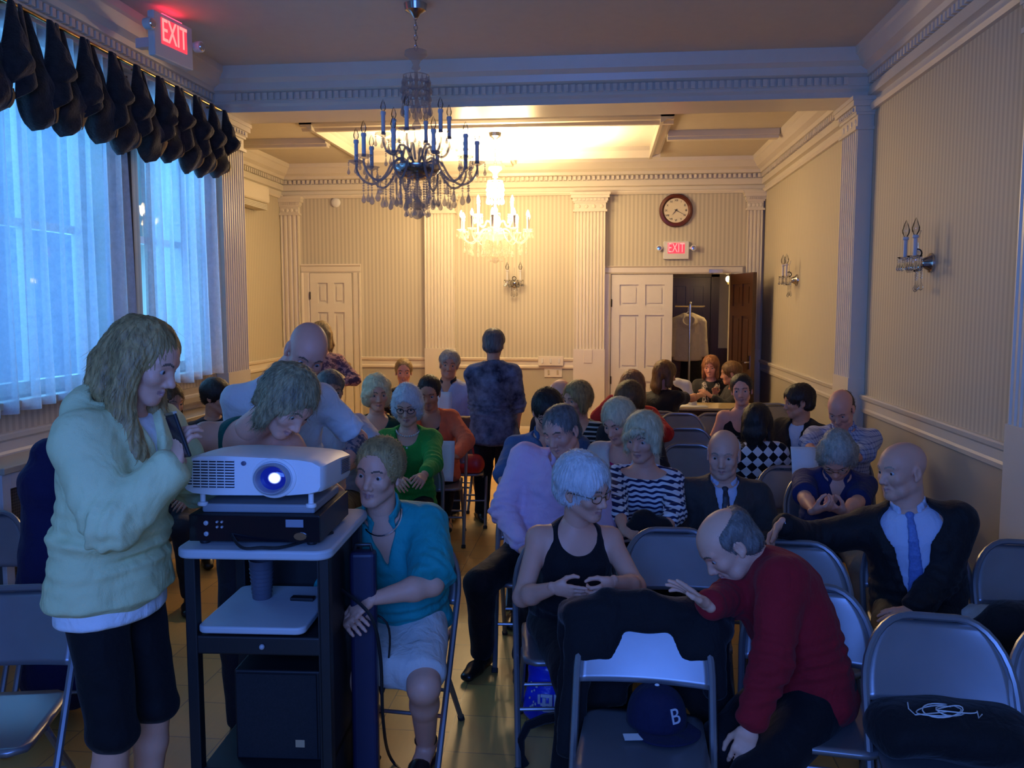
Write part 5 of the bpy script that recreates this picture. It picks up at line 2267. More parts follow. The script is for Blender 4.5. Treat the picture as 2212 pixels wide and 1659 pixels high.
    # ---- lower garment
    if bottom and not hide_legs:
        kind = bottom.get('kind', 'trousers')
        off = bottom.get('off', .012)
        S = Sdf(.0115 / q)
        zz_ = V3(0, 0, -.03 if stand else .03)
        S.seg(P0 - Lh * .05 + zz_, P0 + Lh * .05 + zz_, (ws[0] - .05) + off, (ws[0] - .05) + off, .03, ds[0] + off - .02, ds[0] + off - .02)
        ln = bottom.get('len', 2.0)
        for e in ('L', 'R'):
            S.seg(HJ[e], HJ[e] + (K[e] - HJ[e]) * min(1, ln), lr[0] + off, lr[0] + (lr[1] - lr[0]) * min(1, ln) + off, .03, cap=.03 if ln < 1 else None)
            if ln > 1:
                end = K[e] + (An[e] - K[e]) * (ln - 1)
                S.seg(K[e], end, lr[1] + off * .9, lr[1] + (lr[3] - lr[1]) * (ln - 1) + off * 1.2, .03, cap=.03)
        if kind == 'skirt':
            m1 = HJ['L'] + (K['L'] - HJ['L']) * ln
            m2 = HJ['R'] + (K['R'] - HJ['R']) * ln
            S.seg((HJ['L'] + HJ['R']) / 2, (m1 + m2) / 2, .16 * s, np.linalg.norm(m1 - m2) / 2 + .05, .03, .09, .07, unit(m1 - m2 + Lh * .01), cap=.04)
        np_mesh({'skirt': 'skirt', 'shorts': 'shorts'}.get(kind, 'trousers'), [solid(S, 2, .005, 30, seed + 7)], bottom['mat'], root, org)
    if shoes and not hide_legs:
        for e in ('L', 'R'):
            S = Sdf(.008 / q)
            a, f_ = An[e], FD[e]
            r_ = np.cross(f_, V3(0, 0, 1))
            g0 = a[2] - .085
            b0 = V3(a[0], a[1], g0)
            S.seg(b0 - f_ * .055 + V3(0, 0, .032), b0 + f_ * .08 + V3(0, 0, .034), .034, .041, .015, .032, .032, r_)
            S.seg(b0 + f_ * .08 + V3(0, 0, .034), b0 + f_ * .165 + V3(0, 0, .026), .041, .034, .015, .032, .022, r_)
            if not bottom.get('bare'):
                S.seg(b0 + V3(0, 0, .05) - f_ * .02, a + V3(0, 0, .01), .036, .038, .02)
            S.plane(b0 + V3(0, 0, .002), (0, 0, -1), .003)
            np_mesh('shoe', [solid(S, 1)], shoes, root, org)
    return dict(root=root, SH=SH, E=E, W=Wr, K=K, A=An, P0=P0, N=N, tor=tor, org=org, ds=ds, ts=ts, T=T, s=s, HD=HD, PN=PN, Fh=Fh, Lh=Lh)

# ================================================================ cloth patterns
def pattern(name, fn, rough=.85):
    m, nt, b = new_mat(name)
    col = fn(nt, coords(nt))
    nt.links.new(col, b.inputs['Base Color'])
    b.inputs['Roughness'].default_value = rough
    b.inputs['Specular IOR Level'].default_value = .2
    b.inputs['Sheen Weight'].default_value = .1
    set_bump(nt, b, noise(nt, coords(nt), 30, 4), .3, .01)
    return m


def wavy(nt, co):
    s = sep(nt, co)
    w = mth(nt, 'MULTIPLY', mth(nt, 'SINE', mth(nt, 'MULTIPLY', mth(nt, 'ADD', s[0], s[1]), 120)), .0028)
    w = mth(nt, 'ADD', w, mth(nt, 'MULTIPLY', mth(nt, 'SINE', mth(nt, 'MULTIPLY', s[0], 41)), .003))
    f = mth(nt, 'FRACT', mth(nt, 'DIVIDE', mth(nt, 'ADD', s[2], w), .0245))
    return mixc(nt, mth(nt, 'GREATER_THAN', f, .46), (.012, .018, .07), (.70, .72, .74))


def gingham(nt, co):
    v = mapped(nt, co, (1, 1, 1), (0, R_(45), 0))
    n = nt.nodes.new('ShaderNodeTexChecker')
    s = sep(nt, v)
    cx_ = nt.nodes.new('ShaderNodeCombineXYZ')
    nt.links.new(s[0], cx_.inputs[0])
    nt.links.new(s[2], cx_.inputs[1])
    nt.links.new(cx_.outputs[0], n.inputs['Vector'])
    n.inputs['Scale'].default_value = 21
    n.inputs[1].default_value, n.inputs[2].default_value = (.68, .68, .70, 1), (.008, .008, .012, 1)
    return n.outputs[0]


def plaid(nt, co):
    s = sep(nt, co)
    a = mth(nt, 'GREATER_THAN', mth(nt, 'FRACT', mth(nt, 'DIVIDE', mth(nt, 'ADD', s[0], mth(nt, 'MULTIPLY', s[1], .6)), .024)), .72)
    c = mth(nt, 'GREATER_THAN', mth(nt, 'FRACT', mth(nt, 'DIVIDE', s[2], .026)), .74)
    f = mth(nt, 'MULTIPLY_ADD', a, .5, mth(nt, 'MULTIPLY', c, .5))
    return mixc(nt, f, (.42, .46, .60), (.07, .10, .27))


def dyed(nt, co):
    n = noise(nt, co, 9, 5, .62)
    f = mth(nt, 'MULTIPLY_ADD', n, 3.2, -1.1)
    return mixc(nt, f, (.012, .016, .035), (.16, .19, .27))


def scarfp(nt, co):
    n = noise(nt, mapped(nt, co, (1, 1, .5)), 60, 3)
    return mixc(nt, mth(nt, 'GREATER_THAN', n, .5), (.03, .025, .022), (.52, .45, .36))


def bwstripe(nt, co):
    s = sep(nt, co)
    f = mth(nt, 'FRACT', mth(nt, 'DIVIDE', s[2], .030))
    return mixc(nt, mth(nt, 'GREATER_THAN', f, .62), (.012, .012, .014), (.45, .43, .40))


def floral(nt, co):
    n = noise(nt, co, 26, 4, .6)
    return mixc(nt, mth(nt, 'GREATER_THAN', n, .52), (.10, .05, .08), (.42, .22, .20))


WAVY, GING, PLAID, DYED = pattern('navy_white_waves', wavy), pattern('black_white_check', gingham), pattern('blue_check', plaid), pattern('mottled_blue', dyed)
SCARF, BWS, FLORAL = pattern('patterned_scarf', scarfp), pattern('black_white_stripe', bwstripe), pattern('floral', floral)
YEL = cloth('pale_yellow_cotton', (.66, .69, .36), .7, .05, .5, 16)
WHITE = cloth('white_cotton', (.80, .81, .82), .85, .03)
GRN = cloth('dark_green_knit', (.012, .10, .07))
TURQ = cloth('turquoise_cotton', (.012, .31, .31), .7)
CREAM = cloth('cream_linen', (.66, .63, .57), .85, .04)
EMER = cloth('bright_green_knit', (.025, .30, .045))
DGRN = cloth('bottle_green', (.008, .05, .035))
CORAL = cloth('coral_cotton', (.72, .15, .06), .8, .06)
BLUSH = cloth('pale_blue_shirt', (.34, .38, .58), .8, .05)
PINK = cloth('pink_oxford', (.74, .50, .64), .8, .04)
POLO = cloth('slate_blue_polo', (.06, .13, .26))
BLACK = cloth('black_cloth', (.006, .006, .008), .8, .15, .3, 28, .1)
BLACKT = cloth('black_trousers', (.004, .004, .006), .8, .15, .3, 20, .05)
IVORY = cloth('ivory_knit', (.62, .62, .60))
MAG = cloth('magenta_top', (.55, .012, .13))
RED = cloth('bright_red_wool', (.55, .025, .02))
CRIM = cloth('crimson_sweater', (.27, .010, .018), .9, .08, .4, 22)
NAVYP = cloth('navy_polo', (.016, .026, .10))
GREYS = cloth('charcoal_suit', (.045, .042, .040), .75, .12)
BLKS = cloth('black_suit', (.011, .010, .011), .7, .12)
SHIRTB = cloth('pale_blue_dress_shirt', (.55, .60, .76), .7, .03)
LILAC = cloth('lilac_cotton', (.50, .48, .62), .8, .05)
TIEB = mat('blue_tie', (.13, .22, .52), .5, 0, .25, 120, .2, 200)
TIED = mat('dark_tie', (.03, .035, .05), .5, 0, .2, 120)
TROUS = cloth('dark_trousers', (.022, .022, .03))
SHOEB = mat('black_leather', (.012, .011, .011), .28, var=.1)
H_BLOND = hair_mat('dark_blond_hair', (.11, .062, .022), (.60, .40, .15))
H_ASH = hair_mat('ash_streaked_hair', (.055, .040, .022), (.56, .44, .22))
H_WHITE = hair_mat('white_hair', (.50, .50, .48), (.80, .80, .78))
H_GREY = hair_mat('grey_hair', (.20, .18, .14), (.60, .55, .44))
H_DGREY = hair_mat('dark_grey_hair', (.05, .045, .04), (.24, .22, .20))
H_BROWN = hair_mat('brown_hair', (.045, .020, .008), (.20, .10, .035))
H_BLACK = hair_mat('black_hair', (.006, .005, .005), (.030, .024, .02))
H_AUB = hair_mat('auburn_hair', (.14, .045, .018), (.40, .17, .07))
H_PALE = hair_mat('pale_blond_hair', (.62, .50, .26), (.92, .80, .48))
H_SILV = hair_mat('silver_blond_hair', (.38, .32, .18), (.84, .74, .46))
SW = dict(hair_mat=None)
PPL = {}
seats = []


def seated(key, H, chair_label=None, chair_face=None, **kw):
    r = person(H, **kw)
    PPL[key] = r
    if chair_label:
        f = facing(chair_face if chair_face is not None else kw.get('fac', 0))
        c = r['P0'] + f * .035
        chair(c[0], c[1], chair_face if chair_face is not None else kw.get('fac', 0), chair_label)
    if 0: print(key, 's=%.2f' % r['s'], 'P0', [round(float(x), 2) for x in r['P0']], 'H', [round(float(x), 2) for x in H])
    return r


# ---------------------------------------------------------------- standing figures
H = PD(312, 778, 2.5)
r = person(H, 82, (.13, .02), None, .955, True, (62, 24, 0), None,
           dict(fem=True, skin='fair', hair='long', hair_mat=H_BLOND, hair_len=.24, hair_front=.30, hair_t=.012, hairline=.080, hair_amp=.005,
                locks=[([(.075, .0, .0), (.088, .01, -.10), (.085, .05, -.22), (.06, .07, -.33), (.05, .06, -.40)], [.022, .034, .036, .028, .008]),
                       ([(-.075, .02, -.02), (-.078, .04, -.12), (-.06, .08, -.24), (-.05, .08, -.36)], [.018, .028, .03, .008]),
                       ([(0, -.09, .0), (.01, -.105, -.05), (.02, -.10, -.14)], [.035, .040, .03])]),
           dict(R=dict(to=PD(380, 1000, 2.38), pole=(-.5, -.55, -.8), dir=(.25, -.02, .95), palm=(.6, .75, 0), curl=.62, thumb=.25),
                L=dict(to=PD(372, 1010, 2.62), pole=(.1, 1, -.8), dir=(.5, -.5, .6), palm=(.2, -.8, .2), curl=.5)),
           dict(L=dict(foot=70), R=dict(foot=85)),
           [dict(name='undershirt', mat=WHITE, sl=0, off=.012, hem=.105, flare=1.06, fold=.004),
            dict(name='jacket', mat=YEL, sl=1.93, off=.034, hem=.045, flare=1.08, fold=.010, hood=True, loose=1.15, vox=.008, cinch=.17, buttons=4, button_mat=mat('snap', (.12, .12, .10), .4, .5), neck='v', dep=.14)],
           dict(mat=BLACKT, kind='shorts', len=1.02, off=.013, bare=True), SHOEB,
           'standing blond woman in a pale yellow hooded jacket holding a phone', q=1.3, build=1.04)
PPL['yellow'] = r
w, d = r['W']['R'], r['HD']['R']
ph = thing('mobile_phone', 'black mobile phone in the hand of the woman in yellow', 'phone', tuple(PD(385, 940, 2.36)))
ph.rotation_euler = (R_(14), R_(-10), R_(-42))
MB().box((-.033, -.005, -.065), (.033, .005, .065)).build('case', BPLAS, ph, bevel=.004)
MB().box((-.030, -.0062, -.055), (.030, -.005, .055)).build('screen', mat('phone_glass', (.01, .012, .03), .08, var=0), ph)
MB().box((-.033, -.0055, .060), (.033, .0055, .0662)).build('metal_edge', CHROME, ph)

H = PD(622, 868, 2.98)
PPL['tank'] = person(H, 12, (.40, -.02), tuple(PD(560, 1150, 3.42)), .93, True, (38, 42, -12), 0,
    dict(fem=True, skin='fair', hair='bob', hair_mat=H_ASH, hair_len=.085, hair_t=.018, hairline=.068, hair_amp=.005, nshift=-.085),
    dict(R=dict(to=PD(345, 905, 2.92), pole=(0, .3, -1), dir=(-1, .0, -.25), curl=.3), L=dict(to=PD(628, 1140, 3.02), pole=(.6, .4, -.4), curl=.4)),
    None, dict(name='tank_top', mat=GRN, sl=0, off=.010, neck='scoop', dep=.14, wid=.088, armhole=True, fold=.005, vox=.008),
    dict(mat=TROUS), SHOEB, 'streak-haired woman in a dark green sleeveless top leaning behind the projector', q=1.3, build=1.0)

H = PD(662, 760, 3.45)
PPL['bald_tee'] = person(H, 6, (.20, -.03), tuple(PD(622, 1090, 3.72)), .96, True, (8, 34, -16), 6,
    dict(skin='pink', brow=BROWM, nshift=-.085), 
    dict(L=dict(to=PD(738, 1015, 3.50), pole=(.35, .9, -.2), dir=(0, -.1, -1)), R=dict(to=PD(535, 1040, 3.45), pole=(-.4, .9, -.2))),
    None, dict(name='t_shirt', mat=WHITE, sl=.78, off=.014, loose=1.2, fold=.009, vox=.0085), dict(mat=TROUS), SHOEB,
    'bald man in a white T-shirt bending over the woman in the green top', q=1.2, build=.98, tor_s=.93)
r = PPL['bald_tee']
# neck chain and arm tattoo
pts = [tuple(r['N'] + (np.array(H) - r['N']) * .12 + facing(4) * (math.cos(a) * .085 + .01) + np.cross(V3(0, 0, 1), facing(4)) * math.sin(a) * .082 + V3(0, 0, .01 - .03 * math.cos(a)) - r['org']) for a in [k * 6.2832 / 40 for k in range(40)]]
mb = MB()
for p_ in pts:
    mb.sphere(p_, .0055, 6, 4)
mb.build('neck_chain', CHROME, r['root'], True)
m, nt, b = new_mat('tattoo_ink')
n_ = noise(nt, coords(nt), 40, 3)
nt.links.new(mixc(nt, mth(nt, 'GREATER_THAN', n_, .47), (.06, .06, .09), (.36, .22, .19)), b.inputs['Base Color'])
e_, w_ = r['E']['L'], r['W']['L']
S = Sdf(.008)
S.seg(e_ + (w_ - e_) * .05, e_ + (w_ - e_) * .55, .0475 * r['s'], .0435 * r['s'], .01, cap=.004)
np_mesh('tattoo', [solid(S, 1)], m, r['root'], r['org'])

H = PD(692, 725, 7.6)
PPL['far_stand'] = person(H, 20, (.02, 0), None, .88, True, (-30, 10, 0), None,
    dict(fem=True, skin='fair', hair='long', hair_mat=H_BLOND, hair_len=.2, far=1), dict(L=dict(to=PD(722, 830, 7.5), pole=(1, .2, -.5))), None,
    dict(name='blouse', mat=FLORAL, sl=1.5, off=.014), dict(mat=TROUS), SHOEB, 'woman in a reddish patterned top by the left door, mostly behind the bald man', q=.7)

H = PD(1067, 744, 6.9)
PPL['back'] = person(H, 183, (.03, 0), None, .80, True, (170, 12, 0), None,
    dict(fem=True, skin='tan', hair='short', hair_mat=H_DGREY, hair_t=.016), dict(L=dict(to=PD(1046, 935, 7.05), pole=(-1, -.4, -.6)), R=dict(to=PD(1118, 935, 7.05), pole=(1, -.4, -.6))),
    dict(L=dict(foot=200), R=dict(foot=165)),
    dict(name='tunic', mat=DYED, sl=1.25, off=.026, hem=.13, flare=1.22, loose=1.35, fold=.012), dict(mat=BLACKT, off=.02), SHOEB,
    'woman in a loose mottled blue tunic seen from behind in the aisle', q=.9, build=1.02, tor_s=.92)

# ---------------------------------------------------------------- left of the aisle
H = PD(818, 1020, 3.12)
PPL['turq'] = seated('turq', H, 'folding chair under the woman in turquoise beside the cart', -5, fac=-2, lean=(.30, -.10), pel=tuple(PD(868, 1320, 3.42)), z_pel=.535, head=(-24, 2, -6), sfac=10,
    o=dict(fem=True, skin='fair', hair='back', hair_mat=H_BLOND, hair_t=.014, hairline=.076, necklace='chain', belly=.03),
    arms=dict(L=dict(to=PD(800, 1295, 2.95), pole=(1, .0, -.5), dir=(-.7, -.35, -.5), curl=.45), R=dict(to=PD(750, 1330, 2.98), pole=(-.5, .6, -.5), hide=False)),
    legs=dict(L=dict(to=PZ(920, 1605, .085), pole=(.2, -1, .9), foot=-4), R=dict(to=PZ(790, 1610, .085), pole=(-.2, -1, .7), foot=-15)),
    top=dict(mat=TURQ, sl=.92, off=.018, neck='v', dep=.17, collar=True, loose=1.4, fold=.010, hem=.05, vox=.008),
    bottom=dict(mat=CREAM, kind='skirt', len=.86, off=.022, bare=True), shoes=None,
    label='seated woman in a turquoise collared shirt and white skirt beside the cart', q=1.3, build=1.12)
r = PPL['turq']
for e in ('L', 'R'):       # strapped sandals
    a, f_ = r['A'][e], facing(-4 if e == 'L' else -15)
    g0 = V3(a[0], a[1], 0)
    S = Sdf(.007)
    rr = np.cross(f_, V3(0, 0, 1))
    S.seg(g0 - f_ * .06 + V3(0, 0, .012), g0 + f_ * .175 + V3(0, 0, .010), .036, .042, .01, .012, .010, rr)
    S.seg(g0 + f_ * .09 + V3(0, 0, .035), g0 + f_ * .15 + V3(0, 0, .028), .044, .040, .01, .034, .022, rr)
    S.plane(g0 + V3(0, 0, .001), (0, 0, -1), .002)
    sd = np_mesh('sandal', [solid(S, 1)], SHOEB, r['root'], r['org'])
    S = Sdf(.007)
    S.seg(a + V3(0, 0, .004), a + V3(0, 0, .022), .044, .045, .004, .046, .047, rr, cap=.008)
    np_mesh('ankle_strap', [solid(S, 1)], SHOEB, sd, r['org'])

H = PD(880, 876, 5.35)
seated('green', H, 'folding chair under the white-haired woman in bright green', 8, fac=8, lean=(.05, .0), head=(-8, 14, 0),
    o=dict(fem=True, skin='old', hair='curly', hair_mat=H_WHITE, hair_t=.020, glasses='dark', necklace='beads', hair_amp=.006, hairline=.068),
    arms=dict(L=dict(to=PD(915, 1028, 5.0), pole=(.8, .4, -.6)), R=dict(to=PD(860, 1035, 5.0), pole=(-.8, .4, -.6))),
    top=dict(name='cardigan', mat=EMER, sl=1.75, off=.020, neck='scoop', dep=.07, wid=.07, buttons=1, vox=.009), bottom=dict(mat=BLACKT), shoes=SHOEB,
    label='white-haired woman with glasses in a bright green cardigan', q=1.05)
H = PD(815, 850, 6.0)
seated('curly', H, 'folding chair under the curly blond woman in bottle green', fac=5, lean=(.04, .02), head=(8, 6, 0),
    o=dict(fem=True, skin='fair', hair='curly', hair_mat=H_PALE, hair_t=.024, hair_amp=.010),
    top=dict(name='top', mat=DGRN, sl=.35, off=.014, neck='scoop', dep=.09, wid=.09), bottom=dict(mat=BLACKT), shoes=SHOEB,
    label='woman with curly pale blond hair in a bottle green top', q=.95, build=1.1)
H = PD(927, 848, 6.3)
seated('coral', H, 'folding chair under the woman in coral by the aisle', fac=5, lean=(.10, -.02), pel=tuple(PD(945, 1010, 6.45)), head=(-10, 18, 0),
    o=dict(fem=True, skin='tan', hair='back', hair_mat=H_BLACK, hair_t=.010, bun=True),
    arms=dict(L=dict(to=PD(985, 985, 6.05), pole=(1, .2, -.3), dir=(-.6, -.5, .2), curl=.6), R=dict(to=PD(915, 980, 6.0), pole=(-.8, .3, -.6))),
    legs=dict(L=dict(to=PZ(966, 1118, .085), pole=(.1, -1, .7), foot=12), R=dict(to=PZ(945, 1112, .085), pole=(-.1, -1, .7), foot=0)),
    top=[dict(name='inner_top', mat=BLACK, sl=0, off=.008, neck='scoop', dep=.09), dict(name='jacket', mat=CORAL, sl=1.9, off=.022, open=True, open_w=.08, neck='v', dep=.12)],
    bottom=dict(mat=BLACKT, kind='skirt', len=1.0, off=.018, bare=True), shoes=SHOEB,
    label='woman with tied-back dark hair in a coral jacket holding a paper', q=.95)
pp = PD(952, 985, 5.98)
tag(MB().grid(6, 8, lambda u, v: ((u - .5) * .20, .03 * math.sin(v * 2.5) - .10 * v, -(v - .4) * .27)).build('programme', PAPER, None, 2, solid=.002, loc=tuple(pp)), 'white sheet held by the woman in coral', 'paper')
H = PD(872, 803, 8.3)
seated('far1', H, None, fac=5, lean=(.04, 0), head=(0, 5, 0), o=dict(fem=True, skin='pink', hair='back', hair_mat=H_BLOND, hair_t=.012),
    top=dict(name='top', mat=TROUS, sl=.6, off=.014), bottom=dict(mat=BLACKT), shoes=SHOEB,
    label='woman with pulled-back blond hair in the back row beside the left chair rail', q=.75)
H = PD(970, 787, 7.4)
seated('bluesh', H, 'folding chair under the grey-haired man in a pale blue shirt', fac=-5, lean=(.05, 0), head=(0, 4, -6),
    o=dict(skin='tan', hair='short', hair_mat=H_GREY, hair_t=.018, hair_amp=.006), 
    top=dict(mat=BLUSH, sl=1.85, off=.016, neck='v', dep=.12, collar=True, collar_mat=TROUS), bottom=dict(mat=TROUS), shoes=SHOEB,
    label='grey-haired man in an open-necked pale blue shirt beside the aisle', q=.85)
pp = PD(958, 872, 7.0)
tag(MB().grid(4, 4, lambda u, v: ((u - .5) * .13, .02 * v, (v - .5) * .19)).build('handout', PAPER, None, 2, solid=.002, loc=tuple(pp)), 'small white sheet in front of the man in the pale blue shirt', 'paper')
# people half hidden at the left
H = PD(714, 842, 5.45)
seated('lilac', H, None, fac=5, lean=(.04, 0), head=(10, 10, 0), o=dict(fem=True, skin='tan', hair='short', hair_mat=H_DGREY, hair_t=.015),
    arms=dict(L=dict(to=PD(765, 1000, 5.10), pole=(1, .2, -.3))), top=dict(name='top', mat=LILAC, sl=.8, off=.018), bottom=dict(mat=TROUS), shoes=SHOEB,
    label='seated person in lilac, only one bare arm showing beside the white T-shirt', q=.85)
H = PD(468, 856, 6.1)
seated('lefta', H, None, fac=30, lean=(.05, 0), head=(60, 12, 0), o=dict(fem=True, skin='tan', hair='back', hair_mat=H_BLACK, hair_t=.018),
    top=dict(name='top', mat=TROUS, sl=.8, off=.016), bottom=dict(mat=TROUS), shoes=SHOEB,
    label='dark-haired seated person below the far curtain, left of the white T-shirt', q=.85)
H = PD(362, 868, 5.2)
seated('leftb', H, None, fac=20, lean=(.05, 0), head=(40, 10, 0), o=dict(fem=True, skin='tan', hair='bob', hair_mat=H_BROWN, hair_t=.018, hair_len=.08),
    top=dict(name='top', mat=TROUS, sl=.8, off=.016), bottom=dict(mat=TROUS), shoes=SHOEB,
    label='brown-haired seated person half hidden behind the blond woman in yellow', q=.85)

# ---------------------------------------------------------------- right of the aisle
H = PD(1212, 930, 4.12)
seated('pink', H, 'folding chair under the man in the pink shirt', 4, fac=-14, lean=(.10, .10), pel=tuple(PD(1165, 1175, 4.32)), head=(-30, 18, 8), sfac=-10,
    o=dict(skin='pink', hair='short', hair_mat=H_DGREY, hair_t=.009, hairline=.07, closed=True, brow=BROWM, belly=.03),
    arms=dict(R=dict(to=PD(1130, 1180, 4.0), pole=(-1, .4, -.5), dir=(.5, -.6, -.3)), L=dict(to=PD(1215, 1185, 3.95), pole=(.9, .3, -.5))),
    legs=dict(R=dict(to=PZ(1042, 1408, .085), pole=(-.3, -1, .8), foot=-18), L=dict(to=PZ(1130, 1415, .085), pole=(.1, -1, .8), foot=0)),
    top=dict(mat=PINK, sl=1.9, off=.022, neck='v', dep=.05, collar=True, loose=1.25, fold=.010, vox=.0085, cuff=PINK), bottom=dict(mat=BLACKT, off=.016), shoes=SHOEB,
    label='grey-haired man in a pink dress shirt with head tilted, by the aisle', q=1.2, build=1.06)
H = PD(1182, 888, 4.95)
seated('polo', H, 'folding chair under the dark-haired man in a slate polo', fac=-5, lean=(.12, 0), head=(8, 32, 0),
    o=dict(skin='fair', hair='short', hair_mat=H_BLACK, hair_t=.017, glasses='dark', hair_amp=.005),
    arms=dict(R=dict(to=PD(1100, 1090, 4.7), pole=(-1, .3, -.5))), top=dict(name='polo_shirt', mat=POLO, sl=.95, off=.018, neck='v', dep=.06, collar=True, loose=1.3), bottom=dict(mat=TROUS), shoes=SHOEB,
    label='dark-haired man with glasses in a slate blue polo behind the pink shirt', q=1.0, build=1.08)
H = PD(1213, 852, 6.7)
seated('baldfar', H, None, fac=10, lean=(.05, 0), head=(30, 10, 0), o=dict(skin='fair', hair='bald', hair_mat=H_WHITE, hair_t=.006),
    top=dict(mat=TROUS, sl=1.8, off=.016), bottom=dict(mat=TROUS), shoes=SHOEB, label='bald man in a far row behind the slate blue polo', q=.8)
H = PD(1246, 862, 6.0)
seated('bwcard', H, 'folding chair under the woman in the striped cardigan', fac=-30, lean=(.03, -.03), head=(-48, 8, 0),
    o=dict(fem=True, skin='fair', hair='bob', hair_mat=H_BLOND, hair_len=.07, hair_t=.020),
    top=dict(name='cardigan', mat=BWS, sl=1.8, off=.018, neck='scoop'), bottom=dict(mat=TROUS), shoes=SHOEB,
    label='blond woman in a black and white striped cardigan facing left', q=.9)
H = PD(1336, 910, 4.85)
seated('ivory', H, 'folding chair under the woman in the ivory cardigan', fac=-10, lean=(.08, 0), head=(-32, 24, 0),
    o=dict(fem=True, skin='old', hair='short', hair_mat=H_SILV, hair_t=.020, hair_amp=.005, hairline=.067),
    top=[dict(name='top', mat=MAG, sl=0, off=.010, neck='scoop', dep=.06), dict(name='cardigan', mat=IVORY, sl=1.85, off=.022, open=True, open_w=.075, neck='v', dep=.10)], bottom=dict(mat=TROUS), shoes=SHOEB,
    label='silver-haired woman in an ivory cardigan over a magenta top', q=1.05)
H = PD(1388, 945, 4.3)
seated('wavy', H, 'folding chair under the woman in the wavy striped top', 0, fac=-2, lean=(.06, 0), head=(-22, 10, 0),
    o=dict(fem=True, skin='fair', hair='bob', hair_mat=H_SILV, hair_len=.055, hair_t=.020, hairline=.064, locks=[([(-.045, .095, .065), (.0, .10, .060), (.06, .075, .02)], [.012, .018, .016])]),
    arms=dict(R=dict(to=PD(1350, 1150, 3.95), pole=(-1, .3, -.5), dir=(.6, -.5, -.2), curl=.5), L=dict(to=PD(1432, 1150, 3.95), pole=(1, .3, -.5), dir=(-.6, -.5, -.2), curl=.5)),
    top=dict(name='striped_top', mat=WAVY, sl=1.45, off=.016, neck='boat', fold=.006, vox=.008, loose=1.1), bottom=dict(mat=BLACKT), shoes=SHOEB,
    label='blond woman in a navy and white wavy striped top', q=1.2)
H = PD(1360, 868, 5.6)
seated('brownhead', H, None, fac=0, lean=(.06, 0), head=(0, 30, 0), o=dict(fem=True, skin='fair', hair='bob', hair_mat=H_BROWN, hair_len=.06, hair_t=.022, hairline=.057),
    top=dict(name='top', mat=TROUS, sl=1.6, off=.016), bottom=dict(mat=TROUS), shoes=SHOEB, label='brown-haired head between the silver-haired woman and the red jacket', q=.9)
H = PD(1366, 836, 6.6)
seated('redjk', H, 'folding chair under the woman in the bright red jacket', fac=5, lean=(.04, .0), head=(0, 8, 0),
    o=dict(fem=True, skin='fair', hair='long', hair_mat=H_AUB, hair_len=.16, hair_t=.020, glasses='dark', hairline=.05),
    arms=dict(R=dict(to=PD(1328, 858, 6.35), pole=(-1, -.2, -.9), dir=(.5, .2, .6), curl=.5), L=dict(to=PD(1405, 930, 6.3), pole=(1, .2, -.6))),
    top=dict(name='jacket', mat=RED, sl=1.9, off=.024, loose=1.2), bottom=dict(mat=TROUS), shoes=SHOEB,
    label='auburn woman in a bright red jacket with one arm raised to her hair', q=.9)
H = PD(1438, 808, 8.0)
seated('blacktee', H, 'folding chair behind the long-haired woman at the table', 165, fac=160, lean=(.06, 0), head=(120, 12, 0),
    o=dict(fem=True, skin='tan', hair='long', hair_mat=H_BROWN, hair_len=.26, hair_t=.018),
    arms=dict(R=dict(to=PD(1535, 852, 8.45), pole=(.8, -.3, -.9), curl=.3)), top=dict(name='t_shirt', mat=BLACK, sl=.55, off=.014), bottom=dict(mat=TROUS), shoes=SHOEB,
    label='long-haired woman in a black T-shirt at the table, back to the camera', q=.85, build=1.05)
H = PD(1535, 792, 9.75)
seated('auburn', H, None, fac=-5, lean=(.08, 0), head=(-10, 10, 0), o=dict(fem=True, skin='pink', hair='bob', hair_mat=H_AUB, hair_len=.115, hair_t=.018, smile=1),
    top=[dict(name='cardigan', mat=BLACK, sl=1.8, off=.016)], bottom=dict(mat=TROUS), shoes=SHOEB, label='auburn-haired woman in black with a patterned scarf behind the table', q=.85)
r = PPL['auburn']
S = Sdf(.010)
c, ax, Lv, Fv = r['tor'](.92)
for e in (-1, 1):
    S.chain([c - Fv * .05 + Lv * e * .06, c + Fv * .07 + Lv * e * .07, c + Fv * .15 - ax * .10 + Lv * e * .05, c + Fv * .16 - ax * .22 + Lv * e * .045], [.022, .028, .036, .042], .02)
V, Q = S.mesh()
V = V + normals_of(V, Q) * (.010 * wobble(V, 60, 5))[:, None]
np_mesh('scarf', [(V, Q)], SCARF, r['root'], r['org'])
H = PD(1578, 806, 9.3)
seated('profile', H, None, fac=-75, lean=(.10, 0), head=(-85, 8, 0), o=dict(fem=True, skin='tan', hair='short', hair_mat=H_BROWN, hair_t=.020, smile=1),
    arms=dict(R=dict(to=PD(1545, 851, 9.35), pole=(0, .5, -1)), L=dict(to=PD(1532, 853, 9.1), pole=(.2, -.6, -1))), top=dict(name='sweater', mat=BLACK, sl=1.75, off=.016), bottom=dict(mat=TROUS), shoes=SHOEB,
    label='short-haired smiling person in black facing left at the table', q=.85)
H = PD(1602, 842, 6.7)
seated('tanktop', H, 'folding chair under the young woman in the black tank top', fac=-2, lean=(.10, 0), head=(-4, 4, 4),
    o=dict(fem=True, skin='fair', hair='back', hair_mat=H_BLACK, hair_t=.012, smile=1, bun=True),
    top=dict(name='tank_top', mat=BLACK, sl=0, off=.012, neck='scoop', dep=.13, wid=.085, armhole=True), bottom=dict(mat=TROUS), shoes=SHOEB,
    label='smiling young woman in a black tank top facing the camera', q=.95)
H = PD(1636, 912, 5.7)
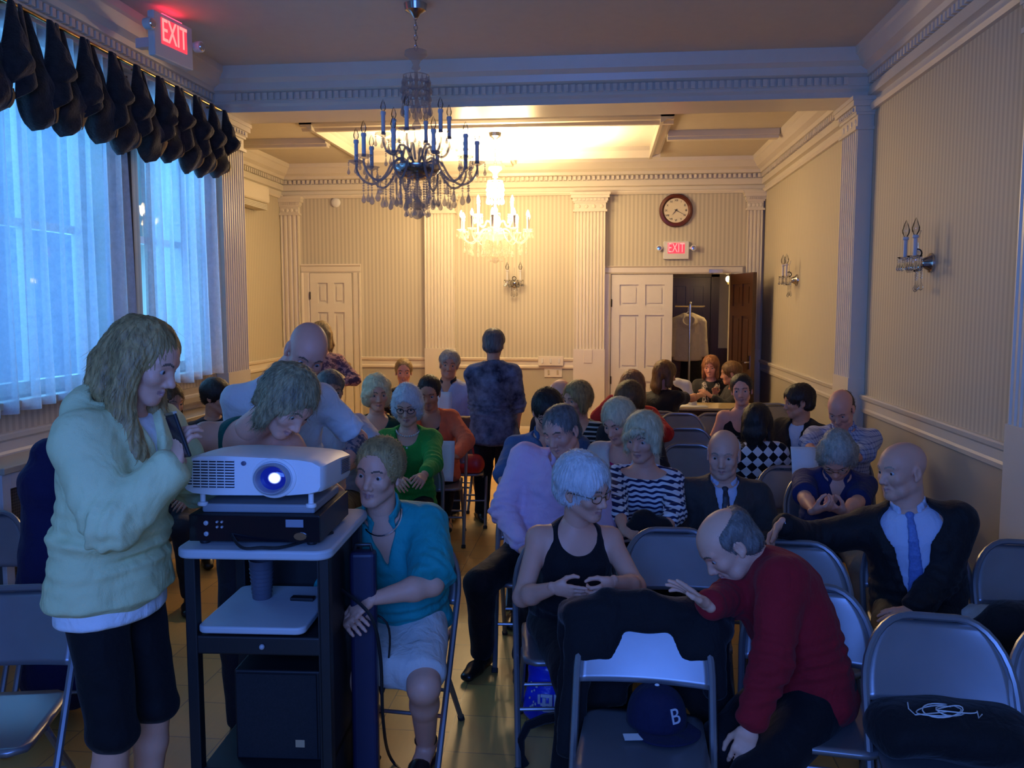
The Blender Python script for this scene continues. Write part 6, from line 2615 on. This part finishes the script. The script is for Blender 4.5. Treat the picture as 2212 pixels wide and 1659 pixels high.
seated('checks', H, 'folding chair under the girl in checks', -5, fac=175, lean=(.02, .02), head=(170, 8, 0),
    o=dict(fem=True, skin='fair', hair='long', hair_mat=H_BLACK, hair_len=.14, hair_t=.018),
    top=dict(name='checked_shirt', mat=GING, sl=1.7, off=.020), bottom=dict(mat=TROUS), shoes=SHOEB, label='dark-haired girl in a black and white checked shirt, back to the camera', q=.95, build=.95)
H = PD(1724, 868, 6.4)
seated('blazer', H, 'folding chair under the young man in the dark blazer', fac=-18, sfac=-45, lean=(.05, 0), head=(-72, 8, 0),
    o=dict(skin='tan', hair='short', hair_mat=H_BLACK, hair_t=.022, hair_amp=.006, hairline=.060, ),
    top=[dict(mat=SHIRTB, sl=0, off=.010), dict(name='blazer', mat=BLKS, sl=1.9, off=.022, open=True, open_to=.25)], bottom=dict(mat=TROUS), shoes=SHOEB,
    label='dark-haired young man in a dark blazer facing left near the right wall', q=.95)
H = PD(1816, 882, 5.5)
seated('plaid', H, 'folding chair under the man in the blue check shirt', -8, fac=-12, lean=(.12, -.02), head=(-16, 36, 0),
    o=dict(skin='pink', hair='bald', hair_mat=H_BROWN, hair_t=.008, bald_z=.075),
    arms=dict(R=dict(to=PD(1745, 985, 5.05), pole=(-1, .2, -.4), dir=(-.2, -.8, .1), curl=.5), L=dict(to=PD(1830, 1010, 5.05), pole=(1, .2, -.5))),
    top=dict(name='checked_shirt', mat=PLAID, sl=1.5, off=.020, neck='v', dep=.06, collar=True, loose=1.25, fold=.009, vox=.009), bottom=dict(mat=TROUS), shoes=SHOEB,
    label='balding man in a blue check shirt looking down at papers', q=1.05, build=1.1)
pp = PD(1735, 1000, 5.0)
o_ = tag(MB().grid(4, 6, lambda u, v: ((u - .5) * .15, -.08 * v, .012 * math.sin(v * 3) - (v - .5) * .19)).build('handout', PAPER, None, 2, solid=.002, loc=tuple(pp)), 'white sheet in the hands of the man in the blue check shirt', 'paper')
H = PD(1808, 985, 4.5)
seated('navypolo', H, 'folding chair under the curly grey-haired man in navy', 0, fac=-4, lean=(.20, 0), head=(-4, 52, 0),
    o=dict(skin='fair', hair='curly', hair_mat=H_GREY, hair_t=.016, glasses='gold', hair_amp=.008),
    arms=dict(R=dict(to=PD(1758, 1105, 4.22), pole=(-1, .3, -.6), dir=(.8, -.3, .35), palm=(.3, .3, .8), curl=.7), L=dict(to=PD(1818, 1110, 4.22), pole=(1, .3, -.6), dir=(-.8, -.3, .3), palm=(-.3, .3, .8), curl=.7)),
    top=dict(name='polo_shirt', mat=NAVYP, sl=.85, off=.014, neck='v', dep=.13, collar=True, loose=1.2, vox=.009), bottom=dict(mat=cloth('khaki', (.40, .36, .28))), shoes=SHOEB,
    label='curly grey-haired man in a navy polo looking down at his hands', q=1.15, build=1.0)
H = PD(1563, 980, 4.25)
seated('greysuit', H, 'folding chair under the smiling man in the charcoal suit', 0, fac=0, lean=(.06, 0), head=(-6, 8, 0),
    o=dict(skin='old', hair='bald', hair_mat=H_WHITE, hair_t=.008, bald_z=.075, smile=1, tie=TIED, tie_end=.25, brow=BROWL, belly=.02),
    top=[dict(mat=SHIRTB, sl=0, off=.010, neck='crew', collar=True, fold=.003, hem=.03, collar_r=.064), dict(name='suit_jacket', mat=GREYS, sl=1.9, off=.026, open=True, open_to=.32, open_w=.058, neck='v', dep=.12, vox=.0085)],
    bottom=dict(mat=GREYS), shoes=SHOEB, label='smiling bald man in a charcoal suit and dark tie', q=1.2, build=1.08)
H = PD(1948, 1016, 3.5)
seated('suit', H, 'folding chair under the bald man in the black suit', -8, fac=-22, lean=(.02, .02), pel=tuple(PD(1985, 1300, 3.55)), head=(-48, 4, 4), sfac=-16,
    o=dict(skin='fair', hair=None, tie=TIEB, tie_end=.04, brow=BROWL),
    arms=dict(R=dict(to=PD(1688, 1132, 3.50), pole=(-.2, .6, -.7), dir=(-.6, -.2, -.8), palm=(.4, -.6, -.4), curl=.45), L=dict(to=PD(1972, 1322, 3.30), pole=(.6, .6, -1), dir=(-.9, -.3, -.1), curl=.2)),
    top=[dict(mat=SHIRTB, sl=0, off=.012, neck='crew', collar=True, fold=.003, hem=.03, collar_r=.066), dict(name='suit_jacket', mat=BLKS, sl=1.93, off=.030, open=True, open_to=.06, open_w=.122, wide_open=True, neck='v', dep=.14, vox=.0085, cuff=SHIRTB)],
    bottom=dict(mat=BLKS, off=.02), shoes=SHOEB, label='bald man in a black suit and blue tie with an arm along the chair back', q=1.3, build=1.08)
H = PD(1262, 1055, 3.28)
seated('whitehair', H, 'folding chair under the white-haired woman in the black tank top', 8, fac=28, lean=(.10, .04), pel=tuple(PD(1228, 1330, 3.45)), head=(52, 12, 6), sfac=10,
    o=dict(fem=True, skin='fair', hair='short', hair_mat=H_WHITE, hair_t=.026, hair_amp=.006, glasses='gold', hairline=.058, belly=.03),
    arms=dict(R=dict(to=PD(1198, 1270, 3.05), pole=(-.6, .15, -.8), dir=(.85, -.25, -.1), palm=(0, .8, .3), each=[.05, .2, .3, .4], curl=.2, thumb=.8),
              L=dict(to=PD(1322, 1258, 3.02), pole=(.7, .15, -.7), dir=(-.5, -.5, -.3), palm=(-.2, .7, .2), curl=.75)),
    legs=dict(L=dict(to=PD(1330, 1560, 3.10), pole=(.3, -1, .8), foot=15), R=dict(to=PD(1268, 1570, 3.14), pole=(.1, -1, .8), foot=5)),
    top=dict(name='tank_top', mat=BLACK, sl=0, off=.014, neck='scoop', dep=.055, wid=.076, armhole=True, vox=.008), bottom=dict(mat=BLACKT, off=.022), shoes=SHOEB,
    label='white-haired woman with glasses in a black sleeveless top, hands together', q=1.3, build=1.03)
H = PD(1572, 1176, 2.86)
seated('redman', H, 'folding chair under the bending man in crimson', -8, fac=-70, lean=(.34, .05), pel=tuple(PD(1745, 1530, 2.82)), head=(-66, 40, 6), sfac=-84,
    o=dict(skin='old', hair='bald', hair_mat=H_DGREY, hair_t=.010, bald_z=.118, N=PD(1650, 1222, 2.88)),
    arms=dict(R=dict(to=PD(1500, 1318, 2.60), pole=(-.2, .7, -.9), dir=(-.75, .0, .55), palm=(-.2, -.4, -.9), each=[.05, .12, .2, .3], curl=.15, spread=.5, thumb=.9),
              L=dict(to=PD(1605, 1640, 2.55), pole=(.5, -.6, -.3), dir=(-.3, -.2, -.9))),
    legs=dict(L=dict(to=PD(1500, 1850, 2.45), pole=(-.5, -1, .9), foot=-60), R=dict(to=PD(1440, 1800, 2.7), pole=(-.5, -1, .9), foot=-60)),
    top=dict(name='sweater', mat=CRIM, sl=1.9, off=.024, neck='crew', loose=1.25, fold=.009, vox=.0085), bottom=dict(mat=BLACKT, off=.022), shoes=SHOEB,
    label='balding man in a crimson sweater bending forward with a raised hand', q=1.3, build=1.10)

# ================================================================ empty chairs and loose things
def floor_at(px, d_floor_y):
    return PZ(px, d_floor_y, 0)


# chairs are set by where the top of the backrest (0.8 m up) shows
def chair_top(px, py, d, facing_, label, group=None):
    p = PZ(px, py, .797)
    f = facing(facing_)
    return chair(p.x + f[0] * .22, p.y + f[1] * .22, facing_, label, group)


# front row, right
chair_top(2016, 1330, 2.78, -6, 'folding chair with a black bag on its seat, in front of the black suit')
chair_top(2330, 1350, 2.80, -6, 'folding chair at the lower right edge with only its left rim showing')
chair_top(1393, 1297, 2.92, -3, 'folding chair with a navy cap on its seat and a black jacket over its back')
# second row
chair_top(1450, 1143, 3.58, 2, 'empty folding chair with bright blue-lit back left of the crimson sweater')
chair_top(1712, 1170, 3.55, -2, 'empty folding chair under the outstretched black suit sleeve')
chair_top(2215, 1170, 3.62, -6, 'folding chair to the right of the bald man in the black suit')
# rows behind
chair_top(1487, 960, 4.95, 0, 'lowest of the three nested empty chair backs beside the striped top')
chair_top(1484, 925, 5.55, 0, 'middle of the three nested empty chair backs beside the striped top')
chair_top(1470, 893, 6.2, 0, 'topmost of the three nested empty chair backs by the striped top')
chair_top(1545, 893, 6.35, 3, 'empty folding chair beside the young woman in the black tank top')
chair_top(1706, 1008, 4.95, 0, 'empty folding chair between the charcoal suit and the navy polo')
chair_top(1668, 872, 6.9, 0, 'empty folding chair behind the girl in checks')
# left side, near the windows
chair_top(-36, 1106, 3.35, 14, 'folding chair at the left edge of the picture behind the nearest one')
chair_top(200, 1138, 3.5, 14, 'folding chair mostly hidden behind the yellow jacket')
chair_top(42, 1268, 2.62, 12, 'nearest folding chair at the lower left beside the woman in yellow')

# black jacket over the cap chair's back
p = PZ(1393, 1297, .797) - Vector((0, 0, .035))
f = facing(-3)
jk = Sdf(.009)
rt = np.cross(f, V3(0, 0, 1))          # towards picture left
base = V3(p.x, p.y, p.z)


def jp(x, fwd, z):
    return base - rt * x + f * fwd + V3(0, 0, z)


jk.chain([jp(-.25, .0, -.03), jp(-.12, .0, .02), jp(.0, .0, .03), jp(.14, .0, .01), jp(.25, .01, -.05)], [.034, .038, .040, .038, .034], .03)
for xa, za, xb, zb, w_ in ((-.20, .0, -.23, -.42, .055), (-.13, .0, -.16, -.12, .07), (.0, .0, .0, -.035, .10), (.14, .0, .17, -.11, .07), (.21, -.02, .225, -.22, .045)):
    jk.seg(jp(xa, .03, za), jp(xb, .03 - .30 * zb, zb), w_, w_ * .85, .03, .026, .022, rt)
    jk.seg(jp(xa, -.03, za), jp(xb, -.07, zb - .22), w_ + .03, w_ + .03, .03, .022, .020, rt)
V, Q = solid(jk, 2)
V = V + normals_of(V, Q) * (.012 * wobble(V, 28, 77))[:, None]
tag(np_mesh('draped_jacket', [(V, Q)], BLACK), 'black jacket draped over the back of the chair with the cap', 'jacket')

# navy cap lying on the seat
cp = PZ(1418, 1566, .437)
cap = thing('baseball_cap', 'navy baseball cap with a white letter B on the chair seat', 'cap', (cp.x, cp.y, .437))
cap.rotation_euler = (0, 0, R_(28))
NAVYC = cloth('navy_wool', (.010, .012, .045), .85, .1)


def crown(u, v):
    a = u * 6.28318
    e = v * 1.5708
    r = max(0.0, math.cos(e)) ** .75
    return (.092 * r * math.cos(a), .098 * r * math.sin(a) - .0, .012 + .118 * math.sin(e) ** .9)


MB().grid(40, 14, crown).build('crown', NAVYC, cap, 2, solid=.003)


def brim(u, v):
    a = R_(-160 + 140 * u)
    r = .092 + .066 * v * max(0.0, math.sin(math.pi * u)) ** .6
    return (r * math.cos(a), r * math.sin(a) * 1.03, .014 - .015 * v + .014 * v * math.cos((u - .5) * 2.4))


MB().grid(24, 6, brim).build('brim', NAVYC, cap, 2, solid=.004)
MB().sphere((0, 0, .131), .008, 10, 6, (1, 1, .6)).build('top_button', WHITE, cap, True)
WHB = mat('white_embroidery', (.55, .56, .6), .8, var=.05)


def text_obj2(body, size, m, parent, name):
    o = text_obj(body, size, m, parent, (0, 0, 0), (0, 0, 0), .001, name)
    return o


tb = text_obj2('B', .066, WHB, cap, 'letter_b')
tb.location = (.010, -.0915, .066)
tb.rotation_euler = (R_(72), 0, R_(6))
tag_ = MB().box((-.028, -.1, 0), (.028, -.06, .001)).build('size_tag', PAPER, cap, False)
tag_.location = (-.09, .02, .010)
tag_.rotation_euler = (0, 0, R_(-20))

# black bag with a white cable on the near right chair
bp_ = PZ(2040, 1640, .437)
bag = thing('shoulder_bag', 'black bag with a white cable on top, on the near right chair', 'bag', (bp_.x, bp_.y + .02, .437), R_(-8))
S = Sdf(.010)
S.seg((-.14, 0, .075), (.17, .03, .07), .075, .085, .03, .13, .13, (0, 0, 1))
S.seg((-.10, -.03, .10), (.15, -.02, .10), .05, .05, .04, .10, .10, (0, 0, 1))
S.plane((0, 0, .002), (0, 0, -1))
V, Q = solid(S, 2)
V = V + normals_of(V, Q) * (.008 * wobble(V, 26, 3))[:, None]
V[:, 2] = np.maximum(V[:, 2], .001)
np_mesh('bag_body', [(V, Q)], BLACK, bag)
mb = MB()
pts = []
for i in range(70):
    t = i / 69
    a = t * 25 + .6 * math.sin(t * 9)
    ra = .050 + .016 * math.sin(t * 7)
    pts.append((-.035 + .05 * t + ra * math.cos(a), -.06 + .034 * math.sin(a + .4) * (1 + .3 * math.sin(t * 5)), .160 + .004 * math.sin(a * 1.7) + .012 * t))
pts = [(-.105, -.03, .165), (-.108, -.06, .160), (-.095, -.085, .155)] + pts + [(.07, -.085, .165), (.085, -.06, .166)]
ec = mb.tube(pts, .0019, 6).build('earphone_cable', WPLAS, None, True)
ec.location = bag.location
ec.rotation_euler = bag.rotation_euler
tag(ec, 'coiled white earphone cable on the black bag', 'cable')

# blue plastic bag under the white-haired woman's chair
bb = PZ(1178, 1560, 0)
blb = thing('plastic_bag', 'bright blue plastic bag with white print on the floor under the front chair', 'bag', (bb.x, bb.y, 0), R_(-6))
S = Sdf(.010)
S.seg((-.01, 0, .05), (.0, .03, .22), .085, .075, .03, .055, .035, (1, 0, 0))
S.seg((.0, .03, .22), (.02, .05, .33), .075, .05, .03, .035, .012, (1, 0, 0))
S.plane((0, 0, .003), (0, 0, -1))
V, Q = solid(S, 2)
V = V + normals_of(V, Q) * (.007 * wobble(V, 40, 8))[:, None]
V[:, 2] = np.maximum(V[:, 2], .001)
np_mesh('bag_body', [(V, Q)], mat('blue_plastic', (.012, .04, .62), .28, var=.1, bump=.4, bscale=25), blb)
PRT = mat('white_print', (.6, .64, .75), .5, var=.05)
pr_ = MB()
r_ = random.Random(4)
for bx_, bz_, wd_, ht_ in ((.012, .135, .050, .012), (.002, .105, .014, .045), (.03, .11, .014, .05), (.012, .10, .05, .010), (.05, .115, .012, .06), (-.02, .12, .01, .04), (.025, .075, .07, .010), (.02, .055, .06, .010)):
    pr_.box((bx_ - wd_ / 2, -.0605 - .002 + bz_ * .13, bz_ - ht_ / 2), (bx_ + wd_ / 2, -.0585 + bz_ * .13 + .004, bz_ + ht_ / 2))
for i in range(16):
    x_, z_ = r_.uniform(-.065, -.03), r_.uniform(.07, .19)
    pr_.box((x_, -.06 + z_ * .13, z_), (x_ + .006, -.052 + z_ * .13, z_ + .006))
pr_.build('print', PRT, blb)

# black tote with an arched strap on the floor in front of it
tt = PZ(1165, 1655, 0)
tot = thing('tote_bag', 'black tote bag with arched strap on the floor beside the blue bag', 'bag', (tt.x, tt.y, 0))
S = Sdf(.009)
S.seg((.10, .02, .05), (.24, .05, .055), .065, .07, .03, .05, .06, (0, 0, 1))
S.plane((0, 0, .002), (0, 0, -1))
V, Q = solid(S, 2, .006, 30, 4)
V[:, 2] = np.maximum(V[:, 2], .001)
np_mesh('bag_body', [(V, Q)], BLACK, tot)
pts = [(-.055, -.02, .012), (-.07, -.02, .05), (-.07, -.01, .11), (-.045, 0, .16), (.02, .01, .185), (.09, .03, .19), (.15, .04, .16), (.18, .04, .12)]
MB().tube(pts, [.02, .016, .015, .018, .020, .020, .018, .016], 8).build('strap', BLACK, tot, True)

# coat on the chair to the right of the black suit, white cloth beneath
p = PD(2165, 1300, 3.45)
S = Sdf(.010)
S.ell((p.x, p.y, .50), (.17, .12, .055), .02)
S.ell((p.x - .10, p.y - .05, .52), (.10, .08, .05), .03)
V, Q = solid(S, 1)
V = V + normals_of(V, Q) * (.012 * wobble(V, 30, 9))[:, None]
V[:, 2] = np.maximum(V[:, 2], .437)
tag(np_mesh('cloth_bundle', [(V, Q)], CREAM), 'crumpled cream cloth on the chair right of the black suit', 'cloth')
p = PD(2200, 1375, 3.12)
S = Sdf(.012)
S.chain([(p.x - .17, p.y + .02, .52), (p.x - .03, p.y + .0, .60), (p.x + .14, p.y + .03, .62), (p.x + .28, p.y + .08, .56)], [.06, .085, .09, .08], .03)
S.chain([(p.x - .12, p.y - .02, .50), (p.x - .16, p.y - .08, .30)], [.06, .05], .03)
S.chain([(p.x + .14, p.y + .0, .58), (p.x + .12, p.y - .10, .30), (p.x + .10, p.y - .10, .02)], [.08, .06, .05], .03)
V, Q = solid(S, 2)
V = V + normals_of(V, Q) * (.012 * wobble(V, 22, 19))[:, None]
V[:, 2] = np.maximum(V[:, 2], .002)
tag(np_mesh('black_coat', [(V, Q)], BLACK), 'black coat heaped at the right edge of the picture behind the near chair', 'coat')

# navy coat behind the yellow jacket
p = PD(108, 1050, 3.62)
S = Sdf(.012)
S.chain([(p.x, p.y, 1.14), (p.x + .02, p.y, 1.0), (p.x + .02, p.y + .02, .55), (p.x + .02, p.y + .02, .20)], [.06, .13, .16, .18], .05)
S.plane((p.x, p.y, .012), (0, 0, -1))
V, Q = solid(S, 2)
V = V + normals_of(V, Q) * (.014 * wobble(V, 22, 29))[:, None]
tag(np_mesh('navy_coat', [(V, Q)], cloth('navy_cloth', (.012, .012, .06))), 'tall dark navy coat behind the back of the woman in the yellow jacket', 'coat')

# brown leather jacket and red bag by the woman in coral
p = PD(1000, 905, 6.95)
ch_ = chair(p.x - .02, p.y - .02, 5, 'folding chair with a brown leather jacket over its back')
S = Sdf(.010)
S.seg((p.x - .19, p.y + .18, .80), (p.x + .17, p.y + .20, .80), .045, .045, .03)
S.seg((p.x - .10, p.y + .15, .76), (p.x - .10, p.y + .08, .50), .10, .11, .04, .03, .03)
S.seg((p.x + .09, p.y + .16, .76), (p.x + .09, p.y + .10, .52), .10, .10, .04, .03, .03)
V, Q = solid(S, 2)
V = V + normals_of(V, Q) * (.010 * wobble(V, 30, 39))[:, None]
tag(np_mesh('leather_jacket', [(V, Q)], mat('brown_leather', (.11, .035, .018), .45, var=.2, bump=.3)), 'brown leather jacket over a chair back beside the woman in coral', 'jacket')
p = PD(1005, 955, 6.75)
rb = thing('handbag', 'red handbag on the chair beside the woman in coral', 'bag', (p.x, p.y, .436))
S = Sdf(.010)
S.seg((-.09, 0, .08), (.09, 0, .08), .075, .08, .02, .06, .065, (0, 0, 1))
S.plane((0, 0, .002), (0, 0, -1))
np_mesh('bag_body', [solid(S, 2, .006, 30, 4)], mat('red_leather', (.50, .02, .015), .45, var=.1), rb)
MB().tube([(-.07, -.01, .14), (-.06, -.01, .22), (0, -.01, .25), (.06, -.01, .22), (.07, -.01, .14)], .008, 8).build('handle', MATS['red_leather'], rb, True)
# purse in the striped woman's lap
p = PD(1402, 1140, 3.98)
S = Sdf(.009)
S.ell((0, 0, 0), (.11, .06, .055), .02)
S.ell((-.03, -.01, .05), (.05, .04, .045), .03)
V, Q = solid(S, 1)
V = V + normals_of(V, Q) * (.012 * wobble(V, 40, 49))[:, None]
pu = np_mesh('purse', [(V, Q)], BLACK)
pu.location = p
tag(pu, 'soft black purse in the lap of the woman in the wavy striped top', 'bag')

# table at the back with cloth and papers
p0_, p1_ = PD(1395, 862, 8.75), PD(1715, 868, 8.6)
tz = .745
tbx0, tbx1 = p0_.x, 1.88
ty = 8.60
tab = thing('registration_table', 'long table with dark brown skirt at the back by the open door', 'table', ((tbx0 + tbx1) / 2, ty + .3, 0))
hw = (tbx1 - tbx0) / 2
MB().box((-hw, -.30, tz - .025), (hw, .20, tz)).build('tabletop', mat('tan_tabletop', (.42, .32, .16), .35, var=.1), tab, bevel=.005)
def skirt(u, v):
    x = -hw + .01 + (2 * hw - .02) * u
    return (x, -.295 - .012 * math.sin(u * 120) * (.3 + .7 * v) - .012 * v, tz - .026 - (tz - .06) * v)
MB().grid(120, 5, skirt).build('table_skirt', cloth('brown_skirting', (.035, .018, .012)), tab, 2, solid=.003)
for sx in (-1, 1):
    for sy in (-1, 1):
        MB().tube([(sx * (hw - .06), sy * .18, tz - .03), (sx * (hw - .06), sy * .18, 0)], .013, 8).build('leg', BMETAL, tab, True)
pp = PD(1642, 860, 8.7)
tag(MB().grid(4, 4, lambda u, v: ((u - .5) * .30, (v - .5) * .22, .004 + .006 * math.sin(u * 3))).build('paper_stack', PAPER, None, 2, solid=.008, loc=(pp.x, ty + .14, tz + .001)), 'pile of white sheets on the back table near the right wall', 'paper')
pp = PD(1492, 858, 8.8)
tag(MB().grid(4, 4, lambda u, v: ((u - .5) * .30, (v - .5) * .21, .003)).build('sign_up_sheet', PAPER, None, 2, solid=.003, loc=(pp.x, ty + .15, tz + .002)), 'white sheet on the back table in front of the long-haired woman', 'paper')
# white chair-back cover / bag seen behind the long-haired woman
p = PD(1478, 832, 8.62)
S = Sdf(.010)
S.chain([(p.x - .06, p.y + .1, .98), (p.x + .03, p.y + .1, .95), (p.x + .10, p.y + .1, .77)], [.045, .05, .045], .03)
tag(np_mesh('tote', [solid(S, 2, .006, 30, 2)], CREAM), 'white canvas bag standing on the back table beside the long-haired woman', 'bag')

# coat rack in the hallway doorway
p = PD(1491, 657, 11.6)
rk = thing('coat_rack', 'metal coat rack pole standing in the dark doorway', 'coat rack', (p.x, p.y, 0))
MB().tube([(0, 0, .02), (0, 0, p.z)], .016, 10).sphere((0, 0, p.z + .015), .022, 10, 7).build('pole', CHROME, rk, True)
mb = MB()
for k in range(4):
    a = k * 1.5708 + .4
    mb.tube([(0, 0, .12), (.12 * math.cos(a), .12 * math.sin(a), .08), (.22 * math.cos(a), .22 * math.sin(a), .012)], .011, 8)
mb.build('base', CHROME, rk, True)
MB().tube([(-.20, .03, p.z - .03), (.20, .03, p.z - .03)], .010, 8).build('hanging_bar', CHROME, rk, True)
hz_ = p.z - .045
ct = thing('hanging_coat', 'cream hooded coat on a hanger in the dark doorway', 'coat', (p.x - .01, p.y + .16, 0))
S = Sdf(.010)
S.seg((-.05, 0, hz_ - .12), (-.185, .0, hz_ - .19), .055, .05, .03)
S.seg((.05, 0, hz_ - .12), (.185, .0, hz_ - .19), .055, .05, .03)
S.seg((0, 0, hz_ - .16), (0, 0, hz_ - .72), .17, .205, .05, .07, .085, (1, 0, 0), cap=.02)
for e in (-1, 1):
    S.seg((e * .19, 0, hz_ - .20), (e * .235, -.01, hz_ - .66), .058, .052, .03, cap=.02)
S.ell((0, -.06, hz_ - .20), (.11, .06, .085), .03)
S.ell((0, -.10, hz_ - .17), (.07, .05, .06), .02, op='-')
V, Q = solid(S, 2)
V = V + normals_of(V, Q) * (.010 * wobble(V, 20, 59, (1, 1, .4)))[:, None]
np_mesh('coat_body', [(V, Q)], cloth('cream_coat', (.55, .48, .33), .8, .06), ct)
MB().tube([(-.19, 0, hz_ - .17), (-.02, 0, hz_ - .075), (0, 0, hz_ - .06), (.02, 0, hz_ - .075), (.19, 0, hz_ - .17)], .007, 8).tube([(0, 0, hz_ - .06), (0, 0, hz_ - .01), (.015, 0, hz_ + .015), (0, 0, hz_ + .025)], .004, 6).build('hanger', WPLAS, ct, True)
dk_ = Sdf(.012)
dk_.seg((0, 0, hz_ - .70), (0, 0, hz_ - 1.35), .15, .16, .03, .07, .08, (1, 0, 0), cap=.02)
bc = np_mesh('dark_coat', [solid(dk_, 2, .010, 20, 3)], BLACK)
bc.location = (p.x + .06, p.y + .35, 0)
tag(bc, 'black garment hanging below the cream coat in the doorway', 'coat')
